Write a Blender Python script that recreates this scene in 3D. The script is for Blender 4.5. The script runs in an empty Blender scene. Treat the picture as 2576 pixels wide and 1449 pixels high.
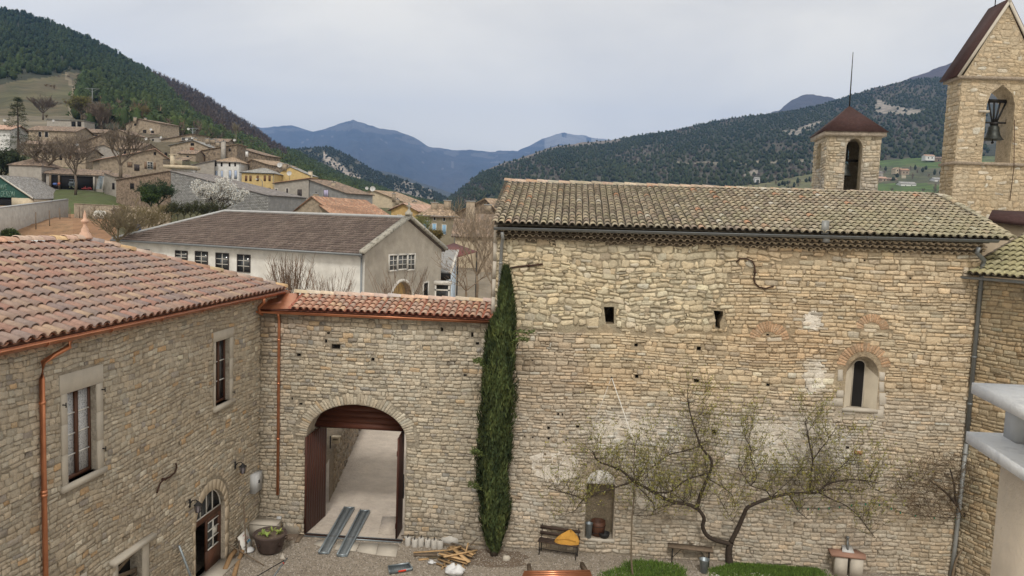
import bpy, math, random
import numpy as np
from mathutils import Vector, Matrix
from mathutils.geometry import tessellate_polygon

# ------------------------------------------------------------------ camera
SC = bpy.context.scene
F = 1885.0; HC = 10.25
PIT = math.radians(5.0); ROL = math.atan(.036)
r0 = np.array([1, 0, 0.]); u0 = np.array([0, math.sin(PIT), math.cos(PIT)]); fw = np.array([0, math.cos(PIT), -math.sin(PIT)])
cr = math.cos(ROL)*r0+math.sin(ROL)*u0; cu = math.cos(ROL)*u0-math.sin(ROL)*r0
C0 = np.array([0, 0, HC])
cam_d = bpy.data.cameras.new('camera'); cam = bpy.data.objects.new('camera', cam_d)
SC.collection.objects.link(cam); SC.camera = cam
cam_d.sensor_width = 36; cam_d.lens = F/2576*36; cam_d.clip_start = .1; cam_d.clip_end = 60000
M = Matrix([[cr[0], cu[0], -fw[0], 0], [cr[1], cu[1], -fw[1], 0], [cr[2], cu[2], -fw[2], HC], [0, 0, 0, 1]])
cam.matrix_world = M
# ------------------------------------------------------------------ sky, sun, exposure
wd = bpy.data.worlds.new('World'); SC.world = wd; wd.use_nodes = True
nt = wd.node_tree; nt.nodes.clear()
out = nt.nodes.new('ShaderNodeOutputWorld'); bg = nt.nodes.new('ShaderNodeBackground')
sky = nt.nodes.new('ShaderNodeTexSky'); sky.sky_type = 'NISHITA'; sky.sun_disc = False
SUN_EL = math.radians(48); SUN_AZ = math.radians(181)      # from behind the camera
sky.sun_elevation = SUN_EL; sky.sun_rotation = SUN_AZ
tc = nt.nodes.new('ShaderNodeTexCoord'); mp = nt.nodes.new('ShaderNodeMapping'); mp.inputs['Scale'].default_value = (1, 1, 3.2)
nz = nt.nodes.new('ShaderNodeTexNoise'); nz.inputs['Scale'].default_value = 1.7; nz.inputs['Detail'].default_value = 7; nz.inputs['Roughness'].default_value = .55; nz.inputs['Distortion'].default_value = .4
rp = nt.nodes.new('ShaderNodeValToRGB')
rp.color_ramp.elements[0].position = .33; rp.color_ramp.elements[0].color = (7.6, 7.1, 6.25, 1)
rp.color_ramp.elements[1].position = .66; rp.color_ramp.elements[1].color = (10.7, 9.85, 8.2, 1)
mx = nt.nodes.new('ShaderNodeMix'); mx.data_type = 'RGBA'; mx.inputs['Factor'].default_value = .93
L_ = nt.links.new
L_(tc.outputs['Generated'], mp.inputs['Vector']); L_(mp.outputs[0], nz.inputs['Vector']); L_(nz.outputs['Fac'], rp.inputs[0])
L_(sky.outputs[0], mx.inputs['A']); L_(rp.outputs[0], mx.inputs['B']); L_(mx.outputs['Result'], bg.inputs[0])
bg.inputs[1].default_value = .1; L_(bg.outputs[0], out.inputs[0])
sd = bpy.data.lights.new('sun', 'SUN'); sd.energy = 1.5; sd.angle = math.radians(11); sd.color = (1, .95, .87)
sun = bpy.data.objects.new('sun', sd); SC.collection.objects.link(sun)
sdir = Vector((math.sin(SUN_AZ)*math.cos(SUN_EL), math.cos(SUN_AZ)*math.cos(SUN_EL), math.sin(SUN_EL)))
sun.rotation_euler = sdir.to_track_quat('Z', 'Y').to_euler()
SC.view_settings.view_transform = 'Standard'; SC.view_settings.look = 'None'
SC.view_settings.exposure = 0.22; SC.view_settings.gamma = 1.0; SC.view_settings.use_curve_mapping = False
SC.cycles.use_denoising = True; SC.cycles.max_bounces = 5; SC.cycles.diffuse_bounces = 3; SC.cycles.volume_bounces = 0
SC.cycles.transparent_max_bounces = 12
try: SC.cycles.use_light_tree = True
except Exception: pass
# ------------------------------------------------------------------ picture pixel (2576 wide) -> world
def ray(px, py): return (px-1288)*cr+(724.5-py)*cu+F*fw
def atz(px, py, z):
    d = ray(px, py); return C0+d*((z-HC)/d[2])
def aty(px, py, Y):
    d = ray(px, py); return C0+d*(Y/d[1])
def projn(P):
    v = np.asarray(P, float)-C0; z = np.maximum(v@fw, .01)
    return 1288+F*(v@cr)/z, 724.5-F*(v@cu)/z, z
rng = np.random.default_rng(7); R = random.Random(11)
# ------------------------------------------------------------------ objects
def link(o): SC.collection.objects.link(o); return o
def origin(o):
    v = Vector((0, 0, 0))
    while o is not None: v += o.location; o = o.parent
    return v
def tag(o, label=None, cat=None, group=None, kind=None):
    if label: o['label'] = label
    if cat: o['category'] = cat
    if group: o['group'] = group
    if kind: o['kind'] = kind
    return o
def thing(name, label, cat, loc=(0, 0, 0), group=None):
    o = bpy.data.objects.new(name, None); link(o); o.location = Vector([float(a) for a in loc]); o.empty_display_size = .2
    return tag(o, label, cat, group)
class MB:
    def __init__(s): s.v = []; s.n = 0; s.loops = []; s.tot = []; s.tint = []
    def add(s, V, Fc, tint=(1, 1, 1)):
        V = np.asarray(V, float).reshape(-1, 3); b = s.n; s.v.append(V); s.n += len(V)
        per = isinstance(tint, list)
        for i, f in enumerate(Fc):
            s.loops.append(np.asarray(f, np.int32)+b); s.tot.append(np.array([len(f)], np.int32))
            s.tint.append(np.asarray([tint[i] if per else tint], np.float32))
        return s
    def bulk(s, V, Fc, T):                       # V n x3, Fc m x k, T m x 3
        V = np.asarray(V, float).reshape(-1, 3); Fc = np.asarray(Fc, np.int32)
        s.loops.append((Fc+s.n).ravel()); s.tot.append(np.full(len(Fc), Fc.shape[1], np.int32)); s.tint.append(np.asarray(T, np.float32).reshape(-1, 3))
        s.v.append(V); s.n += len(V); return s
    def mesh(s, name, off=(0, 0, 0), smooth=False):
        me = bpy.data.meshes.new(name)
        if not s.v: return me
        V = np.concatenate(s.v)-np.array(off); Lp = np.concatenate(s.loops); T = np.concatenate(s.tot); C = np.concatenate(s.tint)
        me.vertices.add(len(V)); me.vertices.foreach_set('co', V.astype(np.float32).ravel())
        me.loops.add(len(Lp)); me.loops.foreach_set('vertex_index', Lp.astype(np.int32))
        me.polygons.add(len(T)); st = np.concatenate([[0], np.cumsum(T)[:-1]]).astype(np.int32)
        me.polygons.foreach_set('loop_start', st); me.polygons.foreach_set('loop_total', T)
        if smooth: me.polygons.foreach_set('use_smooth', np.ones(len(T), bool))
        a = me.attributes.new('tint', 'FLOAT_COLOR', 'FACE')
        a.data.foreach_set('color', np.concatenate([C, np.ones((len(C), 1), np.float32)], 1).ravel())
        me.update(calc_edges=True); me.validate(); return me
    def build(s, name, mat, parent=None, smooth=False, loc=None, kind=None, label=None):
        if parent is not None: off = origin(parent); lo = Vector((0, 0, 0))
        else: off = Vector((0, 0, 0)) if loc is None else Vector([float(a) for a in loc]); lo = off
        me = s.mesh(name, off, smooth); me.materials.append(mat)
        o = bpy.data.objects.new(name, me); link(o); o.parent = parent; o.location = lo
        if kind: o['kind'] = kind
        if label: o['label'] = label
        return o
    # shapes
    def obox(s, c, ax, ay, az, tint=(1, 1, 1)):   # centre, half vectors
        c, ax, ay, az = [np.asarray(q, float) for q in (c, ax, ay, az)]
        V = [c+i*ax+j*ay+k*az for k in (-1, 1) for j in (-1, 1) for i in (-1, 1)]
        return s.add(V, [(0, 2, 3, 1), (4, 5, 7, 6), (0, 1, 5, 4), (2, 6, 7, 3), (0, 4, 6, 2), (1, 3, 7, 5)], tint)
    def box(s, lo, hi, tint=(1, 1, 1)):
        lo = np.asarray(lo, float); hi = np.asarray(hi, float); h = (hi-lo)/2
        return s.obox((lo+hi)/2, (h[0], 0, 0), (0, h[1], 0), (0, 0, h[2]), tint)
    def poly(s, P, tint=(1, 1, 1)): return s.add(P, [tuple(range(len(P)))], tint)
    def prism(s, P, e, tint=(1, 1, 1)):          # polygon P extruded by vector e
        P = [np.asarray(p, float) for p in P]; n = len(P); e = np.asarray(e, float)
        return s.add(P+[p+e for p in P], [tuple(range(n))[::-1], tuple(range(n, 2*n))]+[(i, (i+1) % n, n+(i+1) % n, n+i) for i in range(n)], tint)
    def tube(s, P, rad, n=6, tint=(1, 1, 1), cap=True):
        P = [np.asarray(p, float) for p in P]; k = len(P)
        if not hasattr(rad, '__len__'): rad = [rad]*k
        V = []; ref = np.array([.13, .21, .97])
        for i, p in enumerate(P):
            d = P[min(i+1, k-1)]-P[max(i-1, 0)]; d = d/(np.linalg.norm(d)+1e-9)
            a = np.cross(d, ref)
            if np.linalg.norm(a) < .2: a = np.cross(d, np.array([1., 0, 0]))
            a /= np.linalg.norm(a); b = np.cross(d, a)
            for j in range(n):
                t = 2*math.pi*j/n; V.append(p+rad[i]*(math.cos(t)*a+math.sin(t)*b))
        Fc = [(i*n+j, i*n+(j+1) % n, (i+1)*n+(j+1) % n, (i+1)*n+j) for i in range(k-1) for j in range(n)]
        if cap and n > 3: Fc += [tuple(range(n))[::-1], tuple(range((k-1)*n, k*n))]
        return s.add(V, Fc, tint)
    def lathe(s, c, prof, n=16, tint=(1, 1, 1), axis=(0, 0, 1)):
        ax = np.asarray(axis, float); ax /= np.linalg.norm(ax); a = np.cross(ax, [1, 0, 0]) if abs(ax[0]) < .9 else np.cross(ax, [0, 1, 0]); a /= np.linalg.norm(a); b = np.cross(ax, a)
        V = []; c = np.asarray(c, float)
        for r, z in prof:
            for j in range(n):
                t = 2*math.pi*j/n; V.append(c+ax*z+r*(math.cos(t)*a+math.sin(t)*b))
        k = len(prof)
        Fc = [(i*n+j, i*n+(j+1) % n, (i+1)*n+(j+1) % n, (i+1)*n+j) for i in range(k-1) for j in range(n)]
        return s.add(V, Fc, tint)
# ------------------------------------------------------------------ materials
def mat(name, base=(1, 1, 1), var=.25, scale=6., rough=.9, bump=.3, bscale=30., dist=.02, tint=False, dirt=None, metal=0., spec=.3, spots=None, alpha=None, stretch=None):
    m = bpy.data.materials.new(name); m.use_nodes = True; t = m.node_tree; N = t.nodes; lk = t.links.new
    b = N['Principled BSDF']; b.inputs['Roughness'].default_value = rough; b.inputs['Metallic'].default_value = metal
    b.inputs['Specular IOR Level'].default_value = spec
    g = N.new('ShaderNodeNewGeometry'); pos = g.outputs['Position']
    if stretch:
        mpn = N.new('ShaderNodeMapping'); mpn.inputs['Scale'].default_value = stretch; lk(pos, mpn.inputs['Vector']); pos = mpn.outputs[0]
    def noise(sc, det=5, ro=.6):
        n = N.new('ShaderNodeTexNoise'); n.inputs['Scale'].default_value = sc; n.inputs['Detail'].default_value = det; n.inputs['Roughness'].default_value = ro
        lk(pos, n.inputs['Vector']); return n.outputs['Fac']
    def mix(a, bb, fac, mode='MIX'):
        x = N.new('ShaderNodeMix'); x.data_type = 'RGBA'; x.blend_type = mode
        for s_, v in (('A', a), ('B', bb)):
            if isinstance(v, tuple): x.inputs[s_].default_value = (*v, 1)
            else: lk(v, x.inputs[s_])
        if isinstance(fac, float): x.inputs['Factor'].default_value = fac
        else: lk(fac, x.inputs['Factor'])
        return x.outputs['Result']
    def ramp(fac, p0, p1, c0=(0, 0, 0), c1=(1, 1, 1)):
        r = N.new('ShaderNodeValToRGB'); e = r.color_ramp.elements; e[0].position = p0; e[1].position = p1; e[0].color = (*c0, 1); e[1].color = (*c1, 1); lk(fac, r.inputs[0]); return r.outputs[0]
    col = ramp(noise(scale), .25, .75, tuple(max(0, c*(1-var)) for c in base), tuple(c*(1+var) for c in base))
    if tint:
        at = N.new('ShaderNodeAttribute'); at.attribute_name = 'tint'; col = mix(col, at.outputs['Color'], 1.0, 'MULTIPLY')
    if dirt:
        for (dc, ds, lo, hi, am) in dirt:
            f = ramp(noise(ds, 6, .65), lo, hi, (0, 0, 0), (am,)*3); col = mix(col, dc, f)
    lk(col, b.inputs['Base Color'])
    if bump:
        bp = N.new('ShaderNodeBump'); bp.inputs['Strength'].default_value = bump; bp.inputs['Distance'].default_value = dist
        lk(noise(bscale, 6, .65), bp.inputs['Height']); lk(bp.outputs[0], b.inputs['Normal'])
    return m
MS = mat('stone_masonry', (1, 1, 1), .22, 11., .95, 1., 17., .05, tint=True, dirt=[((.33, .27, .20), 1.7, .48, .70, .45), ((.56, .49, .38), 5.5, .54, .72, .45), ((.13, .11, .085), 19., .60, .74, .55), ((.60, .55, .46), 33., .64, .76, .4)])
MM = mat('lime_mortar', (1, 1, 1), .25, 12., .95, 1., 24., .05, tint=True, dirt=[((.15, .12, .09), 4.3, .48, .72, .6), ((.50, .44, .34), 6., .56, .74, .4)])
M_ashlar = mat('dressed_limestone', (.50, .46, .40), .1, 3., .9, .35, 40., .01, dirt=[((.30, .27, .23), 2., .5, .8, .4)])
M_plaster = mat('pale_lime_render', (.50, .42, .32), .12, 2., .95, .4, 14., .02, dirt=[((.3, .26, .2), 1.2, .5, .8, .4)])
M_tile = mat('clay_tile', (1, 1, 1), .22, 9., .82, .35, 40., .01, tint=True, dirt=[((.10, .075, .065), 13., .60, .78, .55)])
M_tileold = mat('lichened_clay_tile', (1, 1, 1), .30, 16., .95, .7, 45., .015, tint=True, dirt=[((.27, .255, .155), 2.2, .49, .68, .45), ((.05, .045, .035), 26., .54, .72, .75), ((.42, .40, .33), 33., .63, .75, .5)])
M_copper = mat('new_copper', (.62, .27, .15), .2, 6., .32, .05, 20., .003, metal=.75, dirt=[((.22, .075, .045), 3., .4, .75, .7)])
M_zinc = mat('grey_zinc', (.20, .215, .225), .15, 8., .5, .08, 20., .004, metal=.45)
M_pipegrey = mat('weathered_zinc_pipe', (.27, .28, .28), .15, 5., .55, .08, 20., .004, metal=.35)
M_iron = mat('black_iron', (.022, .021, .022), .3, 20., .6, .3, 60., .004)
M_rust = mat('rusty_iron', (.055, .028, .020), .4, 20., .85, .5, 50., .006)
M_wood = mat('varnished_brown_wood', (.105, .048, .030), .25, 12., .5, .2, 60., .004, stretch=(1, 1, .12))
M_gatewood = mat('red_brown_gate_boards', (.072, .026, .018), .35, 14., .55, .25, 40., .004, stretch=(1, 1, .08))
M_gatewoodh = mat('red_brown_lintel_boards', (.10, .036, .023), .35, 14., .55, .25, 40., .004, stretch=(.1, .1, 1))
M_glass = mat('window_glass', (.045, .05, .055), .3, 2., .08, 0, tint=False, spec=.8)
M_darkroom = mat('unlit_interior', (.012, .011, .011), .1, 2., .9, 0)
M_white = mat('white_paint', (.72, .71, .68), .05, 5., .6, .05, 30., .003)
M_newtimber = mat('new_sawn_pine', (.48, .32, .17), .2, 10., .75, .2, 60., .004, tint=True)
M_oldtimber = mat('weathered_grey_brown_timber', (.17, .13, .095), .3, 10., .9, .4, 60., .006, tint=True)
M_galv = mat('galvanised_steel', (.27, .31, .34), .15, 12., .42, .1, 60., .004, metal=.55)
M_conc = mat('cast_concrete', (.42, .43, .44), .10, 3., .9, .35, 60., .004, dirt=[((.26, .27, .29), 4., .52, .75, .4)])
M_concslab = mat('precast_concrete_cap', (.60, .61, .62), .10, 5., .9, .8, 60., .006, dirt=[((.38, .39, .41), 9., .5, .66, .5), ((.2, .2, .21), 60., .72, .8, .6)])
M_stucco = mat('cream_stucco', (.64, .54, .42), .08, 3.5, .95, .9, 22., .012, dirt=[((.44, .37, .28), 2.6, .5, .7, .45), ((.30, .25, .2), 40., .68, .78, .4)])
M_gravel = mat('courtyard_gravel', (.33, .285, .235), .28, 5., 1., 1., 26., .04, dirt=[((.115, .095, .075), 24., .5, .72, .75), ((.42, .38, .33), 31., .58, .72, .6), ((.13, .09, .06), .55, .55, .72, .5)])
M_road = mat('dusty_track', (.55, .485, .42), .14, 1.6, 1., 1., 7., .08, dirt=[((.43, .37, .32), 2.1, .45, .66, .6), ((.24, .2, .165), 15., .58, .72, .55), ((.56, .51, .45), 7., .56, .8, .5)])
M_bark = mat('dark_bark', (.055, .042, .034), .4, 25., .95, .8, 40., .02, dirt=[((.16, .13, .09), 12., .55, .75, .5)])
M_twig = mat('bare_twigs', (1, 1, 1), .2, 6., .95, 0, tint=True)
M_leaf = mat('leaves', (1, 1, 1), .25, 9., .8, 0, tint=True, spec=.2)
M_paint = mat('flat_paint', (1, 1, 1), .08, 6., .7, .1, 30., .004, tint=True)
M_cloth = mat('yellow_cloth', (.62, .33, .07), .14, 7., .95, .5, 16., .02)
M_plastic = mat('white_plastic_sack', (.66, .67, .69), .12, 8., .5, .5, 9., .03)
# ------------------------------------------------------------------ wall frames and masonry
class Fr:
    def __init__(s, O, az, face=1):
        a = math.radians(az); s.O = np.array([O[0], O[1], 0.]); s.u = np.array([math.cos(a), -math.sin(a), 0.]); s.n = np.array([-math.sin(a), -math.cos(a), 0.])*face
    def sz(s, px, py):
        d = ray(px, py); t = ((s.O-C0)@s.n)/(d@s.n); p = C0+d*t-s.O; return (float(p@s.u), float(p[2]))
    def P(s, a, z, d=0.): return s.O+s.u*a+s.n*d+np.array([0, 0, z])
    def px(s, a, z):
        x, y, _ = projn(s.P(a, z)); return float(x), float(y)
def pip(x, y, poly):
    c = False; j = len(poly)-1
    for i in range(len(poly)):
        xi, yi = poly[i]; xj, yj = poly[j]
        if (yi > y) != (yj > y) and x < (xj-xi)*(y-yi)/(yj-yi)+xi: c = not c
        j = i
    return c
def bb(p): return (min(a for a, _ in p), max(a for a, _ in p), min(b for _, b in p), max(b for _, b in p))
def rect(s0, z0, s1, z1): return [(s0, z0), (s1, z0), (s1, z1), (s0, z1)]
def arch_poly(s0, s1, z0, zs, rise, n=12):      # opening with an arched head, counter-clockwise
    c = (s0+s1)/2; r = (s1-s0)/2
    return [(s0, z0), (s1, z0), (s1, zs)]+[(c+r*math.cos(math.pi*i/n), zs+rise*math.sin(math.pi*i/n)) for i in range(1, n)]+[(s0, zs)]
class Inside:
    def __init__(s, outer, holes): s.o = outer; s.ob = bb(outer); s.h = [(h, bb(h)) for h in holes]
    def __call__(s, x, y):
        if not (s.ob[0] <= x <= s.ob[1] and s.ob[2] <= y <= s.ob[3]) or not pip(x, y, s.o): return False
        for h, b in s.h:
            if b[0] <= x <= b[1] and b[2] <= y <= b[3] and pip(x, y, h): return False
        return True
def coursed(outer, inside, hmin, hmax, lmin, lmax, wav=.02, seed=1, gap=.014, rough=1., split=.22):
    rg = random.Random(seed); b = bb(outer); res = []; z = b[2]
    ph = rg.random()*6
    while z < b[3]:
        h = hmin+(hmax-hmin)*rg.random()**1.6; x = b[0]-rg.uniform(0, lmax); off = rg.uniform(-.3, .3)
        while x < b[1]:
            l = rg.uniform(lmin, lmax)*(1.25 if rg.random() < .12 else 1)
            if rg.random() < .1: l *= .45
            w = lambda q: wav*(1.3*math.sin(q*.9+ph+z*.7)+.7*math.sin(q*2.3+z*2.1+off)+.35*math.sin(q*7.+z*5))
            parts = [(z, h)]
            if h > .15 and rg.random() < split: k = rg.uniform(.3, .7); parts = [(z, h*k), (z+h*k, h*(1-k))]
            if rough > 1 and len(parts) > 1 and rg.random() < .5: parts = [parts[0]+(x, l*.5), parts[0]+(x+l*.5, l*.5), parts[1]+(x, l)]
            for pt_ in parts:
                zz, hh = pt_[:2]; x_, l_ = pt_[2:] if len(pt_) > 2 else (x, l)
                za, zb_ = zz+gap/2, zz+hh-gap/2; a0, a1 = x_+gap/2, x_+l_-gap/2
                q = [a0+(a1-a0)*t for t in (.02, .25, .5, .75, .98)]; mid = (za+zb_)/2
                ok = [inside(t, mid+w(t)) and inside(t, za+w(t)+.01) and inside(t, zb_+w(t)-.01) for t in q]
                if not all(ok):
                    best = (0, 0); i = 0
                    while i < 5:
                        if ok[i]:
                            j = i
                            while j+1 < 5 and ok[j+1]: j += 1
                            if j-i > best[1]-best[0]: best = (i, j)
                            i = j+1
                        else: i += 1
                    if best[1]-best[0] < 1: continue
                    a0, a1 = q[best[0]], q[best[1]]
                W_, H_ = a1-a0, zb_-za
                if W_ < .04: continue
                za += rg.uniform(-.1, .12)*H_; zb_ += rg.uniform(-.14, .08)*H_; H_ = zb_-za; c = min(W_, H_)*.5; jj = lambda m: rg.uniform(-m, m)
                ch = [c*min(.95, rg.uniform(.12, .55)*rough) for _ in range(4)]; ck = [c*min(.9, rg.uniform(.12, .45)*rough) for _ in range(4)]
                P = [(a0+ch[0], za), (a1-ch[1], za), (a1, za+ck[1]), (a1, zb_-ck[2]), (a1-ch[2], zb_), (a0+ch[3], zb_), (a0, zb_-ck[3]), (a0, za+ck[0])]
                mm = min(.016, H_*.12)*rough**1.5
                res.append([(p+jj(mm), qz+w(p)+jj(mm)) for p, qz in P])
            x += l
        z += h
    return res
def rubble(outer, inside, step, seed=1, gap=.02, sx=1.25):
    rg = random.Random(seed); b = bb(outer); pts = []; nx = int((b[1]-b[0])/(step*sx))+3; ny = int((b[3]-b[2])/(step*.82))+3
    for j in range(-1, ny):
        for i in range(-1, nx):
            x = b[0]+(i+.5*(j % 2))*step*sx; y = b[2]+j*step*.82
            if rg.random() < .13: continue
            pts.append((x+rg.uniform(-.48, .48)*step, y+rg.uniform(-.42, .42)*step))
            if rg.random() < .30: pts.append((x+rg.uniform(-.6, .6)*step, y+rg.uniform(-.5, .5)*step))
    pa = np.array(pts); res = []
    for (x, y) in pts:
        if not inside(x, y): continue
        d2 = (pa[:, 0]-x)**2+(pa[:, 1]-y)**2; idx = np.argsort(d2)[1:15]; m = step*1.5
        poly = [(x-m, y-m), (x+m, y-m), (x+m, y+m), (x-m, y+m)]
        for k in idx:
            qx, qy = pa[k]; nx_, ny_ = qx-x, qy-y; L = math.hypot(nx_, ny_)
            if L < 1e-4: continue
            nx_ /= L; ny_ /= L; dd = L/2-gap/2; new = []
            for i in range(len(poly)):
                p, q = poly[i], poly[(i+1) % len(poly)]
                a = (p[0]-x)*nx_+(p[1]-y)*ny_-dd; c = (q[0]-x)*nx_+(q[1]-y)*ny_-dd
                if a <= 0: new.append(p)
                if (a < 0) != (c < 0):
                    t = a/(a-c); new.append((p[0]+t*(q[0]-p[0]), p[1]+t*(q[1]-p[1])))
            poly = new
            if len(poly) < 3: break
        if len(poly) < 3: continue
        sm = []
        for i in range(len(poly)):
            p, q = poly[i], poly[(i+1) % len(poly)]
            if math.hypot(p[0]-q[0], p[1]-q[1]) < step*.12: sm.append(((p[0]+q[0])/2, (p[1]+q[1])/2)); continue
            t = rg.uniform(.07, .22); sm += [(p[0]+t*(q[0]-p[0]), p[1]+t*(q[1]-p[1])), (q[0]+t*(p[0]-q[0]), q[1]+t*(p[1]-q[1]))]
        if not all(inside(a, c) for a, c in sm): 
            sm = [(x+(a-x)*.6, y+(c-y)*.6) for a, c in sm]
            if not all(inside(a, c) for a, c in sm): continue
        res.append(sm)
    return res
def stone_geo(fr, P, prot, rg, base=-.02):
    n = len(P); cx = sum(p for p, _ in P)/n; cz = sum(q for _, q in P)/n
    tl = (rg.uniform(-.25, .25)*prot, rg.uniform(-.25, .25)*prot)
    e = max(abs(p-cx) for p, _ in P)+1e-6
    V = []
    for k, (sc, d) in enumerate(((1, base), (.985, prot*.5), (.80, prot))):
        for (p, q) in P:
            dd = d+(tl[0]*(p-cx)/e+tl[1]*(q-cz)/e if k else 0)+(rg.uniform(-.12, .12)*prot if k == 2 else 0)
            V.append(fr.P(cx+(p-cx)*sc, cz+(q-cz)*(sc if k < 2 else .78), dd))
    Fc = [(r*n+i, r*n+(i+1) % n, (r+1)*n+(i+1) % n, (r+1)*n+i) for r in range(2) for i in range(n)]+[tuple(2*n+i for i in range(n))]
    return V, Fc
def area(P): return abs(sum(P[i][0]*P[(i+1) % len(P)][1]-P[(i+1) % len(P)][0]*P[i][1] for i in range(len(P))))/2
def lay_stones(fr, parent, polys, tintf, prot=(.012, .04), seed=3, name='stone', material=None, limit=300, single=True):
    rg = random.Random(seed); it = []
    for P in polys:
        cx = sum(p for p, _ in P)/len(P); cz = sum(q for _, q in P)/len(P)
        x, y, z = projn(fr.P(cx, cz)); vis = -20 < x < 2596 and -20 < y < 1469
        it.append((area(P)/z**2 if vis else 0, P, cx, cz))
    it.sort(key=lambda t: -t[0]); rest = MB(); k = 0
    for a, P, cx, cz in it:
        V, Fc = stone_geo(fr, P, rg.uniform(*prot), rg); t = tintf(cx, cz, rg)
        if single and k < limit and a > 0:
            MB().add(V, Fc, t).build(name, material or MS, parent); k += 1
        else: rest.add(V, Fc, t)
    if rest.v: rest.build('small_stones', material or MS, parent, kind='stuff')
def sheet(fr, outer, holes, tintf, depth=0., step=.5, mb=None):
    """mortar face with holes cut out, split in a grid so that it can carry its tint"""
    mb = mb or MB(); polys = [[Vector((a, b, 0)) for a, b in outer]]+[[Vector((a, b, 0)) for a, b in h] for h in holes]
    flat = [v for p in polys for v in p]
    for t in tessellate_polygon(polys):
        P = [flat[i] for i in t]; stack = [[(p.x, p.y) for p in P]]
        while stack:
            T = stack.pop(); ls = [math.dist(T[i], T[(i+1) % 3]) for i in range(3)]; m = max(ls)
            if m > step*2.2:
                i = ls.index(m); a, b, c = T[i], T[(i+1) % 3], T[(i+2) % 3]; q = ((a[0]+b[0])/2, (a[1]+b[1])/2); stack += [[a, q, c], [q, b, c]]
            else:
                cx = sum(p for p, _ in T)/3; cz = sum(q for _, q in T)/3
                A_ = (T[1][0]-T[0][0])*(T[2][1]-T[0][1])-(T[2][0]-T[0][0])*(T[1][1]-T[0][1])
                V = [fr.P(a, b, depth) for a, b in T]
                if (np.cross(V[1]-V[0], V[2]-V[0])@fr.n) < 0: V = V[::-1]
                mb.add(V, [(0, 1, 2)], tintf(cx, cz))
    return mb
def reveal(mb, fr, hole, depth, tint, back=None, d0=0.):
    n = len(hole)
    for i in range(n):
        a, b = hole[i], hole[(i+1) % n]
        mb.add([fr.P(*a, d0), fr.P(*b, d0), fr.P(*b, -depth), fr.P(*a, -depth)], [(0, 1, 2, 3)], tint)
    if back is not None: mb.add([fr.P(a, b, -depth) for a, b in hole], [tuple(range(n))], back)
def mulc(c, k): return (c[0]*k, c[1]*k, c[2]*k)
def lerp(a, b, t): return tuple(x+(y-x)*t for x, y in zip(a, b))
def sstep(a, b, x): t = min(1, max(0, (x-a)/(b-a))); return t*t*(3-2*t)
def vn(x, y, s=0):                                    # cheap smooth value noise 0..1
    def h(i, j): return (math.sin(i*127.1+j*311.7+s*74.7)*43758.5453) % 1
    i, j = math.floor(x), math.floor(y); fx, fy = x-i, y-j; fx = fx*fx*(3-2*fx); fy = fy*fy*(3-2*fy)
    return (h(i, j)*(1-fx)+h(i+1, j)*fx)*(1-fy)+(h(i, j+1)*(1-fx)+h(i+1, j+1)*fx)*fy
def jit(c, rg, a=.16, hue=.05):
    k = 1+rg.gauss(0, a); k = max(.55, min(1.5, k)); h = rg.gauss(0, hue)
    return (min(.8, c[0]*k*(1+h)), min(.8, c[1]*k), min(.8, c[2]*k*(1-h)))
def desat(c, a): m_ = c[0]*.35+c[1]*.5+c[2]*.15; return tuple(q+(m_-q)*a for q in c)
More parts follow.
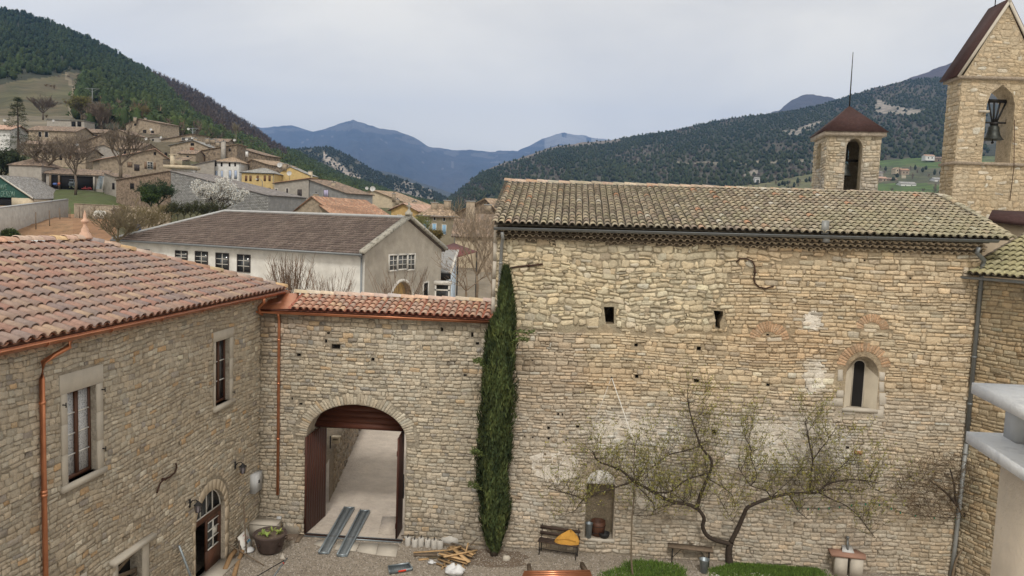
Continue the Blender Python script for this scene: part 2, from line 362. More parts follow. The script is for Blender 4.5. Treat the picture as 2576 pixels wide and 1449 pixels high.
# ------------------------------------------------------------------ canal tile roofs
def barrel(pitch, length, r0_=.43, r1_=.36, lift=.046, thick=.016, seg=6):
    V = []
    for (rr, y, zz) in ((r0_*pitch, 0, lift), (r1_*pitch, length, 0), (r0_*pitch-thick, 0.0, lift), (r1_*pitch-thick, length, 0)):
        for i in range(seg+1):
            a = math.pi*i/seg; V.append((-rr*math.cos(a), y, zz+rr*.82*math.sin(a)))
    m = seg+1; Fc = []
    for i in range(seg):
        Fc.append((i, i+1, m+i+1, m+i)); Fc.append((2*m+i+1, 2*m+i, 3*m+i, 3*m+i+1)); Fc.append((i, 2*m+i, 2*m+i+1, i+1))
    return np.array(V), np.array(Fc)
def orient(u, v):
    n = np.cross(u, v); n /= np.linalg.norm(n); return np.column_stack([u, v, n])
def tile_roof(parent, E, u, v, width, slope_len, pitch, expo, cols, material, clip=None, seed=5, under=(.25, .15, .1), skew=None, limit=300):
    """E: left end of the eave, u along the eave, v up the slope (unit vectors)."""
    rg = random.Random(seed); B = orient(u, v); nc = int(width/pitch); nr = int(math.ceil(slope_len/expo))
    V0, F0 = barrel(pitch, expo*1.22); items = []
    for c in range(nc+1):
        cj = rg.uniform(-.012, .012)
        for r in range(nr):
            s = c*pitch+cj+rg.uniform(-.008, .008); t = r*expo-.05+rg.uniform(-.015, .015)
            if t+expo*.6 > slope_len: continue
            if clip and not clip(s, t+expo*.5): continue
            ang = rg.uniform(-.03, .03)
            P = E+u*s+v*t; x, y, z = projn(P+v*expo*.5); vis = -15 < x < 2590 and -15 < y < 1460
            items.append((1/z if vis else 0, P, ang, rg.choice(cols), s, t))
    items.sort(key=lambda q: -q[0])
    protos = {}; rest = MB(); k = 0
    for a, P, ang, ci, s, t in items:
        Rz = np.array([[math.cos(ang), -math.sin(ang), 0], [math.sin(ang), math.cos(ang), 0], [0, 0, 1]])
        ti = ci if not callable(skew) else skew(ci, s, t, rg)
        if a > 0 and k < limit:
            key = tuple(round(q, 2) for q in ti)
            if key not in protos:
                me = MB().add(V0, [tuple(f) for f in F0], key).mesh('tile', smooth=True); me.materials.append(material); protos[key] = me
            o = bpy.data.objects.new('tile', protos[key]); link(o); o.parent = parent
            m4 = Matrix([list(r_)+[0] for r_ in (B@Rz)]+[[0, 0, 0, 1]]); lo = Vector(P)-origin(parent)
            m4.translation = lo; o.matrix_local = m4; k += 1
        else:
            rest.bulk((V0@(B@Rz).T)+P, F0, np.tile(np.array(ti), (len(F0), 1)))
    if rest.v: rest.build('small_tiles', material, parent, smooth=True, kind='stuff')
    # channel tiles between the covers: one folded sheet
    mb = MB()
    for c in range(nc+2):
        prof = [(-.5+i/4) for i in range(5)]
        for r in range(nr):
            t0, t1 = r*expo-.06, min((r+1)*expo-.03, slope_len)
            if t1 <= t0: continue
            sc = (c-.5)*pitch
            if clip and not (clip(sc, t0+expo*.5)): continue
            V = []
            for tt, up in ((t0, .022), (t1, .0)):
                for q in prof: V.append(E+u*(sc+q*pitch*.78)+v*tt+B[:, 2]*(up+.11*pitch*4*q*q*4*.5))
            k_ = rg.uniform(.7, 1.1); mb.add(V, [(i, i+1, 6+i, 5+i) for i in range(4)], mulc(under, k_))
    mb.build('channel_tiles', material, parent, smooth=True, kind='stuff')
def ridge_tiles(parent, A_, B_, tints, material, rad=.12, ln=.4, seed=2, up=.0, name='ridge_tile'):
    rg = random.Random(seed); A_ = np.asarray(A_, float); B_ = np.asarray(B_, float); d = B_-A_; L = np.linalg.norm(d); d /= L; n = max(1, int(L/ln)); ln = L/n
    side = np.cross(d, [0, 0, 1]); side /= np.linalg.norm(side); upv = np.cross(side, d)
    for i in range(n):
        mb = MB(); V = []; seg = 6; p0 = A_+d*(i*ln-.03); j = rg.uniform(-.008, .012)
        for (rr, q, zz) in ((rad*1.06, 0, .018), (rad*.9, ln+.05, 0.0), (rad*.9, 0, .018), (rad*.78, ln+.05, 0)):
            for k in range(seg+1):
                a = math.pi*k/seg; V.append(p0+d*q+side*(-rr*math.cos(a))+upv*(rr*.8*math.sin(a)+zz+up+j))
        m = seg+1; Fc = []
        for k in range(seg): Fc += [(k, k+1, m+k+1, m+k), (k, 2*m+k, 2*m+k+1, k+1)]
        mb.add(V, Fc, jit(rg.choice(tints), rg, .08)).build(name, material, parent, smooth=True)
def gutter(parent, A_, B_, material, rad=.075, name='gutter'):
    A_ = np.asarray(A_, float); B_ = np.asarray(B_, float); d = B_-A_; d /= np.linalg.norm(d); side = np.cross(d, [0, 0, 1]); side /= np.linalg.norm(side)
    mb = MB(); seg = 8; V = []
    for P in (A_, B_):
        for rr in (rad, rad*.9):
            for k in range(seg+1):
                a = math.pi*k/seg; V.append(P+side*(-rr*math.cos(a))-np.array([0, 0, rr*math.sin(a)]))
    m = seg+1; Fc = []
    for k in range(seg): Fc += [(k, k+1, 2*m+k+1, 2*m+k), (m+k+1, m+k, 3*m+k, 3*m+k+1)]
    Fc += [tuple(range(m)), tuple(range(2*m, 3*m))]
    mb.add(V, Fc)
    for sg in (-1, 1): mb.tube([A_+side*sg*rad, B_+side*sg*rad], .012, 6)
    n = int(np.linalg.norm(B_-A_)/1.9)
    for i in range(1, n+1):
        P = A_+(B_-A_)*i/(n+1); mb.tube([P+side*rad*1.08*math.cos(a)-np.array([0, 0, 1])*rad*1.08*math.sin(a) for a in [math.pi*k/6 for k in range(7)]], .008, 4)
    return mb.build(name, material, parent, smooth=True)
def pipe(parent, pts, material, rad=.045, collars=(), name='downpipe'):
    mb = MB(); mb.tube(pts, rad, 10)
    for c in collars: mb.tube([np.asarray(c)-[0, 0, .03], np.asarray(c)+[0, 0, .03]], rad*1.25, 10)
    return mb.build(name, material, parent, smooth=True)
# ================================================================== the three courtyard walls
A_ = atz(885, 1350.5, 0); G = Fr(A_, 4.3); K_ = G.P(G.sz(650, 1337)[0], 0); L = Fr(K_, -(90-6.2))
cornerS = G.sz(650, 1337)[0]; CH0 = 4.36; CH1 = 18.58
TOPL = 7.80; TOPG = 7.12; TOPC = 9.86
# ---------------- left house
def L_t(s, z, rg=None):
    c = lerp((.50, .42, .315), (.57, .50, .395), vn(s*.6, z*.6, 1))
    c = lerp(c, (.43, .355, .265), .5*sstep(.4, .9, vn(s*.35+9, z*.5, 2)))
    c = lerp(c, (.42, .345, .255), .45*sstep(2.5, 0, z))
    c = desat(c, .12)
    if rg is None: return mulc(c, .70)
    q = rg.random()
    if q < .03: c = (.55, .39, .24)
    elif q < .10: c = (.64, .58, .48)
    elif q < .14: c = (.38, .34, .30)
    return jit(c, rg, .10, .022)
left = thing('stone_house', 'left courtyard stone house with a new mottled clay tile roof and copper gutter', 'house', L.P(-2, 0))
w1o = rect(-8.76, 4.63, -7.86, 6.50); w0o = rect(-12.05, 4.63, -11.15, 6.50); w2o = rect(-2.80, 4.78, -1.98, 6.62)
door_s0, door_s1 = -3.87, -2.22
dooro = arch_poly(door_s0, door_s1, 0.0, 1.62, .80)
low1 = rect(-7.20, .6, -6.28, 2.30); low2 = rect(-9.35, .6, -8.55, 2.22)
Lout = rect(-17, -.05, .95, TOPL); Lh = [w0o, w1o, w2o, dooro, low1, low2]
def grow(p, a, b, c, d): s0, s1, z0, z1 = bb(p); return rect(s0-a, z0-c, s1+b, z1+d)
sur1 = grow(w1o, .17, .2, .2, .42); sur0 = grow(w0o, .17, .2, .2, .42); sur2 = grow(w2o, .1, .22, .24, .30)
dsur = arch_poly(door_s0-.10, door_s1+.24, 0, 1.62, 1.16); surl1 = rect(-7.28, .6, -6.0, 2.28); surl2 = rect(-9.7, .6, -8.2, 2.5)
mb = sheet(L, Lout, Lh, lambda s, z: L_t(s, z))
for h, dp in ((w0o, .3), (w1o, .3), (w2o, .3), (low1, .3), (low2, .3)): reveal(mb, L, h, dp, (.5, .46, .40))
reveal(mb, L, dooro, .42, (.46, .41, .34))
mb.add([L.P(.95, 0), L.P(.95, TOPL), L.P(.95, TOPL, -7.8), L.P(.95, 0, -7.8)], [(0, 1, 2, 3)], (.4, .34, .27))
mb.add([L.P(-17, 0), L.P(-17, 0, -7.8), L.P(-17, TOPL, -7.8), L.P(-17, TOPL)], [(0, 1, 2, 3)], (.4, .34, .27))
mb.add([L.P(-17, 0, -7.8), L.P(.95, 0, -7.8), L.P(.95, TOPL, -7.8), L.P(-17, TOPL, -7.8)], [(0, 1, 2, 3)], (.4, .34, .27))
lw = mb.build('wall', MM, left)
ins = Inside(rect(-17, 0, .95, TOPL), [sur0, sur1, sur2, dsur, surl1, surl2])
lay_stones(L, lw, coursed(rect(-12.6, 0, .95, TOPL), ins, .075, .155, .13, .30, .03, 21, .010), L_t, (.010, .030), 5)
def dressed(fr, parent, quads, seed=1, prot=.025, name='dressed_stone', material=M_ashlar):
    rg = random.Random(seed)
    for P in quads:
        mb = MB(); g = .004; cx = sum(p for p, _ in P)/len(P); cz = sum(q for _, q in P)/len(P)
        Q = [(cx+(a-cx)*(1-g), cz+(b-cz)*(1-g)) for a, b in P]; pr = prot+rg.uniform(-.004, .004)
        V, Fc = stone_geo(fr, Q, pr, rg, -.03); n = len(P)
        for i, (a, b) in enumerate(Q): V[2*n+i] = fr.P(cx+(a-cx)*.985, cz+(b-cz)*.985, pr); V[n+i] = fr.P(a, b, pr*.75)
        mb.add(V, Fc).build(name, material, parent)
def surround(fr, parent, o, l, r, b, t, rows, seed=1):
    s0, s1, z0, z1 = bb(o); Q = []
    zz = [z0+(z1-z0)*i/rows for i in range(rows+1)]
    for i in range(rows):
        Q.append(rect(s0-l, zz[i], s0, zz[i+1])); Q.append(rect(s1, zz[i], s1+r, zz[i+1]))
    Q.append(rect(s0-l-.03, z1, s1+r+.03, z1+t))
    dressed(fr, parent, Q, seed)
    mb = MB(); a = fr.P(s0-l-.05, z0-b); 
    c = fr.P((s0-l-.05+s1+r+.05)/2, z0-b/2+.02, -.09); mb.obox(c, fr.u*((s1-s0+l+r+.1)/2), fr.n*.17, np.array([0, 0, b/2-.02])); mb.build('sill', M_ashlar, parent)
surround(L, lw, w1o, .17, .2, .16, .40, 3, 1); surround(L, lw, w0o, .17, .2, .16, .40, 3, 2); surround(L, lw, w2o, .1, .2, .18, .28, 3, 3)
def hinge(fr, parent, s, z):
    MB().tube([fr.P(s, z, .01), fr.P(s, z, .10)], .014, 5).tube([fr.P(s, z-.05, .10), fr.P(s, z+.05, .10)], .012, 5).build('shutter_hinge', M_iron, parent)
for z in (5.05, 6.35): hinge(L, left, -7.70, z)
hinge(L, left, -8.90, 6.30); hinge(L, left, -1.83, 4.98); hinge(L, left, -11.0, 5.1)
M_lace = mat('white_lace_curtain', (.55, .56, .58), .1, 6., .9, 0, dirt=[((.16, .17, .20), 34., .50, .60, .8)])
def casement(fr, parent, o, dep, rows, lace=False, label=None, split=.5, curtain=True):
    s0, s1, z0, z1 = bb(o); e = .035; f = MB()
    def bar(a, b, c, d, d0=-dep+.0, th=.05): f.obox(fr.P((a+c)/2, (b+d)/2, d0), fr.u*((c-a)/2), fr.n*(th/2), np.array([0, 0, (d-b)/2]))
    bar(s0, z0, s0+.06, z1); bar(s1-.06, z0, s1, z1); bar(s0+.06, z1-.06, s1-.06, z1); bar(s0+.06, z0, s1-.06, z0+.08)
    mid = s0+(s1-s0)*split; bar(mid-.045, z0+.08, mid+.045, z1-.06, -dep+.012)
    w = f.build('window', M_wood, parent, label=label)
    g = MB()
    for i in range(1, rows):
        z = z0+.08+(z1-z0-.14)*i/rows
        for a, b in ((s0+.06, mid-.045), (mid+.045, s1-.06)): g.obox(fr.P((a+b)/2, z, -dep+.012), fr.u*((b-a)/2), fr.n*.015, np.array([0, 0, .011]))
    g.build('glazing_bar', M_white, w)
    for a, b in ((s0+.06, mid-.045), (mid+.045, s1-.06)):
        MB().obox(fr.P((a+b)/2, (z0+z1)/2, -dep-.01), fr.u*((b-a)/2), fr.n*.004, np.array([0, 0, (z1-z0)/2-.05])).build('pane', M_lace if lace else M_glass, w)
    return w
casement(L, left, w1o, .15, 4, True); casement(L, left, w0o, .15, 4, True); casement(L, left, w2o, .15, 3, False)
for o in (low1, low2):
    s0, s1, z0, z1 = bb(o); q = MB(); q.obox(L.P((s0+s1)/2, (z0+z1)/2, -.31), L.u*((s1-s0)/2), L.n*.01, np.array([0, 0, (z1-z0)/2])); q.build('dark_opening', M_darkroom, left)
MB().obox(L.P(-6.72, 2.36, .03), L.u*.80, L.n*.14, np.array([0, 0, .055])).build('stone_hood', M_ashlar, left)
dressed(L, lw, [rect(-6.28, .9, -6.02, 2.28), rect(-7.38, 1.3, -7.2, 2.28)], 5)
dressed(L, lw, [rect(-9.6, 2.24, -8.25, 2.55), rect(-8.55, .9, -8.3, 2.22), rect(-9.62, 1.0, -9.35, 2.22)], 6)
bw = MB(); 
for k, (dz, tl) in enumerate(((0, .12), (.3, -.1), (.62, .14))): bw.obox(L.P(-6.74, 2.05-dz, -.12), L.u*.44+np.array([0, 0, tl]), L.n*.015, np.array([0, 0, .05]))
bw.build('loose_board', M_oldtimber, left)
# door: fixed arch light, one leaf shut, dark gap
ds0, ds1 = door_s0+.02, door_s1-.16; fr = MB(); dpt = .15
def Lbar(m, a, b, c, d, dd=-dpt, th=.05): m.obox(L.P((a+c)/2, (b+d)/2, dd), L.u*((c-a)/2), L.n*(th/2), np.array([0, 0, (d-b)/2]))
Lbar(fr, door_s0, 1.55, door_s1, 1.72); Lbar(fr, door_s1-.07, 0, door_s1, 1.55); Lbar(fr, door_s0, 0, door_s0+.03, 1.55)
dw = fr.build('door_frame', M_wood, left)
mid = (door_s0+door_s1)/2; sr = (door_s1-door_s0)/2
MB().prism([L.P(a, b, -dpt-.03) for a, b in arch_poly(door_s0, door_s1, 1.72, 1.722, .70)], L.n*.01).build('pane', M_glass, dw)
ff = MB()
for t in (-.38, .02, .42): Lbar(ff, mid+t*sr-.014, 1.72, mid+t*sr+.014, 1.72+.68*math.sqrt(1-t*t), -dpt+.01, .03)
ap = [L.P(mid+sr*.97*math.cos(math.pi*i/14), 1.72+.68*math.sin(math.pi*i/14), -dpt+.01) for i in range(15)]
ff.tube(ap, .02, 5); Lbar(ff, door_s0+.03, 1.715, door_s1-.03, 1.745, -dpt+.01, .03); ff.build('glazing_bar', M_white, dw)
lf = MB(); la, lb = mid-.03, door_s1-.05
Lbar(lf, la, 0.02, lb, .62); Lbar(lf, la, .62, la+.10, 1.55); Lbar(lf, lb-.10, .62, lb, 1.55); Lbar(lf, la+.10, 1.45, lb-.10, 1.55)
leaf = lf.build('door_leaf', M_wood, left)
gb = MB(); m2 = (la+lb)/2; Lbar(gb, m2-.012, .62, m2+.012, 1.45, -dpt+.015, .04)
for z in (.64, .92, 1.18, 1.43): Lbar(gb, la+.10, z-.01, lb-.10, z+.01, -dpt+.015, .04)
gb.build('glazing_bar', M_white, leaf)
gp = MB(); Lbar(gp, la+.10, .62, lb-.10, 1.45, -dpt-.01, .008); gp.build('pane', M_glass, leaf)
pn = MB(); Lbar(pn, m2+.05, .96, lb-.13, 1.14, -dpt+.0, .006); pn.build('paper_notice', M_white, leaf)
dk = MB(); Lbar(dk, door_s0, 0, la, 1.55, -dpt-.5, .01); dk.build('dark_opening', M_darkroom, left)
# door surround
Q = []; 
for i in range(4): z0, z1 = 1.62*i/4, 1.62*(i+1)/4; Q += [rect(door_s1, z0, door_s1+(.22 if i % 2 else .16), z1), rect(door_s0-.11, z0, door_s0, z1)]
n = 13
for i in range(n):
    a0, a1 = math.pi*i/n, math.pi*(i+1)/n; P = []
    for (aa, k) in ((a0, 0), (a0, 1), (a1, 1), (a1, 0)): P.append((mid+(sr+k*.20)*math.cos(aa), 1.62+(.80+k*.30)*math.sin(aa)))
    Q.append(P)
dressed(L, lw, Q, 9, .02, 'arch_stone', M_plaster)
MB().obox(L.P(mid, .03, .12), L.u*.9, L.n*.3, np.array([0, 0, .03])).build('doorstep', M_ashlar, left)
# roof of the left house
ov = .32; E0 = L.P(-17.2, 7.80, ov); E1 = L.P(1.2, 7.80, ov); run = 4.15; rise = 1.50
R1 = L.P(1.2-run+.1, 7.80+rise, ov-run); uL = (E1-E0)/np.linalg.norm(E1-E0)
vv = -L.n*run+np.array([0, 0, rise]); SL = np.linalg.norm(vv); vv /= SL; WL = np.linalg.norm(E1-E0)
clipL = lambda s, t: (WL-s) > t*run/SL*.985-.02
colsL = [(0.372, 0.222, 0.179), (0.344, 0.196, 0.16), (0.391, 0.249, 0.202), (0.335, 0.241, 0.207), (0.288, 0.227, 0.211), (0.27, 0.219, 0.211), (0.223, 0.182, 0.184), (0.353, 0.267, 0.22), (0.465, 0.339, 0.238), (0.428, 0.303, 0.22), (0.307, 0.232, 0.202), (0.363, 0.241, 0.192), (0.288, 0.209, 0.187), (0.381, 0.205, 0.165), (0.316, 0.245, 0.215), (0.335, 0.259, 0.22)]
rb = MB(); rb.add([E0-[0, 0, .03], E1-[0, 0, .03], R1-[0, 0, .03], E0+vv*SL-[0, 0, .03]], [(0, 1, 2, 3)], (.28, .15, .1))
bk = L.P(1.2, 7.80, ov-2*run); bk0 = L.P(-17.2, 7.80, ov-2*run)
rb.add([E1-[0, 0, .03], bk-[0, 0, .03], R1-[0, 0, .03]], [(0, 1, 2)], (.40, .24, .17)); rb.add([bk, bk0, E0+vv*SL, R1], [(0, 1, 2, 3)], (.40, .24, .17))
cm_ = np.mean(np.array(colsL), 0); colsL = [tuple(np.round(lerp(c, cm_, .32), 3)) for c in colsL]; lr = rb.build('roof', M_tile, left)
tile_roof(lr, E0, uL, vv, WL, SL, .262, .385, colsL, M_tile, clipL, 4, (.30, .15, .10))
tcol = [(.50, .33, .25), (.52, .40, .33), (.48, .36, .31), (.58, .42, .25), (.50, .34, .28)]
ridge_tiles(lr, E0+vv*SL+[0, 0, .05], R1+[0, 0, .05], tcol, M_tile, .14, .42)
ridge_tiles(lr, E1+[0, 0, .04], R1+[0, 0, .04], tcol, M_tile, .13, .42, 8)
gutter(left, L.P(-17.2, 7.74, ov+.08), L.P(1.25, 7.74, ov+.08), M_copper, .085)
fa = MB(); fa.obox(L.P(-8.0, 7.70, .27), L.u*9.2, L.n*.012, np.array([0, 0, .07])); fa.build('fascia', M_gatewood, left)
cb = MB(); V0, F0 = barrel(.24, .34, .45, .45, 0, .014)
for i in range(int(18/.24)):
    B = np.column_stack([L.u, L.n*-1, [0, 0, 1]]); cb.bulk(V0@B.T+L.P(-16.9+i*.24, 7.53, .22), F0, np.tile(np.array(mulc((.42, .31, .23), R.uniform(.8, 1.1))), (len(F0), 1)))
cb.build('cornice_tiles', M_tile, left, smooth=True, kind='stuff')
cj = MB(); cj.obox(L.P(-7.95, 7.67, .06), L.u*8.9, L.n*.12, np.array([0, 0, .045])); cj.build('cornice', M_plaster, left)
pipe(left, [L.P(-9.15, 7.68, ov+.08), L.P(-9.15, 7.54, ov+.06), L.P(-9.3, 7.40, .2), L.P(-9.5, 7.28, .10), L.P(-9.53, 6.95, .09), L.P(-9.53, 0, .09)], M_copper, .05, [L.P(-9.53, z, .09) for z in (6.5, 4.75, 4.68, 2.85)])
# finial on the end of the ridge
fin = thing('roof_finial', 'terracotta finial on the ridge end of the left house', 'finial', R1+[0, 0, .12])
MB().lathe(R1+[0, 0, .06], [(0.0, 0.0), (0.192, 0.0), (0.2, 0.048), (0.16, 0.096), (0.136, 0.16), (0.104, 0.192), (0.096, 0.272), (0.056, 0.336), (0.044, 0.416), (0.072, 0.448), (0.104, 0.48), (0.096, 0.52), (0.048, 0.56), (0.044, 0.64), (0.024, 0.736), (0.004, 0.8)], 18, (.55, .36, .27)).build('finial_body', M_tile, fin, smooth=True)
cap = thing('flat_chimney', 'pale square chimney cap behind the left house ridge', 'chimney', atz(75, 600, 10.0))
cp = aty(75, 603, 24); MB().box(cp-[.55, .3, .1], cp+[.55, .3, -.02]).build('cap_slab', M_concslab, cap); MB().box(cp-[.4, .25, 1.2], cp+[.4, .25, -.1]).build('chimney_stack', M_stucco, cap)
# ---------------- gate wall
gx0, gx1, gzs, gr_ = -1.53, 1.70, 3.22, 1.11
gate_o = arch_poly(gx0, gx1, 0.0, gzs, gr_, 18)
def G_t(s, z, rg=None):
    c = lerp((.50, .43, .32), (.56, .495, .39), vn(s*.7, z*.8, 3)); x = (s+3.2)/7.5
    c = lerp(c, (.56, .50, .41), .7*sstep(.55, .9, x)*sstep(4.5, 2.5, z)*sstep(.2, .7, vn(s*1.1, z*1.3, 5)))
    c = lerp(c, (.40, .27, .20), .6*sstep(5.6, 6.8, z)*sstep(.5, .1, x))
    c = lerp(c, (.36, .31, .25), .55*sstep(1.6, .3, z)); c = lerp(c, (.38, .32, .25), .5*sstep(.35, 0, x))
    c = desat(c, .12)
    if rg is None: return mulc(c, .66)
    q = rg.random()
    if q < .04: c = (.50, .38, .25)
    elif q < .11: c = (.36, .33, .29)
    return jit(c, rg, .11, .025)
gate = thing('gate_wall', 'stone courtyard wall with a carriage gate and small clay tile roof', 'wall', G.P(0, 0))
Gout = rect(cornerS, -.05, CH0, TOPG)
put = [(845, 872, 22, 11), (752, 893, 10, 6), (938, 904, 8, 8), (1112, 829, 6, 9), (1188, 842, 6, 12), (826, 838, 7, 5), (1201, 864, 9, 6), (757, 1016, 8, 5), (1170, 944, 8, 5), (820, 858, 6, 9), (1072, 974, 4, 4), (735, 1003, 4, 6)]
gh = []
for (x, y, w, h) in put:
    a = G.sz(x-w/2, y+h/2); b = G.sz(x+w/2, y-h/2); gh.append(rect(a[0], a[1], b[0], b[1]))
gh = [h for h in gh if bb(h)[1] < CH0]
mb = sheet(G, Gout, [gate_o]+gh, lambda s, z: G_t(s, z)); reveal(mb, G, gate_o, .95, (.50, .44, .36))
for h in gh: reveal(mb, G, h, .25, (.2, .17, .14), (.05, .045, .04))
mb.add([G.P(cornerS, 0, -.95), G.P(gx0, 0, -.95), G.P(gx0, TOPG, -.95), G.P(cornerS, TOPG, -.95)], [(0, 1, 2, 3)], (.4, .34, .27))
mb.add([G.P(gx1, 0, -.95), G.P(CH0, 0, -.95), G.P(CH0, TOPG, -.95), G.P(gx1, TOPG, -.95)], [(0, 1, 2, 3)], (.4, .34, .27))
mb.add([G.P(gx0, gzs, -.95)]+[G.P(a, b, -.95) for a, b in gate_o[2:]][::-1]+[G.P(gx0, TOPG, -.95), G.P(gx1, TOPG, -.95)][::1], [tuple(range(len(gate_o[2:])+3))], (.4, .34, .27))
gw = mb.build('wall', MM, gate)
gc = (gx0+gx1)/2; gr2 = (gx1-gx0)/2; ring = .42; gsur = arch_poly(gc-gr2-.02, gc+gr2+.02, 0, gzs, gr_+.02, 18)
ringp = [(gc+(gr2+ring)*math.cos(math.pi*i/18), gzs-.1+(gr_+ring)*math.sin(math.pi*i/18)) for i in range(19)]+[(gx0, gzs-.1), (gx1, gzs-.1)]
ins = Inside(Gout, [gate_o, ringp]+[grow(h, .01, .01, .01, .01) for h in gh])
P1 = coursed(Gout, ins, .095, .19, .13, .36, .018, 31, .012)
vs = []; rg = random.Random(4); nv = 50
for i in range(nv):
    a0, a1 = math.pi*(i+.06)/nv, math.pi*(i+.94)/nv; k = rg.uniform(.55, 1.02)*ring
    P = [(gc+(gr2+e)*math.cos(a), gzs+(gr_+e)*math.sin(a)) for a, e in ((a0, .0), (a0, k), ((a0+a1)/2, k*1.03), (a1, k), (a1, 0.0))]
    if min(b for _, b in P) > gzs-.1: vs.append(P)
lay_stones(G, gw, vs, G_t, (.006, .03), 8, 'arch_stone')
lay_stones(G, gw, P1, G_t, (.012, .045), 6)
Gb = Fr(G.P(0, 0, -.72), 4.3); zb = Gb.sz(920, 1081)[1]
lint = [(gx0, zb), (gx1, zb+.03)]+[(gc+gr2*math.cos(math.pi*i/18), gzs+gr_*math.sin(math.pi*i/18)) for i in range(1, 18) if gzs+gr_*math.sin(math.pi*i/18) > zb+.1]
nb = 5; zt = gzs+gr_
for i in range(nb):
    z0, z1 = zb+(zt-zb)*i/nb+.004, zb+(zt-zb)*(i+1)/nb-.004
    hw = lambda z: gr2*math.sqrt(max(0.0001, 1-((z-gzs)/gr_)**2)) if z > gzs else gr2
    P = [(gc-hw(z0), z0), (gc+hw(z0), z0), (gc+hw((z0+z1)/2), (z0+z1)/2), (gc+hw(z1), z1), (gc-hw(z1), z1), (gc-hw((z0+z1)/2), (z0+z1)/2)]
    MB().prism([G.P(a, b, -.78) for a, b in P], G.n*(.05+.003*(i % 2))).build('lintel_board', M_gatewoodh, gate)
def gate_leaf(Pa, Pb, z0, z1a, z1b, nboards, th=.05):
    Pa = np.array([Pa[0], Pa[1], 0.]); Pb = np.array([Pb[0], Pb[1], 0.]); d = Pb-Pa; ln = np.linalg.norm(d); d /= ln; nn = np.array([-d[1], d[0], 0])
    m = MB(); m.obox(Pa+d*ln/2+nn*.05+[0, 0, z0+.4], d*(ln/2-.02), nn*.02, np.array([0, 0, .08])); m.obox(Pa+d*ln/2+nn*.05+[0, 0, z1a-.5], d*(ln/2-.02), nn*.02, np.array([0, 0, .08]))
    lf = m.build('gate_leaf', M_gatewood, gate)
    for i in range(nboards):
        a, b = ln*i/nboards+.003, ln*(i+1)/nboards-.003; za, zb2 = z1a+(z1b-z1a)*a/ln, z1a+(z1b-z1a)*b/ln
        q = [Pa+d*a+[0, 0, z0], Pa+d*b+[0, 0, z0], Pa+d*b+[0, 0, zb2], Pa+d*a+[0, 0, za]]
        MB().prism(q, nn*th*(.8 if i % 2 else .95)).build('board', M_gatewood, lf)
pa = atz(768, 1345, 0); pb = atz(819, 1299, 0); gate_leaf(pa, pb, .03, 3.2, 3.30, 9)
pa = atz(998, 1358, 0); pb = atz(1012, 1331, 0); gate_leaf(pa, pb, .03, 3.30, 3.42, 7)
mb = MB(); sp = atz(1006, 1350, 0); mb.tube([sp+[.05, .2, 1.2], sp+[.05, .2, 2.0]], .02, 5); mb.build('gate_bolt', M_iron, gate)
# gate wall roof
Gf = Fr(G.P(0, 0, .22), 4.3); Gk = Fr(G.P(0, 0, -.95), 4.3)
e0 = Gf.sz(724, 778); e1 = Gf.sz(1240, 799); k0 = Gk.sz(752, 741); zE = (e0[1]+e1[1])/2; zR = Gk.sz(1000, 750)[1]
gE0 = Gf.P(e0[0], zE); gE1 = Gf.P(CH0-.02, zE); gR0 = Gk.P(k0[0], zR); gv = gR0-(Gf.P(k0[0]-.02, zE)); gS = np.linalg.norm(gv); gv = gv/gS
rb = MB(); rb.add([Gf.P(cornerS+.0, zE-.06), gE1-[0, 0, .06], Gk.P(CH0-.02, zR-.04), Gk.P(k0[0], zR-.04)], [(0, 1, 2, 3)], (.3, .13, .09))
rb.add([Gk.P(k0[0], zR-.04), Gk.P(CH0-.02, zR-.04), Gk.P(CH0-.02, zE-.1, -1.1), Gk.P(k0[0], zE-.1, -1.1)], [(0, 1, 2, 3)], (.4, .24, .17))
groof = rb.build('roof', M_tile, gate)
colsG = [(.44, .25, .18), (.47, .27, .19), (.50, .32, .23), (.40, .30, .245), (.36, .28, .24), (.34, .27, .235), (.56, .40, .27), (.43, .22, .155), (.39, .26, .21), (.50, .36, .28)]
cm_ = np.mean(np.array(colsG), 0); colsG = [tuple(np.round(lerp(c, mulc(cm_, .93), .35), 3)) for c in colsG]; wG = CH0-.05-e0[0]; tile_roof(groof, gE0, Gf.u, gv, wG, gS, .215, .285, colsG, M_tile, lambda s, t: s > t/gS*.1, 9, (.40, .15, .10))
ridge_tiles(groof, Gk.P(k0[0]-.1, zR+.03), Gk.P(CH0, zR+.03), [(.62, .50, .38), (.58, .45, .38), (.60, .44, .28), (.55, .43, .38)], M_tile, .12, .42, 5)
gutter(gate, Gf.P(cornerS+.02, zE-.10, .06), Gf.P(CH0, zE-.10, .06), M_copper, .07)
mb = MB(); mb.add([Gf.P(cornerS+.02, zE-.05, .0), Gf.P(e0[0]+.05, zE+.0, 0), Gk.P(k0[0]+.02, zR+.02), Gk.P(k0[0]-.5, zR+.0), Gk.P(cornerS+.02, zE+.25)], [(0, 1, 2, 3, 4)]); mb.build('copper_flashing', M_copper, gate)
mb = MB(); mb.obox(G.P((cornerS+CH0)/2, zE-.12, .16), G.u*((CH0-cornerS)/2), G.n*.012, np.array([0, 0, .05])); mb.build('fascia', M_gatewood, gate)
a = G.sz(709, 800); b = G.sz(697, 1242); s_ = (a[0]+b[0])/2
pipe(gate, [G.P(s_, zE-.14, .22), G.P(s_, zE-.3, .12), G.P(s_, zE-.45, .09), G.P(s_, G.sz(697, 1242)[1], .09)], M_copper, .045, [G.P(s_, z, .09) for z in (6.3, 4.9, 3.1)])
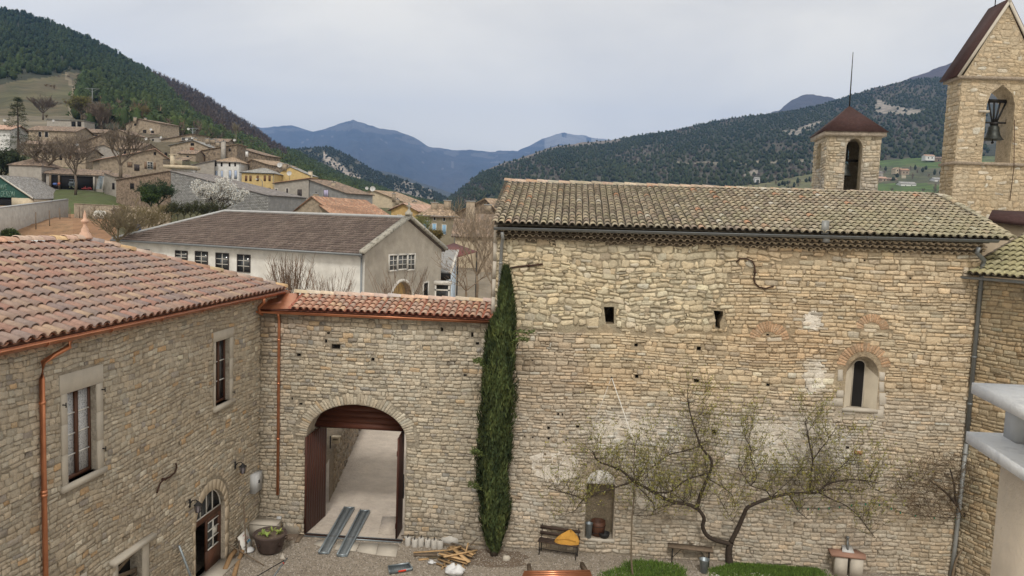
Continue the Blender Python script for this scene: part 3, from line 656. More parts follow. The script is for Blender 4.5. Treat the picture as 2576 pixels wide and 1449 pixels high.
pipe(left, [L.P(-.6, 7.66, ov+.08), L.P(-.55, 7.52, ov+.06), L.P(-.42, 7.36, .16), L.P(-.3, 7.16, .12), L.P(-.22, 7.10, .2)], M_copper, .05)
# ================================================================== church
C = G
church = thing('church', 'large stone church with a long lichened tile roof behind the apricot tree', 'church', C.P(11, 0))
def zone(s, z):
    x, y = C.px(s, z); return x, y
def C_t(s, z, rg=None):
    x, y = C.px(s, z); n1 = vn(s*.55, z*.7, 11); n2 = vn(s*1.6, z*1.8, 12); n3 = vn(s*.3, z*.9, 13)
    up = lerp((.63, .53, .35), (.68, .60, .44), n1)                     # rubble, upper left
    mid = lerp((.60, .47, .30), (.64, .52, .355), n1)
    mid = lerp(mid, (.57, .40, .24), .55*sstep(.45, .85, n3))
    low = lerp((.54, .465, .365), (.62, .55, .455), n2)
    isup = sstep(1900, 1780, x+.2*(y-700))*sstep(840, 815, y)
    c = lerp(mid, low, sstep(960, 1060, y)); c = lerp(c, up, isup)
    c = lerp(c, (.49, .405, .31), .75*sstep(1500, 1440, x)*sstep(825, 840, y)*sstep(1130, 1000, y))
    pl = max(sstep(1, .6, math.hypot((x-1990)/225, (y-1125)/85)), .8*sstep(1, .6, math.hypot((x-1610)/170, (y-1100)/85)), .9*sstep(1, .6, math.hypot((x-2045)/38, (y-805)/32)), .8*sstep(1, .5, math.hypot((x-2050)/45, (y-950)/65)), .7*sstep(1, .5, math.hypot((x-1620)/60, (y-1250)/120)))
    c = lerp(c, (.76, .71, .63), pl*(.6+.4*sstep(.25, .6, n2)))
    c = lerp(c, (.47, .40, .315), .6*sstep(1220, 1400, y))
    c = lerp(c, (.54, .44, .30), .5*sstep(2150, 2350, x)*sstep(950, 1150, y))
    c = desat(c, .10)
    if z > 9.70+.1*(s-CH0)/14: c = (.15, .125, .095)  # cornice zone: shade inside the tile arcs painted into the wall tint
    if rg is None:
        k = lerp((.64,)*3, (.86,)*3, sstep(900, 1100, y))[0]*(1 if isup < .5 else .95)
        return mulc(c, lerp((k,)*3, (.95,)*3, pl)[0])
    q = rg.random()
    if q < .05: c = lerp(c, (.55, .40, .25), .35)
    elif q < .10: c = lerp(c, (.62, .58, .5), .5)
    elif q < .14: c = lerp(c, (.34, .30, .26), .45)
    return jit(c, rg, .09+.03*(y < 1000), .028)
def pxrect(fr, x, y, w, h):
    a = fr.sz(x-w/2, y+h/2); b = fr.sz(x+w/2, y-h/2); return rect(a[0], a[1], b[0], b[1])
hole_w1 = [C.sz(*p) for p in ((1524, 815), (1545, 815), (1545, 772), (1519, 772))]
hole_w2 = [C.sz(*p) for p in ((1800, 826), (1812, 827), (1811, 812), (1819, 794), (1819, 783), (1795, 781), (1799, 800))]
pl_ = [(1600, 868, 9, 7), (1758, 877, 11, 9), (1602, 947, 9, 8), (1752, 958, 13, 7), (1932, 968, 9, 6), (1380, 1077, 7, 7), (1453, 1073, 8, 6), (1380, 1103, 6, 5), (1381, 1142, 10, 6), (1404, 1042, 5, 6), (1415, 1043, 4, 6), (1424, 1107, 4, 4), (1796, 1087, 13, 11), (1340, 1100, 5, 4), (1487, 1104, 5, 7), (1320, 1098, 4, 5), (2132, 1126, 9, 6), (1931, 842, 7, 4), (1339, 905, 4, 6), (2010, 1090, 8, 5), (2290, 700, 5, 4), (2175, 655, 5, 4)]
holes = [pxrect(C, *p) for p in pl_]
la0 = C.sz(2121, 1027); la1 = C.sz(2213, 1027); lat = C.sz(2178, 897); lsp = C.sz(2118, 946)
lanc = arch_poly(C.sz(2124, 1000)[0], C.sz(2211, 1000)[0]-.05, la0[1]+.0, lsp[1], lat[1]-lsp[1], 14)
ni0 = C.sz(1470, 1352); ni1 = C.sz(1541, 1352); nit = C.sz(1508, 1217)[1]; ntop = C.sz(1508, 1180)[1]
niche = rect(ni0[0], ni0[1], ni1[0], nit); 
Cout = rect(CH0, -.05, CH1, TOPC); allh = [hole_w1, hole_w2, lanc, niche]+holes
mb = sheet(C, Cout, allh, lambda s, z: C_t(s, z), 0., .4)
for h in [hole_w1, hole_w2]: reveal(mb, C, h, .6, (.3, .24, .16), (.015, .013, .012))
for h in holes: reveal(mb, C, h, .3, (.2, .16, .12), (.035, .03, .025))
reveal(mb, C, niche, .55, (.50, .44, .36), (.30, .25, .18))
# splayed lancet
ls0, ls1, lz0, lz1 = bb(lanc); g0, g1 = C.sz(2142, 1000)[0]+.0, C.sz(2171, 1000)[0]; 
Ci = Fr(C.P(0, 0, -.45), 4.3); gi0, gi1 = Ci.sz(2140, 1000)[0], Ci.sz(2170, 1000)[0]; spl = MB(); inner = arch_poly(gi0, gi1, Ci.sz(2155, 1023)[1], Ci.sz(2155, 918)[1], .16, 14); n = len(lanc)
for i in range(n):
    a, b, c, d = lanc[i], lanc[(i+1) % n], inner[(i+1) % n], inner[i]
    (spl if b[1] < lsp[1]+.1 else mb).add([C.P(*a), C.P(*b), C.P(*c, -.45), C.P(*d, -.45)], [(0, 1, 2, 3)], (.42, .36, .28))
for (a, b) in ((CH0, CH1),): 
    mb.add([C.P(a, -.05), C.P(a, TOPC), C.P(a, TOPC+1.6, -5), C.P(a, TOPC, -10), C.P(a, 0, -10)], [(0, 1, 2, 3, 4)], (.5, .44, .36))
    mb.add([C.P(b, -.05), C.P(b, 0, -10), C.P(b, TOPC, -10), C.P(b, TOPC+1.6, -5), C.P(b, TOPC)], [(0, 1, 2, 3, 4)], (.5, .44, .36))
cw = mb.build('wall', MM, church)
spl.build('window_splay', mat('pale_ashlar_splay', (.66, .60, .50), .08, 2.5, .9, .3, 30., .01, dirt=[((.46, .40, .32), 3., .5, .75, .4)]), church); frm = MB(); frm.tube([C.P(a, b, -.43) for a, b in inner]+[C.P(*inner[0], -.43)], .022, 6)
lw_ = frm.build('lancet_window', M_ashlar, church); MB().add([C.P(a, b, -.44) for a, b in inner], [tuple(range(len(inner)))]).build('pane', M_darkroom, lw_)
# stone zones
rubz = [C.sz(*p) for p in ((1240, 828), (1500, 832), (1680, 838), (1838, 842), (1800, 760), (1840, 690), (1990, 655), (2140, 640), (2100, 600), (1240, 570))]
lsur = [C.sz(*p) for p in ((2104, 1040), (2104, 930), (2122, 900), (2150, 880), (2190, 876), (2222, 905), (2222, 1052), (2120, 1045))]
nsur = arch_poly(ni0[0]-.02, ni1[0]+.06, nit-.25, nit, ntop-nit+.04, 10); nring = arch_poly(ni0[0]-.25, ni1[0]+.28, nit, nit, ntop-nit+.32, 12)
small = [grow(h, .01, .01, .01, .01) for h in holes]+[grow(hole_w1, .02, .02, .02, .04), hole_w2, niche, lsur, nring, nsur]
insA = Inside(rubz, small+[rect(0, 0, CH0, 12), rect(CH0, TOPC, 20, 12)]); insB = Inside(rect(CH0, 0, CH1, TOPC), small+[rubz])
P_r = coursed(rubz, insA, .10, .30, .15, .40, .055, 5, .012, 1.7, .42)
low_b = C.sz(1800, 1040)[1]
P_m = coursed(rect(CH0, low_b, CH1, TOPC), insB, .075, .185, .13, .46, .02, 41, .013)
P_l = coursed(rect(CH0, 0, CH1, low_b), insB, .085, .17, .12, .36, .03, 42, .013)
# blocked window arches of reddish voussoirs
vous = []
for (cx, cy, r_, r2, n_) in ((1934, 858, 24, 52, 17), (2193, 832, 22, 44, 15), (2172, 928, 46, 70, 21)):
    c = C.sz(cx, cy); k = abs(C.sz(cx+r_, cy)[0]-c[0]); k2 = abs(C.sz(cx+r2, cy)[0]-c[0])
    for i in range(n_):
        a0, a1 = math.pi*(.04+.92*(i+.08)/n_), math.pi*(.04+.92*(i+.92)/n_)
        vous.append([(c[0]+k*math.cos(a0), c[1]+k*math.sin(a0)), (c[0]+k2*math.cos(a0), c[1]+k2*math.sin(a0)), (c[0]+k2*math.cos(a1), c[1]+k2*math.sin(a1)), (c[0]+k*math.cos(a1), c[1]+k*math.sin(a1))])
vb = [(sum(p for p, _ in v)/4, sum(q for _, q in v)/4) for v in vous]
far_ = lambda P: all(math.hypot(sum(p for p, _ in P)/len(P)-a, sum(q for _, q in P)/len(P)-b) > .17 for a, b in vb)
P_m = [P for P in P_m if far_(P)]
lay_stones(C, cw, vous, lambda s, z, rg: jit((.50, .33, .21), rg, .12, .03), (.008, .02), 12, 'arch_stone')
qu = []; z = 0; i = 0
while z < TOPC-.1: h = .3+.1*((i*7) % 3)/3; qu.append(rect(CH0+.0, z, CH0+(.42 if i % 2 else .28), min(z+h, TOPC))); z += h; i += 1
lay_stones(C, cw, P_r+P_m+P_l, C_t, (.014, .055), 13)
dressed(C, cw, [[C.sz(*p) for p in q] for q in (
    ((2104, 982), (2122, 982), (2122, 1000), (2104, 1000)), ((2108, 930), (2120, 930), (2120, 958), (2107, 958)), ((2092, 1002), (2120, 1002), (2120, 1022), (2092, 1020)),
    ((2212, 935), (2226, 937), (2226, 958), (2212, 957)), ((2212, 960), (2224, 961), (2224, 985), (2212, 985)), ((2212, 988), (2232, 989), (2232, 1020), (2212, 1020)), ((2212, 1022), (2226, 1022), (2226, 1040), (2212, 1040)), ((2120, 1030), (2150, 1032), (2150, 1044), (2120, 1042)), ((2198, 1030), (2222, 1032), (2222, 1052), (2198, 1050)))], 33, .015)
sl = MB(); sl.obox(C.P((ls0+ls1)/2, lz0-.04, -.12), C.u*((ls1-ls0)/2+.04), C.n*.16, np.array([0, 0, .05])); sl.build('sill', M_ashlar, church)
M_patch = mat('old_white_plaster', (.74, .69, .62), .10, 5., .95, 1., 11., .05, dirt=[((.46, .39, .31), 3.1, .46, .66, .7), ((.40, .33, .25), 12., .56, .70, .7)])
for k_, pts in enumerate((((1872, 1088), (1905, 1066), (1960, 1070), (1990, 1060), (2040, 1066), (2092, 1070), (2134, 1088), (2118, 1120), (2070, 1130), (2056, 1152), (2000, 1150), (1985, 1168), (1935, 1150), (1915, 1128), (1885, 1118)), ((2026, 790), (2042, 780), (2062, 790), (2066, 812), (2058, 830), (2034, 828), (2024, 810)), ((2022, 915), (2050, 905), (2070, 925), (2076, 960), (2060, 990), (2034, 985), (2018, 950)), ((1500, 1068), (1560, 1050), (1640, 1062), (1668, 1090), (1640, 1120), (1590, 1112), (1540, 1125), (1505, 1105)), ((1590, 1225), (1650, 1215), (1680, 1250), (1650, 1290), (1610, 1280)), ((1330, 1150), (1400, 1130), (1450, 1150), (1455, 1200), (1400, 1215), (1345, 1195)))):
    O_ = [C.sz(*p) for p in pts]; O2 = []; rg = random.Random(k_)
    for i in range(len(O_)):
        a, b = O_[i], O_[(i+1) % len(O_)]
        for t in range(5): O2.append((a[0]+(b[0]-a[0])*t/5+rg.uniform(-.07, .07), a[1]+(b[1]-a[1])*t/5+rg.uniform(-.05, .05)))
    mb = sheet(C, O2, [], lambda s, z: (1, 1, 1), 0, .16)
    for V in mb.v:
        for q in V: s_ = (q-C.O)@C.u; q += C.n*(.010+.036*vn(s_*3.1, q[2]*3.4, 40+k_)+.014*vn(s_*9, q[2]*11, 50))
    mb.build('plaster_patch', M_patch, cw, smooth=True)
# niche: tympanum, arch ring, sill
tym = [(a, b) for a, b in arch_poly(ni0[0], ni1[0], nit, nit+.002, ntop-nit-.03, 12)]
M_wash = mat('flaking_whitewash', (.74, .72, .68), .06, 5., .95, .5, 18., .02, dirt=[((.33, .27, .2), 9., .56, .66, .8)])
MB().prism([C.P(a, b, -.02) for a, b in tym], C.n*.035).build('whitewashed_tympanum', M_wash, church)
vr = []
for i in range(13):
    a0, a1 = math.pi*(i+.06)/13, math.pi*(i+.94)/13; m = (ni0[0]+ni1[0])/2; k = (ni1[0]-ni0[0])/2+.02; k2 = k+.22; e = ntop-nit
    vr.append([(m+k*math.cos(a0), nit+e*math.sin(a0)), (m+k2*math.cos(a0), nit+(e+.22)*math.sin(a0)), (m+k2*math.cos(a1), nit+(e+.22)*math.sin(a1)), (m+k*math.cos(a1), nit+e*math.sin(a1))])
lay_stones(C, cw, vr, lambda s, z, rg: jit((.50, .43, .33), rg, .1, .03), (.01, .025), 14, 'arch_stone')
MB().obox(C.P((ni0[0]+ni1[0])/2, ni0[1]-.06, -.2), C.u*((ni1[0]-ni0[0])/2+.06), C.n*.24, np.array([0, 0, .055])).build('sill', M_ashlar, church)
# white quoins on the left corner
nm = thing  # alias
z = 7.4; i = 0
while z < TOPC-.2:
    h = .55; MB().obox(C.P(CH0-.05, z+h/2, -.25), C.u*.055, C.n*.26, np.array([0, 0, h/2-.006])).build('quoin', M_ashlar, church); z += h; i += 1
# roof
Cf = Fr(C.P(0, 0, .38), 4.3); Ck = Fr(C.P(0, 0, -5.0), 4.3)
p0 = Cf.sz(1243, 562); p1 = Cf.sz(2545, 602); q0 = Ck.sz(1271, 458); q1 = Ck.sz(2374, 496)
E0 = Cf.P(*p0); E1 = Cf.P(*p1); R0_ = Ck.P(*q0); R1_ = Ck.P(*q1)
uC = E1-E0; WC = np.linalg.norm(uC); uC /= WC; v_ = R0_-E0; v_ -= uC*(v_@uC); SLC = np.linalg.norm(v_); v_ /= SLC
offL = (R0_-E0)@uC; offR = WC-(R1_-E0)@uC
clipC = lambda s, t: (s > offL*t/SLC-.05) and (s < WC-offR*t/SLC*.98)
colsC = [(.43, .375, .29), (.40, .355, .27), (.47, .41, .32), (.37, .31, .245), (.41, .335, .255), (.35, .31, .25), (.46, .395, .29), (.38, .34, .25), (.31, .26, .21), (.42, .375, .30), (.27, .235, .19)]
colsC = [mulc(c, .98) for c in colsC]*6+[(.50, .30, .20), (.46, .32, .23), (.56, .53, .47)]
def skC(ci, s, t, rg):
    g_ = sstep(8, 12, s)*sstep(3.8, 1., t); return lerp(ci, (.36, .345, .22), .4*g_)
rb = MB(); rb.add([E0-[0, 0, .04], E1-[0, 0, .04], R1_-[0, 0, .04], R0_-[0, 0, .04]], [(0, 1, 2, 3)], (.22, .19, .15))
bk0 = R0_-C.n*5.2-[0, 0, 1.9]; bk1 = E1-C.n*10.6
rb.add([R0_-[0, 0, .04], R1_-[0, 0, .04], bk1, bk0], [(0, 1, 2, 3)], (.4, .36, .27)); rb.add([E1-[0, 0, .04], bk1, R1_-[0, 0, .04]], [(0, 1, 2)], (.4, .36, .27))
crf = rb.build('roof', M_tileold, church)
tile_roof(crf, E0, uC, v_, WC, SLC, .212, .345, colsC, M_tileold, clipC, 6, (.10, .085, .07), skC)
ridge_tiles(crf, R0_+[0, 0, .03], R1_+[0, 0, .03], [(.50, .36, .28), (.50, .44, .36), (.46, .40, .32), (.52, .40, .32)], M_tileold, .12, .40, 6)
ridge_tiles(crf, E1+[0, 0, .02], R1_+[0, 0, .03], [(.42, .38, .28), (.46, .40, .30)], M_tileold, .12, .40, 7)
ga = Cf.sz(1243, 574); gb_ = Cf.sz(2508, 606); gutter(church, Cf.P(ga[0], ga[1]+.02, .06), Cf.P(gb_[0], gb_[1]+.02, .06), M_zinc, .075)
cb = MB(); V0, F0 = barrel(.205, .3, .46, .46, 0, .014); B = np.column_stack([C.u, C.n*-1, [0, 0, 1]])
nn_ = int((CH1-CH0+.1)/.205)
for row, (z, d, sh) in enumerate(((9.70, .14, 0), (9.83, .25, .1), (9.95, .34, 0))):
    for i in range(nn_):
        t = mulc((.54, .45, .33), R.uniform(.75, 1.1)); Z0 = z+.10*(i/nn_)
        cb.bulk(V0@B.T+C.P(CH0+.08+sh+i*.205, Z0, d), F0, np.tile(np.array(t), (len(F0), 1)))
cb.build('cornice_tiles', M_tile, church, smooth=True, kind='stuff')
cm = MB()  # mortar beds and backing, tinted dark to paint the shade behind the tiles
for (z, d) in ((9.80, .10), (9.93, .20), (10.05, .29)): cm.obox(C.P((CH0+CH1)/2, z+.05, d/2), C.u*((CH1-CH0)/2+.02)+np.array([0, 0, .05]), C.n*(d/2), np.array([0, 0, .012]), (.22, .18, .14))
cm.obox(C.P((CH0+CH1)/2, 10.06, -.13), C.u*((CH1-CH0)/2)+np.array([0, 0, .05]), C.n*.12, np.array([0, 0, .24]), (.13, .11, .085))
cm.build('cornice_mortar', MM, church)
pipe(church, [Cf.P(ga[0]+.25, 9.95, .03), C.P(ga[0]+.27, 9.75, .30), C.P(CH0+.16, 9.55, .09), C.P(CH0+.14, 8.4, .09), C.P(CH0+.10, 6, .09)], M_pipegrey, .05, [C.P(CH0+.15, 9.0, .09)])
a = C.sz(2457, 635)[0]; b = C.sz(2436, 1150)[0]; sp_ = (a+b)/2
pipe(church, [Cf.P(gb_[0]-.5, 10.02, .04), C.P(gb_[0]-.52, 9.86, .38), C.P(sp_, 9.64, .16), C.P(sp_, 9.5, .10), C.P(sp_, 4.2, .10)], M_zinc, .06, [C.P(sp_, z, .10) for z in (8.8, 6.8, 5.4)])
pipe(church, [C.P(sp_, 4.2, .10), C.P(sp_-.06, 1, .10), C.P(sp_-.1, 0, .10)], M_pipegrey, .06, [C.P(sp_, 3.9, .10)])
# little zinc vent in the gutter line
vt = C.sz(2076, 570); MB().obox(Cf.P(Cf.sz(2076, 570)[0], Cf.sz(2076, 572)[1], .0), C.u*.1, C.n*.03, np.array([0, 0, .2])).obox(Cf.P(Cf.sz(2078, 602)[0], Cf.sz(2078, 602)[1], .0), C.u*.09, C.n*.05, np.array([0, 0, .09])).build('zinc_flashing', M_pipegrey, church)
# tie-rod anchors
def anchor(fr, pts, label, rad=.022, name='wall_anchor'):
    P = [fr.P(*fr.sz(*p), .07) for p in pts]; o = thing(name, label, 'iron anchor', P[0]); MB().tube(P, rad, 6).build('iron_bar', M_rust, o); m = P[len(P)//2]
    MB().tube([m-fr.n*.08, m+fr.n*.05], rad*1.6, 6).build('pin', M_rust, o)
anchor(C, ((1851, 659), (1860, 651), (1875, 650), (1890, 656), (1897, 668), (1898, 685), (1895, 700), (1898, 712), (1908, 722), (1925, 725), (1945, 719)), 'S-shaped rusty iron wall anchor high on the church wall')
anchor(C, ((1283, 674), (1300, 671), (1330, 668), (1366, 664)), 'straight rusty iron wall anchor beside the cypress tip', .028)
anchor(L, ((436, 1165), (438, 1175), (433, 1189), (420, 1200), (406, 1205), (397, 1214), (391, 1228), (388, 1240)), 'curved rusty iron wall anchor on the left house between window and door')
# ---------------- annex on the right
Rr = Fr(C.P(CH1, 0), 66); zG = Rr.sz(2500, 697)[1]-.03
annex = thing('church_annex', 'stone annex with a mossy tile roof at the right edge', 'building', Rr.P(1, 0))
def R_t(s, z, rg=None):
    c = lerp((.44, .345, .22), (.48, .40, .28), vn(s*.8, z*.8, 8)); c = lerp(c, (.36, .30, .23), .4*sstep(3, 0, z))
    return mulc(c, .72) if rg is None else jit(c, rg, .13, .04)
aw = sheet(Rr, rect(0, -.05, 9, zG), [], lambda s, z: R_t(s, z)).build('wall', MM, annex)
lay_stones(Rr, aw, coursed(rect(0, 0, 7, zG), Inside(rect(0, 0, 7, zG), []), .085, .17, .16, .42, .02, 51, .012), R_t, (.012, .04), 15, limit=200)
eA = Rr.P(-.25, zG+.05, .35); vA = -Rr.n*1.0+np.array([0, 0, .42]); LA = 3.6; vA /= np.linalg.norm(vA)
rb = MB(); rb.add([eA, eA+Rr.u*9, eA+Rr.u*9+vA*LA, eA+vA*LA], [(0, 1, 2, 3)], (.2, .17, .12)); arf = rb.build('roof', M_tileold, annex)
tile_roof(arf, eA+[0, 0, .04], Rr.u, vA, 6.5, LA, .212, .34, [lerp(c, (.42, .41, .2), .5) for c in colsC], M_tileold, None, 16, (.17, .14, .11), limit=150)
gutter(annex, Rr.P(-.3, zG+.0, .43), Rr.P(8, zG+.0, .43), M_zinc, .07)
# ---------------- gable belfry on the right
def T_t(s, z, rg=None):
    c = lerp((.50, .40, .27), (.54, .45, .33), vn(s*.9, z*.9, 18))
    if rg is None: return mulc(c, .88)
    if rg.random() < .1: c = (.58, .53, .44)
    return jit(c, rg, .07, .02)
BY = 29.0; o_ = aty(2400, 450, BY); T = Fr(o_, 3)
t_l = T.sz(2403, 409)[0]; t_lu = T.sz(2418, 201)[0]; apx = T.sz(2537, 9); zc = T.sz(2440, 196)[1]; zbelt = T.sz(2440, 411)[1]
tw_l = (t_l+t_lu)/2; half = apx[0]-tw_l; tw_r = apx[0]+half; DT = 1.0
tower = thing('bell_gable', 'tall pointed stone bell gable with an open arch at the right edge', 'bell tower', T.P((tw_l+tw_r)/2, 9))
ol, orr = T.sz(2481, 270)[0], T.sz(2553, 270)[0]; ol2 = (ol+T.sz(2471, 400)[0])/2; zs = T.sz(2500, 262)[1]; za = T.sz(2525, 213)[1]; zo = T.sz(2500, 408)[1]
oc = (ol2+orr)/2; opn = [(ol2, zo), (orr, zo), (orr, zs), (orr-.12*(orr-ol2), zs+(za-zs)*.55), (oc, za), (ol2+.12*(orr-ol2), zs+(za-zs)*.55), (ol2, zs)]
tout = [(tw_l, zbelt-4), (tw_r, zbelt-4), (tw_r, zc), (apx[0], apx[1]-.05), (tw_l, zc)]
mb = sheet(T, tout, [opn], lambda s, z: T_t(s, z)); reveal(mb, T, opn, DT, (.50, .42, .31))
Ts = Fr(T.P(tw_l, 0), 3-90, 1) if False else None
mb2 = MB(); sheet(Fr(T.P(0, 0, -DT), 3), tout, [opn], lambda s, z: T_t(s, z), 0, .8, mb)
mb.add([T.P(tw_l, zbelt-4), T.P(tw_l, zc), T.P(tw_l, zc, -DT), T.P(tw_l, zbelt-4, -DT)], [(0, 1, 2, 3)], (.44, .36, .25)); mb.add([T.P(tw_r, zbelt-4), T.P(tw_r, zbelt-4, -DT), T.P(tw_r, zc, -DT), T.P(tw_r, zc)], [(0, 1, 2, 3)], (.44, .36, .25))
tw = mb.build('wall', MM, tower)
lay_stones(T, tw, coursed(tout, Inside(tout, [opn]), .12, .26, .16, .40, .05, 61, .03, 1.8, .4), T_t, (.006, .020), 17)
Tl = Fr(T.P(tw_l, 0, -DT), 93, 1)
lay_stones(Tl, tw, coursed(rect(.02, zbelt-3.8, DT-.02, zc), Inside(rect(0, 0, DT, zc), []), .12, .24, .15, .4, .02, 62, .02), lambda s, z, rg: mulc(T_t(s, z, rg), .95), (.012, .035), 18, limit=60)
for z, e in ((zbelt, .08), (zc, .13)): MB().obox(T.P(apx[0], z, -DT/2), T.u*(half+e), T.n*(DT/2+e), np.array([0, 0, .055]), (.36, .30, .24)).build('string_course', M_ashlar if False else MM, tower)
ap_ = np.array([0, 0, 0]); rf = MB(); M_slate = mat('brown_flat_tiles', (.052, .025, .024), .3, 8., .8, .5, 30., .02, dirt=[((.09, .06, .055), 14., .5, .7, .5)])
for sg in (-1, 1):
    a = T.P(apx[0]+sg*(half+.18), zc+.04, .03); b = T.P(apx[0], apx[1]+.12, .03); w = -T.n*(DT+.25)
    nn2 = np.cross(b-a, w); nn2 /= np.linalg.norm(nn2); nn2 *= np.sign(nn2[2]) if nn2[2] else 1
    rf.prism([a, b, b+w, a+w], nn2*.07)
    MB().obox((a+b)/2+T.n*.02-nn2*.03, (b-a)/2, T.n*.03, nn2*.05).build('verge', M_ashlar, tower)
rf.build('roof', M_slate, tower)
MB().tube([T.P(apx[0]-.1, apx[1], -DT*.7), T.P(apx[0]-.1, apx[1]+2, -DT*.7)], .02, 5).build('lightning_rod', M_iron, tower)
MB().tube([T.P(*T.sz(2550, 302), .05), T.P(*T.sz(2545, 420), .14), T.P(*T.sz(2538, 505), .06)], .014, 5).build('bell_cable', M_rust, tower)
M_bronze = mat('dark_bronze', (.05, .055, .052), .3, 9., .5, .2, 30., .005, metal=.6)
def bell(parent, P, r, h):
    o = MB().lathe(P, [(.0, h), (.35*r, h*.98), (.5*r, h*.88), (.55*r, h*.6), (.66*r, h*.3), (.85*r, h*.1), (r, 0), (.92*r, .0), (.55*r, h*.25), (.0, h*.6)], 20).build('bell', M_bronze, parent, smooth=True)
    MB().tube([P+[0, 0, h*.5], P+[0, 0, -.1]], .02, 6).lathe(P+[0, 0, -.15], [(0, 0), (.05, .02), (.05, .08), (0, .1)], 8).build('clapper', M_iron, o); return o
Tm = Fr(T.P(0, 0, -.5), 3); bc = Tm.sz(2497, 352); bt = Tm.sz(2500, 315); br = abs(Tm.sz(2522, 352)[0]-Tm.sz(2472, 352)[0])/2
bb_ = bell(tower, Tm.P(*bc), br, bt[1]-bc[1])
yk = MB(); y0 = Tm.sz(2500, 312)[1]; y1 = Tm.sz(2500, 254)[1]; sx = bc[0]
for k in (-1, -.35, .35, 1): yk.tube([Tm.P(sx+.06*k, y0), Tm.P(sx+br*k*.9+.05, y1)], .035, 6)
yk.tube([Tm.P(sx-br*.95, y1), Tm.P(sx+br*1.1, y1)], .07, 8); yk.tube([Tm.P(ol2, y0+.05), Tm.P(orr, y0+.05)], .035, 6); yk.lathe(Tm.P(sx, y0-.05), [(0, 0), (.14, 0), (.16, .1), (0, .14)], 10)
yk.build('bell_headstock', M_iron, tower)
kn = Tm.sz(2538, 303); MB().lathe(Tm.P(*kn), [(0, -.12), (.12, -.05), (.12, .05), (0, .12)], 8).build('bell_wheel', M_iron, tower)
MB().obox(T.P(T.sz(2472, 281)[0], T.sz(2472, 281)[1], .04), T.u*.18, T.n*.1, np.array([0, 0, .035])).build('corbel', M_ashlar, tower)
# ---------------- small square belfry
SY = 29.7; o_ = aty(2078, 400, SY); S = Fr(o_, 8); sw = S.sz(2214, 350)[0]-S.sz(2078, 350)[0]; zt = S.sz(2140, 341)[1]; z0s = S.sz(2140, 478)[1]-1.6
bel = thing('square_belfry', 'small square stone belfry with a pyramid roof behind the church ridge', 'bell tower', S.P(sw/2, z0s))
s_l, s_r = S.sz(2127, 400)[0]-.0, S.sz(2168, 400)[0]; zsp = S.sz(2148, 372)[1]; ztp = S.sz(2148, 348)[1]
op = arch_poly(s_l, s_r, z0s, zsp, ztp-zsp, 12); so = rect(0, z0s, sw, zt)
so2 = [(0, z0s), (s_l, z0s)]+[p for p in arch_poly(s_l, s_r, z0s, zsp, ztp-zsp, 12)[2:]][::-1][::1]
def B_t(s, z, rg=None):
    c = lerp((.47, .40, .30), (.52, .46, .37), vn(s*1.5, z*1.2, 28)); c = lerp(c, (.36, .34, .32), .6*sstep(.55, .8, vn(s*1.1+4, z*1.0, 29)))
    return mulc(c, .8) if rg is None else jit(c, rg, .13, .03)
op[0] = (s_l, z0s+.02); op[1] = (s_r, z0s+.02)
mb = sheet(S, so, [op], lambda s, z: B_t(s, z)); reveal(mb, S, op, .4, (.44, .38, .29))
inn = S.P(sw/2, 0, -sw/2)
Sl = Fr(S.P(0, 0, -sw), 98); la_ = arch_poly(sw-1.45, sw-.75, zsp-.75, zsp-.05, .32, 10)
sheet(Sl, rect(0, z0s, sw, zt), [la_], lambda s, z: mulc(B_t(s, z), 1.0), 0, .5, mb); reveal(mb, Sl, la_, .25, (.46, .40, .31), (.40, .34, .26))
mb.add([S.P(sw, z0s), S.P(sw, z0s, -sw), S.P(sw, zt, -sw), S.P(sw, zt)], [(0, 1, 2, 3)], (.4, .34, .26))
opb = arch_poly(.75, sw-.6, z0s+2.3, zsp, .35, 10); sheet(Fr(S.P(0, 0, -sw), 8), so, [opb], lambda s, z: mulc(B_t(s, z), .9), 0, .8, mb)
bwl = mb.build('wall', MM, bel)
lay_stones(S, bwl, coursed(so, Inside(so, [op]), .09, .2, .12, .36, .03, 71, .018), B_t, (.012, .04), 19)
lay_stones(Sl, bwl, coursed(rect(0, z0s, sw, zt), Inside(rect(0, z0s, sw, zt), [la_]), .09, .2, .12, .36, .03, 72, .018), B_t, (.012, .04), 20, limit=100)
MB().obox(S.P(sw/2, zt+.06, -sw/2), S.u*(sw/2+.14), S.n*(sw/2+.14), np.array([0, 0, .085]), (.44, .38, .32)).build('cornice', MM, bel)
aS = S.P(sw/2, S.sz(2136, 266)[1]+.0, -sw/2); Dm = aS[1]; aS = aty(2137, 266, Dm); c4 = [S.P(-.2, zt+.14, .2), S.P(sw+.2, zt+.14, .2), S.P(sw+.2, zt+.14, -sw-.2), S.P(-.2, zt+.14, -sw-.2)]
MB().add(c4+[aS], [(0, 1, 4), (1, 2, 4), (2, 3, 4), (3, 0, 4), (3, 2, 1, 0)]).build('roof', M_slate, bel)
tp = aty(2146, 131, Dm); MB().tube([aS-[0, 0, .1], tp], [.03, .012], 6).build('lightning_rod', M_iron, bel)
bP = S.P((s_l+s_r)/2-.12, S.sz(2140, 440)[1], -.7); bell(bel, bP, .30, .5); MB().tube([bP+[-.35, 0, .62], bP+[.5, 0, .62]], .05, 6).box(bP+np.array([-.12, -.1, .65]), bP+np.array([.05, .1, 1.3])).build('bell_frame', M_iron, bel)
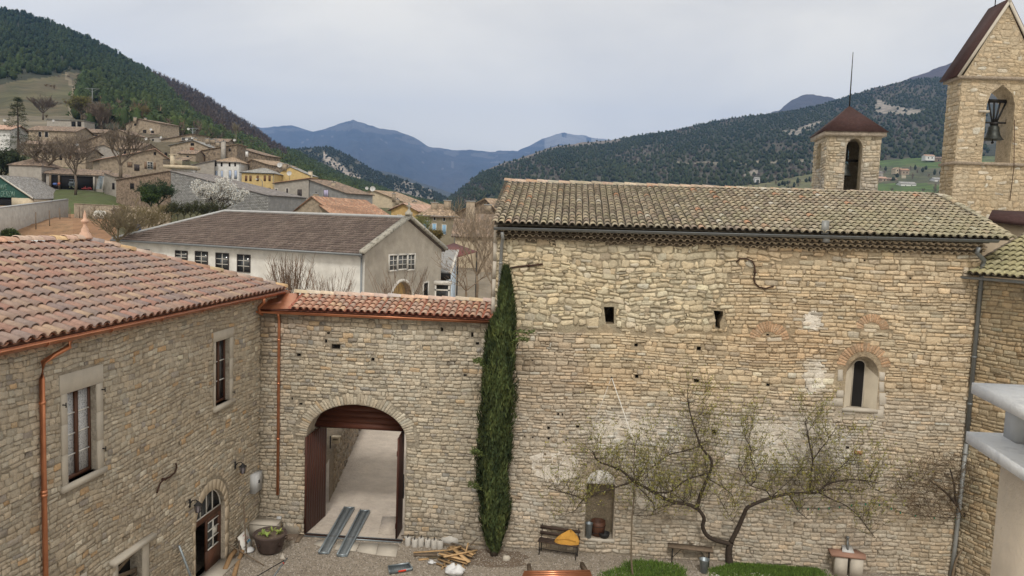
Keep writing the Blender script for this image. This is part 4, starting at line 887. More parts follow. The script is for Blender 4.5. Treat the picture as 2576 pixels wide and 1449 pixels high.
# brown flat roof and masonry block right of the hip
hb = thing('dormer_hood', 'brown sheet-metal hood beside the bell gable foot', 'roof hood', aty(2530, 545, 25.5))
h0 = [aty(2496, 528, 25.6), aty(2640, 534, 25.4), aty(2640, 566, 24.9), aty(2486, 549, 25.1)]
MB().prism(h0, (0, .05, -.12)).build('metal_sheet', M_slate, hb)
ba = aty(2490, 552, 25.4); MB().box(ba+[0, 0, -2.2], ba+[2.6, 1.2, 0.0]).build('plastered_block', M_plaster, hb)
# ---------------- concrete chimney on the right
ck = thing('chimney', 'stucco chimney with two grey concrete slabs in the right foreground', 'chimney', (2.9, 3.7, 6))
a6 = math.radians(3); e1 = np.array([math.cos(a6), -math.sin(a6), 0]); e2 = np.array([-math.sin(math.radians(10)), -math.cos(math.radians(10)), 0])
def slab(px, py, D, wx, wy, th, name):
    P = aty(px, py, D); return P, MB().prism([P, P+e1*wx, P+e1*wx+e2*wy, P+e2*wy], (0, 0, -th)).build(name, M_concslab, ck)
P1_, _ = slab(2445, 962, 4.2, .95, .90, .062, 'cap_slab'); P2_, _ = slab(2431, 1085, 4.22, 1.05, .95, .062, 'base_slab')
for (i, j) in ((.22, .14), (.80, .14), (.22, .72), (.80, .72)):
    q = P2_+e1*i+e2*j; MB().obox(q+[0, 0, (P1_[2]-.062-P2_[2])/2], e1*.045, e2*.075, np.array([0, 0, (P1_[2]-.062-P2_[2])/2])).build('post', M_conc, ck)
q = P2_+e1*.15+e2*.12; q[2] = P2_[2]-.062; m = MB(); hh = 2.4
m.prism([q, q+e1*.85, q+e1*.85+e2*.75, q+e2*.75], (0, 0, -hh)); m.build('chimney_stack', M_stucco, ck)
# ================================================================== terrain, hills, forest
M_ground = mat('valley_ground', (1, 1, 1), .25, .5, 1., .8, 1.5, .2, tint=True, dirt=[((.10, .085, .055), .35, .5, .7, .5)])
M_hill = mat('hillside_scrub', (1, 1, 1), .35, .06, 1., .6, .12, 2., tint=True, dirt=[((.045, .05, .035), .035, .45, .65, .6)])
M_mtn = mat('mountain_slopes', (1, 1, 1), .25, .006, 1., .7, .012, 40., tint=True)
M_forest = mat('forest_crowns', (1, 1, 1), .3, .25, 1., 0, tint=True)
CP = [(-600, 26, 0), (0, 26, 0), (600, 26, 0), (1200, 26, 0), (1400, 26, 0), (-600, 45, 1.5), (0, 45, 1.2), (600, 45, 0), (1100, 45, 0), (1400, 45, 0), (300, 60, 1.5), (600, 62, 1.5), (1000, 62, .8), (1300, 60, .8),
      (100, 90, 5.6), (-200, 80, 4.5), (250, 130, 8.3), (0, 115, 7.7), (180, 128, 8.4), (400, 110, 6), (600, 110, 5), (800, 110, 4.5), (1100, 110, 4.5), (1300, 110, 4.5), (400, 150, 10.7), (600, 160, 10), (840, 150, 10), (200, 142, 11.2), (200, 152, 13.2), (60, 140, 10), (-300, 150, 11),
      (190, 166, 14), (60, 180, 17), (400, 190, 18), (640, 190, 10.7), (750, 190, 11), (570, 207, 15.5), (475, 230, 25), (440, 260, 33), (640, 240, 25), (120, 240, 25), (0, 250, 26), (360, 300, 39), (200, 290, 36), (0, 300, 37), (-300, 300, 38), (1100, 140, 5.5), (945, 220, 13), (1000, 150, 8), (1200, 180, 8), (1400, 200, 8), (700, 300, 18), (800, 300, 14), (1000, 400, 12), (500, 380, 41), (600, 420, 31), (1200, 400, 12), (1400, 400, 12)]
cpa = np.array(CP, float)
def ter(px, Y):
    d2 = ((cpa[:, 0]-px)/170)**2+((np.log(cpa[:, 1])-math.log(Y))*5.5)**2+.02
    w = d2**-2.2; return float((w*cpa[:, 2]).sum()/w.sum())
def terxy(x, Y): return ter(1288+F*x/Y, Y)
Ys = [26.5*(470/26.5)**(i/64) for i in range(65)]; pxs = [-700+i*22 for i in range(100)]
mb = MB(); V = []; Fc = []; T = []
for j, Y in enumerate(Ys):
    for i, p in enumerate(pxs): V.append(((p-1288)*Y/F, Y, -.06 if Y < 50 else -.06+(ter(p, Y)+.06)*sstep(50, 72, Y)+(.15*(vn(p*.05, j*.5)-.5) if Y > 70 else 0)))
for j in range(64):
    for i in range(99):
        p, Y = pxs[i], Ys[j]; Fc.append((j*100+i, j*100+i+1, (j+1)*100+i+1, (j+1)*100+i)); n_ = vn(p*.02, Y*.05, 3)
        c = lerp((.12, .10, .068), (.085, .10, .045), n_)
        if Y < 55: c = (.27, .24, .205)
        if -700 < p < 290 and 56 < Y < 131-.0*p: c = lerp((.27, .15, .085), (.31, .19, .11), n_)
        if 130 < p < 300 and 133 < Y < 160: c = (.085, .105, .042)
        if 1000 < p and 60 < Y < 130: c = (.22, .19, .15)
        T.append(c)
mb.bulk(V, Fc, T); o = mb.build('ground', M_ground); tag(o, kind='structure')
def hillside(name, crest, base, cols, rows, material, tintf, rough=.02, pw=.9, seed=0, x0=None, x1=None, Wd=None):
    cx = [c[0] for c in crest]; bx = [c[0] for c in base]; x0 = x0 or cx[0]; x1 = x1 or cx[-1]
    xs = np.linspace(x0, x1, cols)
    cy = np.interp(xs, cx, [c[1] for c in crest]); cd = np.interp(xs, cx, [c[2] for c in crest])
    by = np.interp(xs, bx, [c[1] for c in base]); bd = np.interp(xs, bx, [c[2] for c in base])
    V = []; inf = []
    for j in range(rows+3):
        t = min(1, j/rows); 
        for i, x in enumerate(xs):
            D = bd[i]*(cd[i]/bd[i])**t; y = by[i]+(cy[i]-by[i])*t**pw
            k = math.sin(math.pi*t)*.9 if j <= rows else 0
            y += k*(by[i]-cy[i])*rough*4*(vn(x*.02+seed, t*5, seed)-.5)+k*(by[i]-cy[i])*rough*1.6*(vn(x*.07+seed, t*14, seed+1)-.5)
            y += 3*(vn(x*.11, 0, seed)-.5)*t if j == rows else 0
            P = aty(x, y, D)
            if j > rows: P = aty(x, y, D*(1+.05*(j-rows))); P[2] = V[rows*cols+i][2]-(j-rows)*D*.03
            V.append(P)
    for j in range(rows+2):
        for i in range(cols-1): inf.append((xs[i], min(1, j/rows)))
    Fc = [(j*cols+i, j*cols+i+1, (j+1)*cols+i+1, (j+1)*cols+i) for j in range(rows+2) for i in range(cols-1)]
    V = np.array(V); fx, fy, fz = projn(V)
    T = [tintf((fx[f[0]]+fx[f[2]])/2, (fy[f[0]]+fy[f[2]])/2, t) for f, (x, t) in zip(Fc, inf)]
    m = MB(); m.bulk(V, Fc, T)
    sk = V[:cols]-np.array([0, 0, 60.]); m.bulk(np.concatenate([sk, V[:cols]]), [(i, i+1, cols+i+1, cols+i) for i in range(cols-1)], T[:cols-1])
    o = m.build(name, material, smooth=True); tag(o, kind='structure')
    G_ = V[:(rows+1)*cols].reshape(rows+1, cols, 3)
    def at(x, t):
        fi = min(cols-1.001, max(0, (x-x0)/(x1-x0)*(cols-1))); fj = min(rows-.001, t*rows); i, j = int(fi), int(fj); a, b = fi-i, fj-j
        return (G_[j, i]*(1-a)+G_[j, i+1]*a)*(1-b)+(G_[j+1, i]*(1-a)+G_[j+1, i+1]*a)*b
    return at, (x0, x1), (lambda x: np.interp(x, cx, [c[1] for c in crest]))
# tree prototypes for masses (unit height)
def proto_conifer(seed, n=26):
    r = random.Random(seed); V = []; Fc = []; T = []
    k = 6
    for lv, (z, rr) in enumerate(((.12, .26), (.45, .36), (.78, .2))):
        for i in range(k): a = 2*math.pi*(i+.5*lv)/k; q = rr*r.uniform(.6, .9); V.append((q*math.cos(a), q*math.sin(a), z))
    V.append((0, 0, .98)); V.append((0, 0, .02))
    for lv in range(2):
        for i in range(k): Fc += [(lv*k+i, lv*k+(i+1) % k, (lv+1)*k+(i+1) % k), (lv*k+i, (lv+1)*k+(i+1) % k, (lv+1)*k+i)]
    for i in range(k): Fc.append((2*k+i, 2*k+(i+1) % k, 3*k)); Fc.append(((i+1) % k, i, 3*k+1))
    T += [.78]*len(Fc)
    for _ in range(n):
        z = r.uniform(.1, 1.); a = r.uniform(0, 6.28); rr = (.44*math.sin(math.pi*min(1, .15+z*.85))**.7+.03)*r.uniform(.7, 1.1)
        c = np.array((rr*math.cos(a), rr*math.sin(a), z)); e = r.uniform(.07, .15); b = len(V)
        for _k in range(3): V.append(tuple(c+np.array([r.uniform(-e, e) for _ in range(3)])))
        Fc.append((b, b+1, b+2)); T.append(r.uniform(.8, 1.25))
    return np.array(V), np.array(Fc), np.array(T)
def proto_bare(seed, n=46):
    r = random.Random(seed); V = []; Fc = []; T = []
    for i in range(n):
        a = r.uniform(0, 6.28); z0 = r.uniform(.0, .6); rr = r.uniform(.02, .16); p = np.array((rr*math.cos(a), rr*math.sin(a), z0))
        q = p+np.array((math.cos(a)*r.uniform(.05, .3), math.sin(a)*r.uniform(.05, .3), r.uniform(.2, .45))); w = r.uniform(.012, .035); b = len(V)
        s = np.array((-math.sin(a), math.cos(a), 0))*w
        V += [tuple(p-s), tuple(p+s), tuple(q)]; Fc.append((b, b+1, b+2)); T.append(r.uniform(.6, 1.4))
    return np.array(V), np.array(Fc), np.array(T)
PC = [proto_conifer(i) for i in range(5)]; PBr = [proto_bare(i) for i in range(4)]; PS = [proto_conifer(i+20, 10) for i in range(4)]
def scatter(name, at, xr, crestf, size_m, want, kinds, seed, dens=.55, tmax=1.0, fmat=None, tmin=0.0, sq=1.0):
    r = random.Random(seed); t = tmin; M_ = {}
    while t <= tmax:
        P = at((xr[0]+xr[1])/2, t); s = size_m*F/P[1]; x = xr[0]
        while x < xr[1]:
            xx = x+r.uniform(-.5, .5)*s; tt = min(tmax, max(0, t+r.uniform(-.012, .012))); Q = at(xx, tt); a, b, _ = projn(Q); a, b = float(a), float(b)
            sp = size_m*F/Q[1]; x += sp*dens
            kd = want(a, b, tt, r)
            if kd is None or not (-60 < a < 2640): continue
            (protos, col, h, w) = kinds[kd][:4]; pv, pf, pt = r.choice(protos); H = h*r.uniform(.7, 1.25); Wv = w*r.uniform(.8, 1.2)
            an = r.uniform(0, 6.28); ca, sa = math.cos(an), math.sin(an); Rm = np.array([[ca*Wv, -sa*Wv, 0], [sa*Wv, ca*Wv, 0], [0, 0, H]])
            c = np.array(jit(col(a, b, r), r, .12, .05)); M_.setdefault(kd, MB()).bulk(pv@Rm.T+Q-[0, 0, H*.05], pf, pt[:, None]*c[None, :])
        # next row
        dy = max(2.2, s*.34); y0 = float(projn(at((xr[0]+xr[1])/2, min(1, t)))[1]); t2 = t+.004
        while t2 < 1 and abs(float(projn(at((xr[0]+xr[1])/2, t2))[1])-y0) < dy: t2 += .004
        t = t2
    for kd, m in M_.items(): m.build(kinds[kd][4] if len(kinds[kd]) > 4 else name, fmat or M_forest, kind='stuff')
# left hill
crestL = [(-500, -70, 1250), (-200, -20, 1250), (0, 24, 1250), (60, 32, 1250), (119, 54, 1250), (160, 68, 1250), (198, 86, 1260), (240, 106, 1270), (286, 129, 1280), (333, 159, 1290), (357, 169, 1290), (413, 195, 1300), (450, 212, 1300), (496, 233, 1300), (540, 260, 1310), (575, 285, 1320), (620, 312, 1330), (655, 334, 1330), (680, 356, 1340), (712, 375, 1350), (754, 389, 1360), (800, 414, 1370), (859, 446, 1380), (900, 457, 1390), (950, 474, 1400), (1000, 492, 1400), (1060, 508, 1420), (1150, 522, 1450)]
baseL = [(-500, 325, 290), (0, 330, 290), (200, 322, 300), (300, 325, 305), (400, 325, 320), (500, 360, 350), (600, 400, 400), (700, 440, 460), (800, 470, 520), (900, 495, 600), (1000, 520, 700), (1150, 545, 800)]
mead = [(-600, 330), (-600, 215), (0, 212), (60, 200), (130, 193), (172, 181), (212, 187), (196, 232), (190, 300), (215, 335)]
lowbr = [(350, 160), (417, 218), (476, 278), (556, 337), (651, 362), (680, 388), (722, 395)]
def lbz(x): return np.interp(x, [a for a, _ in lowbr], [b for _, b in lowbr])
def tl(x, y, t):
    if pip(x, y, mead):
        c = lerp((.13, .108, .070), (.10, .10, .052), vn(x*.03, y*.05, 2))
        if abs(x-(180+.08*(y-240)+7*math.sin(y*.06))) < 2+3*vn(y*.1, 3): c = (.22, .185, .13)
        if y > 292: c = lerp(c, (.22, .19, .145), .8)
        if abs(y-(200+(x-30)*.33)) < 1.6 and 30 < x < 180 and False: c = (.22, .23, .12)
        return c
    if 200 < x < 290 and 225 < y < 250 and False: return (.3, .25, .2)
    if 350 < x < 722 and y < lbz(x): return (.07, .058, .05)
    return (.04, .045, .028)
atL, xrL, cfL = hillside('wooded_hill', crestL, baseL, 190, 70, M_hill, tl, .015, .95, 3)
def wl(a, b, t, r):
    if pip(a, b+3, mead): return 'scrub' if r.random() < .10 else None
    if 350 < a < 722 and b < lbz(a)+r.uniform(-5, 5): return 'bare'
    if b > 262+max(0, (a-330)*.30)+r.uniform(-8, 14) and a > 200 and a < 720: return 'bare2' if r.random() < .42 else 'pine'
    return 'pine'
green = lambda a, b, r: lerp((.030, .050, .026), (.070, .098, .032), min(1, max(0, (b-60)/260))*.6+.5*(vn(a*.02, b*.025, 5)-.2))
scatter('pine_forest', atL, (-120, 1120), cfL, 6.0, wl, {'pine': (PC, green, 8.0, 9.0, 'pine_forest'), 'bare': (PBr, lambda a, b, r: (.115, .092, .078), 9.5, 10.5, 'leafless_forest'), 'bare2': (PBr, lambda a, b, r: (.17, .13, .095), 8., 8., 'leafless_thicket'), 'scrub': (PBr, lambda a, b, r: (.15, .115, .075), 2.5, 5., 'hill_scrub')}, 5, .46, 1.0)
# spur with scree, rocky knoll, distant ranges
crS = [(560, 440, 2300), (660, 410, 2300), (735, 375, 2300), (780, 371, 2300), (830, 369, 2300), (870, 388, 2300), (900, 403, 2300), (925, 420, 2250), (940, 430, 2200), (960, 436, 2200), (1000, 449, 2100), (1050, 463, 2000), (1090, 480, 1900), (1130, 502, 1900), (1190, 525, 1800), (1260, 545, 1800)]
baS = [(560, 540, 1300), (1260, 560, 1200)]
def tsp(x, y, t):
    q = 390+(x-815)*.70
    if 812 < x < 920 and abs(y-q-4) < 12-4*abs(vn(x*.2, y*.2)) and vn(x*.35, y*.35, 7) > .22: return (.44, .38, .33)
    if 990 < x < 1090 and 455 < y < 520 and vn(x*.12, y*.35, 9) > .42: return (.27, .245, .215)
    if vn(x*.06, y*.1, 4) > .72: return (.12, .115, .09)
    return (.05, .058, .038)
atS, xrS, cfS = hillside('rocky_spur', crS, baS, 150, 46, M_hill, tsp, .03, .85, 9)
dg = lambda a, b, r: lerp((.030, .045, .030), (.048, .062, .036), vn(a*.03, b*.04, 2))
def wsp(a, b, t, r):
    c = tsp(a, b, t); return None if c[0] > .11 and r.random() < .85 else ('tree' if r.random() < .93 else None)
scatter('spur_woods', atS, (700, 1200), cfS, 7.6, wsp, {'tree': (PS, dg, 6.5, 9.5, 'spur_woods')}, 6, .6)
def tm(x, y, t):
    c = lerp((.050, .055, .055), (.075, .072, .068), vn(x*.02, y*.03, 3))
    if t > .86 and vn(x*.03, y*.12, 8) > .55: c = (.12, .115, .108)
    if vn(x*.08, y*.12, 14) > .93 and t > .3: c = (.15, .145, .14)
    if x > 1370 and t > .78 and vn(x*.05, y*.05, 2) > .3: c = (.24, .235, .225)
    return c
crM = [(400, 330, 9500), (560, 312, 9500), (640, 319, 9500), (660, 322, 9500), (700, 318, 9500), (735, 314, 9500), (760, 323, 9400), (790, 332, 9300), (830, 319, 9200), (850, 312, 9200), (875, 306, 9200), (888, 301, 9200), (915, 310, 9200), (950, 321, 9100), (1000, 330, 9000), (1040, 345, 9000), (1075, 367, 9000), (1100, 372, 9000), (1150, 378, 9000), (1180, 376, 9000), (1230, 383, 9000), (1262, 378, 9000), (1300, 380, 9300), (1330, 369, 9600), (1360, 352, 9800), (1400, 338, 9800), (1415, 334, 9800), (1440, 337, 9800), (1465, 340, 9800), (1490, 346, 9800), (1540, 352, 9800), (1700, 380, 9800), (2000, 400, 9800)]
hillside('blue_mountains', crM, [(400, 520, 5200), (2000, 540, 5200)], 260, 50, M_mtn, tm, .05, .8, 21)
hillside('distant_ridge', [(880, 440, 4200), (930, 432, 4200), (960, 430, 4200), (1000, 438, 4200), (1050, 456, 4100), (1100, 473, 4000), (1150, 490, 4000), (1250, 505, 4000)], [(880, 520, 3200), (1250, 540, 3200)], 60, 14, M_mtn, lambda x, y, t: (.07, .075, .06), .04, .9, 31)
hillside('far_peak', [(1850, 310, 4800), (1960, 277, 4800), (1990, 254, 4800), (2015, 240, 4800), (2035, 236, 4800), (2060, 240, 4800), (2095, 247, 4800), (2150, 265, 4800), (2250, 290, 4800)], [(1850, 420, 3600), (2250, 420, 3600)], 70, 20, M_mtn, lambda x, y, t: (.08, .075, .075), .04, .9, 41)
hillside('far_ridge', [(2120, 262, 3900), (2200, 228, 3900), (2260, 206, 3900), (2330, 182, 3900), (2400, 155, 3900), (2440, 145, 3900), (2600, 120, 3900), (3000, 90, 3900)], [(2120, 380, 2900), (3000, 380, 2900)], 110, 24, M_mtn, lambda x, y, t: (.095, .075, .07), .04, .9, 51)
# right ridge
crR = [(1000, 560, 1500), (1060, 540, 1600), (1110, 513, 1700), (1130, 496, 1750), (1160, 474, 1800), (1185, 452, 1800), (1205, 436, 1850), (1240, 421, 1850), (1270, 408, 1900), (1300, 401, 1900), (1345, 385, 1950), (1380, 371, 2000), (1420, 365, 2000), (1470, 358, 2000), (1500, 355, 2050), (1540, 352, 2050), (1600, 342, 2100), (1700, 327, 2100), (1800, 303, 2200), (1880, 292, 2200), (1950, 284, 2200), (2000, 277, 2250), (2080, 258, 2300), (2120, 246, 2300), (2200, 221, 2300), (2250, 210, 2300), (2300, 199, 2300), (2380, 193, 2350), (2450, 188, 2350), (2700, 165, 2350), (3100, 155, 2350)]
baR = [(1000, 575, 850), (1250, 510, 850), (1600, 485, 850), (1900, 468, 880), (2040, 440, 900), (2200, 404, 1000), (2400, 392, 1000), (3100, 385, 1000)]
rock = [[(2205, 247), (2235, 262), (2275, 272), (2325, 276), (2330, 286), (2270, 290), (2200, 284)], [(1965, 330), (2000, 325), (2065, 302), (2075, 307), (2020, 335), (2000, 345)], [(1868, 440), (1900, 425), (1910, 432), (1880, 452)]]
def trr(x, y, t):
    n1 = vn(x*.018, y*.04, 3); n2 = vn(x*.09, y*.2, 4)
    for P in rock:
        if pip(x, y, P) and n2 > .25: return (.30, .27, .235)
    if 1700 < x < 2060 and abs(y-(407-.02*(x-1800)+5*vn(x*.05, 1))) < 3.2 and n2 > .35: return (.24, .215, .165)
    if t > .93 and x < 1560: return (.21, .185, .165)
    if n1 > .60: return lerp((.070, .066, .050), (.11, .10, .075), n2)
    return (.050, .054, .038)
atR, xrR, cfR = hillside('wooded_ridge', crR, baR, 330, 70, M_hill, trr, .02, .9, 61)
def wr(a, b, t, r):
    c = trr(a, b, t)
    if c[0] > .2: return 'tree' if r.random() < .12 else None
    if c[0] > .099 or c[0] > .08: return ('tree' if r.random() < .42 else ('bare' if r.random() < .6 else None))
    return 'tree' if r.random() < .88 else None
scatter('ridge_woods', atR, (1040, 2480), cfR, 7.6, wr, {'tree': (PS, lambda a, b, r: lerp((.042, .060, .030), (.066, .084, .042), vn(a*.03, b*.04, 2)), 6.5, 9.5, 'ridge_woods'), 'bare': (PBr, lambda a, b, r: (.12, .098, .09), 6., 9., 'ridge_scrub')}, 7, .62)
def tmd(x, y, t):
    n = vn(x*.03, y*.06, 6)
    if x < 2045: return lerp((.17, .165, .085), (.11, .12, .055), n)
    if y > 462 or y < 421: return (.085, .135, .04) if n > .25 else (.12, .15, .06)
    if abs(x-(2262+(y-420)*.5)) < 5 and y < 450: return (.34, .30, .22)
    return lerp((.13, .12, .08), (.085, .10, .05), n)
atM, xrM, cfM = hillside('valley_meadows', [(1700, 478, 870), (1900, 462, 900), (1960, 452, 900), (2040, 434, 920), (2200, 402, 1020), (2300, 394, 1020), (2400, 390, 1020), (3000, 383, 1020)], [(1700, 560, 380), (3000, 560, 380)], 120, 40, M_hill, tmd, .01, 1., 71)
scatter('valley_hedges', atM, (1880, 2400), cfM, 6., lambda a, b, t, r: ('t' if r.random() < .45 else 'b') if (425 < b < 460 and a > 2190 and r.random() < .16) or (b > 455 and r.random() < .05) or (a < 2050 and r.random() < .12) else None, {'t': (PS, dg, 6., 6., 'valley_trees'), 'b': (PBr, lambda a, b, r: (.16, .125, .10), 6., 6., 'valley_bare_trees')}, 8, .7)
# haze
hz = bpy.data.materials.new('haze'); hz.use_nodes = True; t = hz.node_tree; t.nodes.clear(); o_ = t.nodes.new('ShaderNodeOutputMaterial'); pv = t.nodes.new('ShaderNodeVolumePrincipled')
pv.inputs['Color'].default_value = (.24, .47, 1.0, 1); pv.inputs['Density'].default_value = 8.0e-5; t.links.new(pv.outputs[0], o_.inputs['Volume'])
m = MB(); m.box((-9500, -60, -70), (9500, 11500, 1750)); ho = m.build('haze', hz); tag(ho, kind='stuff')
# ================================================================== village
def wallmat(name, c, **k): return mat(name, c, k.get('var', .2), k.get('scale', 1.6), .95, k.get('bump', .6), k.get('bs', 3.), .05, dirt=k.get('dirt', [(mulc(c, .55), 2.2, .5, .72, .55)]))
WM = dict(
 stone=wallmat('rubble_house_wall', (.28, .22, .165), dirt=[((.10, .08, .062), 1.9, .44, .60, .85), ((.46, .39, .31), 2.6, .56, .68, .6)]),
 tan=wallmat('tan_stone_wall', (.36, .295, .225), dirt=[((.16, .13, .10), 1.8, .46, .64, .7), ((.50, .43, .35), 2.4, .6, .72, .5)]),
 brown=wallmat('brown_rubble_wall', (.25, .19, .145), dirt=[((.09, .07, .055), 3., .45, .6, .8), ((.38, .31, .25), 3.6, .56, .68, .6)]),
 grey=wallmat('grey_render', (.36, .335, .305), dirt=[((.25, .225, .2), .7, .5, .75, .5)]),
 block=wallmat('grey_block_wall', (.265, .265, .265), bump=.3, dirt=[((.20, .20, .205), 1.1, .45, .6, .6)]),
 white=wallmat('white_render', (.66, .66, .66), dirt=[((.45, .44, .42), 1.3, .55, .75, .5)]),
 cream=wallmat('cream_render', (.56, .48, .36), dirt=[((.42, .34, .24), 1.0, .5, .75, .4)]),
 yellow=wallmat('yellow_render', (.56, .42, .20), dirt=[((.46, .34, .17), .8, .5, .75, .5)]),
 ochre=wallmat('ochre_render', (.55, .38, .17)), greige=wallmat('grey_green_render', (.255, .225, .165), dirt=[((.19, .165, .12), .9, .5, .75, .4)]),
 whitewash=wallmat('white_long_wall', (.66, .65, .62), dirt=[((.46, .43, .39), .45, .5, .75, .55)]), gable=wallmat('grey_gable_render', (.37, .335, .285), dirt=[((.27, .24, .2), .5, .48, .75, .5)]))
M_roofv = mat('village_roof_tiles', (1, 1, 1), .3, 2.2, .95, .4, 5., .04, tint=True, dirt=[((.16, .12, .09), 1.6, .5, .7, .5)])
RC = dict(brown=[(.27, .20, .155), (.22, .17, .135), (.31, .23, .175), (.18, .145, .12)], red=[(.43, .25, .165), (.38, .21, .14), (.46, .29, .20), (.34, .225, .165)], pale=[(.40, .30, .21), (.33, .25, .18), (.44, .33, .24), (.27, .205, .155)], pink=[(.52, .34, .26), (.46, .30, .23), (.50, .36, .29)], grey=[(.33, .33, .32), (.29, .29, .285), (.36, .36, .35)], slate=[(.22, .205, .20), (.25, .235, .23), (.20, .185, .18)])
M_shut = {k: mat('shutter_'+k, c, .12, 8., .7, .1, 20., .01) for k, c in dict(brown=(.17, .085, .045), blue=(.25, .42, .60), paleblue=(.38, .46, .62), lilac=(.45, .42, .60), rust=(.24, .09, .05), dark=(.06, .05, .05), grey=(.3, .3, .29), wood=(.22, .15, .1)).items()}
M_trim = mat('pale_window_trim', (.58, .56, .52), .05, 5., .9, .1)
class Pl:                                           # vertical plane through two world points
    def __init__(s, A, B):
        s.O = np.array([A[0], A[1], 0.]); d = np.array([B[0]-A[0], B[1]-A[1], 0.]); s.len = np.linalg.norm(d); s.u = d/s.len; s.n = np.array([s.u[1], -s.u[0], 0.])
        if s.n@(C0-s.O) < 0: s.n = -s.n
    sz = Fr.sz; P = Fr.P; px = Fr.px
def ribroof(parent, quad, cols, name='roof', seed=0, pitch=.32, thick=.12, row=.55, amp=.06, mat_=None):
    """quad: eave left, eave right, top right, top left. Ribs run up the slope."""
    a, b, c, d = [np.asarray(p, float) for p in quad]; r = random.Random(seed); w = max(np.linalg.norm(b-a), np.linalg.norm(c-d)); h = max(np.linalg.norm(d-a), np.linalg.norm(c-b))
    nc = max(3, int(w/pitch)); nr = max(1, int(h/row)); n = np.cross(b-a, d-a) if np.linalg.norm(d-a) > .01 else np.cross(b-a, c-b); n /= np.linalg.norm(n); n *= 1 if n[2] > 0 else -1
    V = []; Fc = []; T = []; m = 2*nc+1
    for j in range(nr+1):
        t = j/nr
        for i in range(m):
            s = i/(m-1); V.append((a*(1-s)+b*s)*(1-t)+(d*(1-s)+c*s)*t+n*(amp*(i % 2)))
    for j in range(nr):
        for i in range(m-1):
            if i % 2 == 0: tt = mulc(r.choice(cols), r.uniform(.72, 1.2))
            Fc.append((j*m+i, j*m+i+1, (j+1)*m+i+1, (j+1)*m+i)); T.append(tt)
    mb = MB(); mb.bulk(V, Fc, T); e = -n*thick
    mb.prism([a+e*.2, b+e*.2, c+e*.2, d+e*.2], e*.8, mulc(cols[0], .6)); return mb.build(name, mat_ or M_roofv, parent)
def add_window(parent, pl, r, kind='dark', trim=True, shut=None, d=0., bars=True, label=None):
    (x0, y0, x1, y1) = r; s0, z1 = pl.sz(x0, y0); s1, _ = pl.sz(x1, y0); _, z0 = pl.sz((x0+x1)/2, y1); z1 = pl.sz((x0+x1)/2, y0)[1]
    if s0 > s1: s0, s1 = s1, s0
    cs, cz = (s0+s1)/2, (z0+z1)/2; hs, hz = (s1-s0)/2, (z1-z0)/2; m = MB(); t = .10 if trim else .05
    for (a, b, c, e) in ((s0-t, z0-t, s0, z1+t), (s1, z0-t, s1+t, z1+t), (s0, z1, s1, z1+t), (s0, z0-t, s1, z0)):
        m.obox(pl.P((a+c)/2, (b+e)/2, d+.02), pl.u*((c-a)/2), pl.n*.045, np.array([0, 0, (e-b)/2]))
    w = m.build('window', M_trim if trim else M_shut['dark'], parent, label=label)
    if kind == 'shut':
        for k in (-.5, .5): MB().obox(pl.P(cs+k*hs, cz, d+.03), pl.u*(hs*.47), pl.n*.03, np.array([0, 0, hz])).build('shutter', M_shut[shut], w)
    else:
        MB().obox(pl.P(cs, cz, d+.008), pl.u*hs, pl.n*.008, np.array([0, 0, hz])).build('pane', M_darkroom if kind == 'dark' else M_glass, w)
        if kind == 'glass' and bars:
            g = MB(); g.obox(pl.P(cs, cz, d+.03), pl.u*.025, pl.n*.012, np.array([0, 0, hz]))
            for k in (-.33, .33): g.obox(pl.P(cs, cz+k*hz, d+.03), pl.u*hs, pl.n*.012, np.array([0, 0, .02]))
            g.build('glazing_bar', M_trim, w)
        if shut:
            for sg in (-1, 1): MB().obox(pl.P(cs+sg*(hs*1.55+t), cz, d+.05), pl.u*(hs*.5), pl.n*.03, np.array([0, 0, hz])).build('shutter', M_shut[shut], w)
    return w
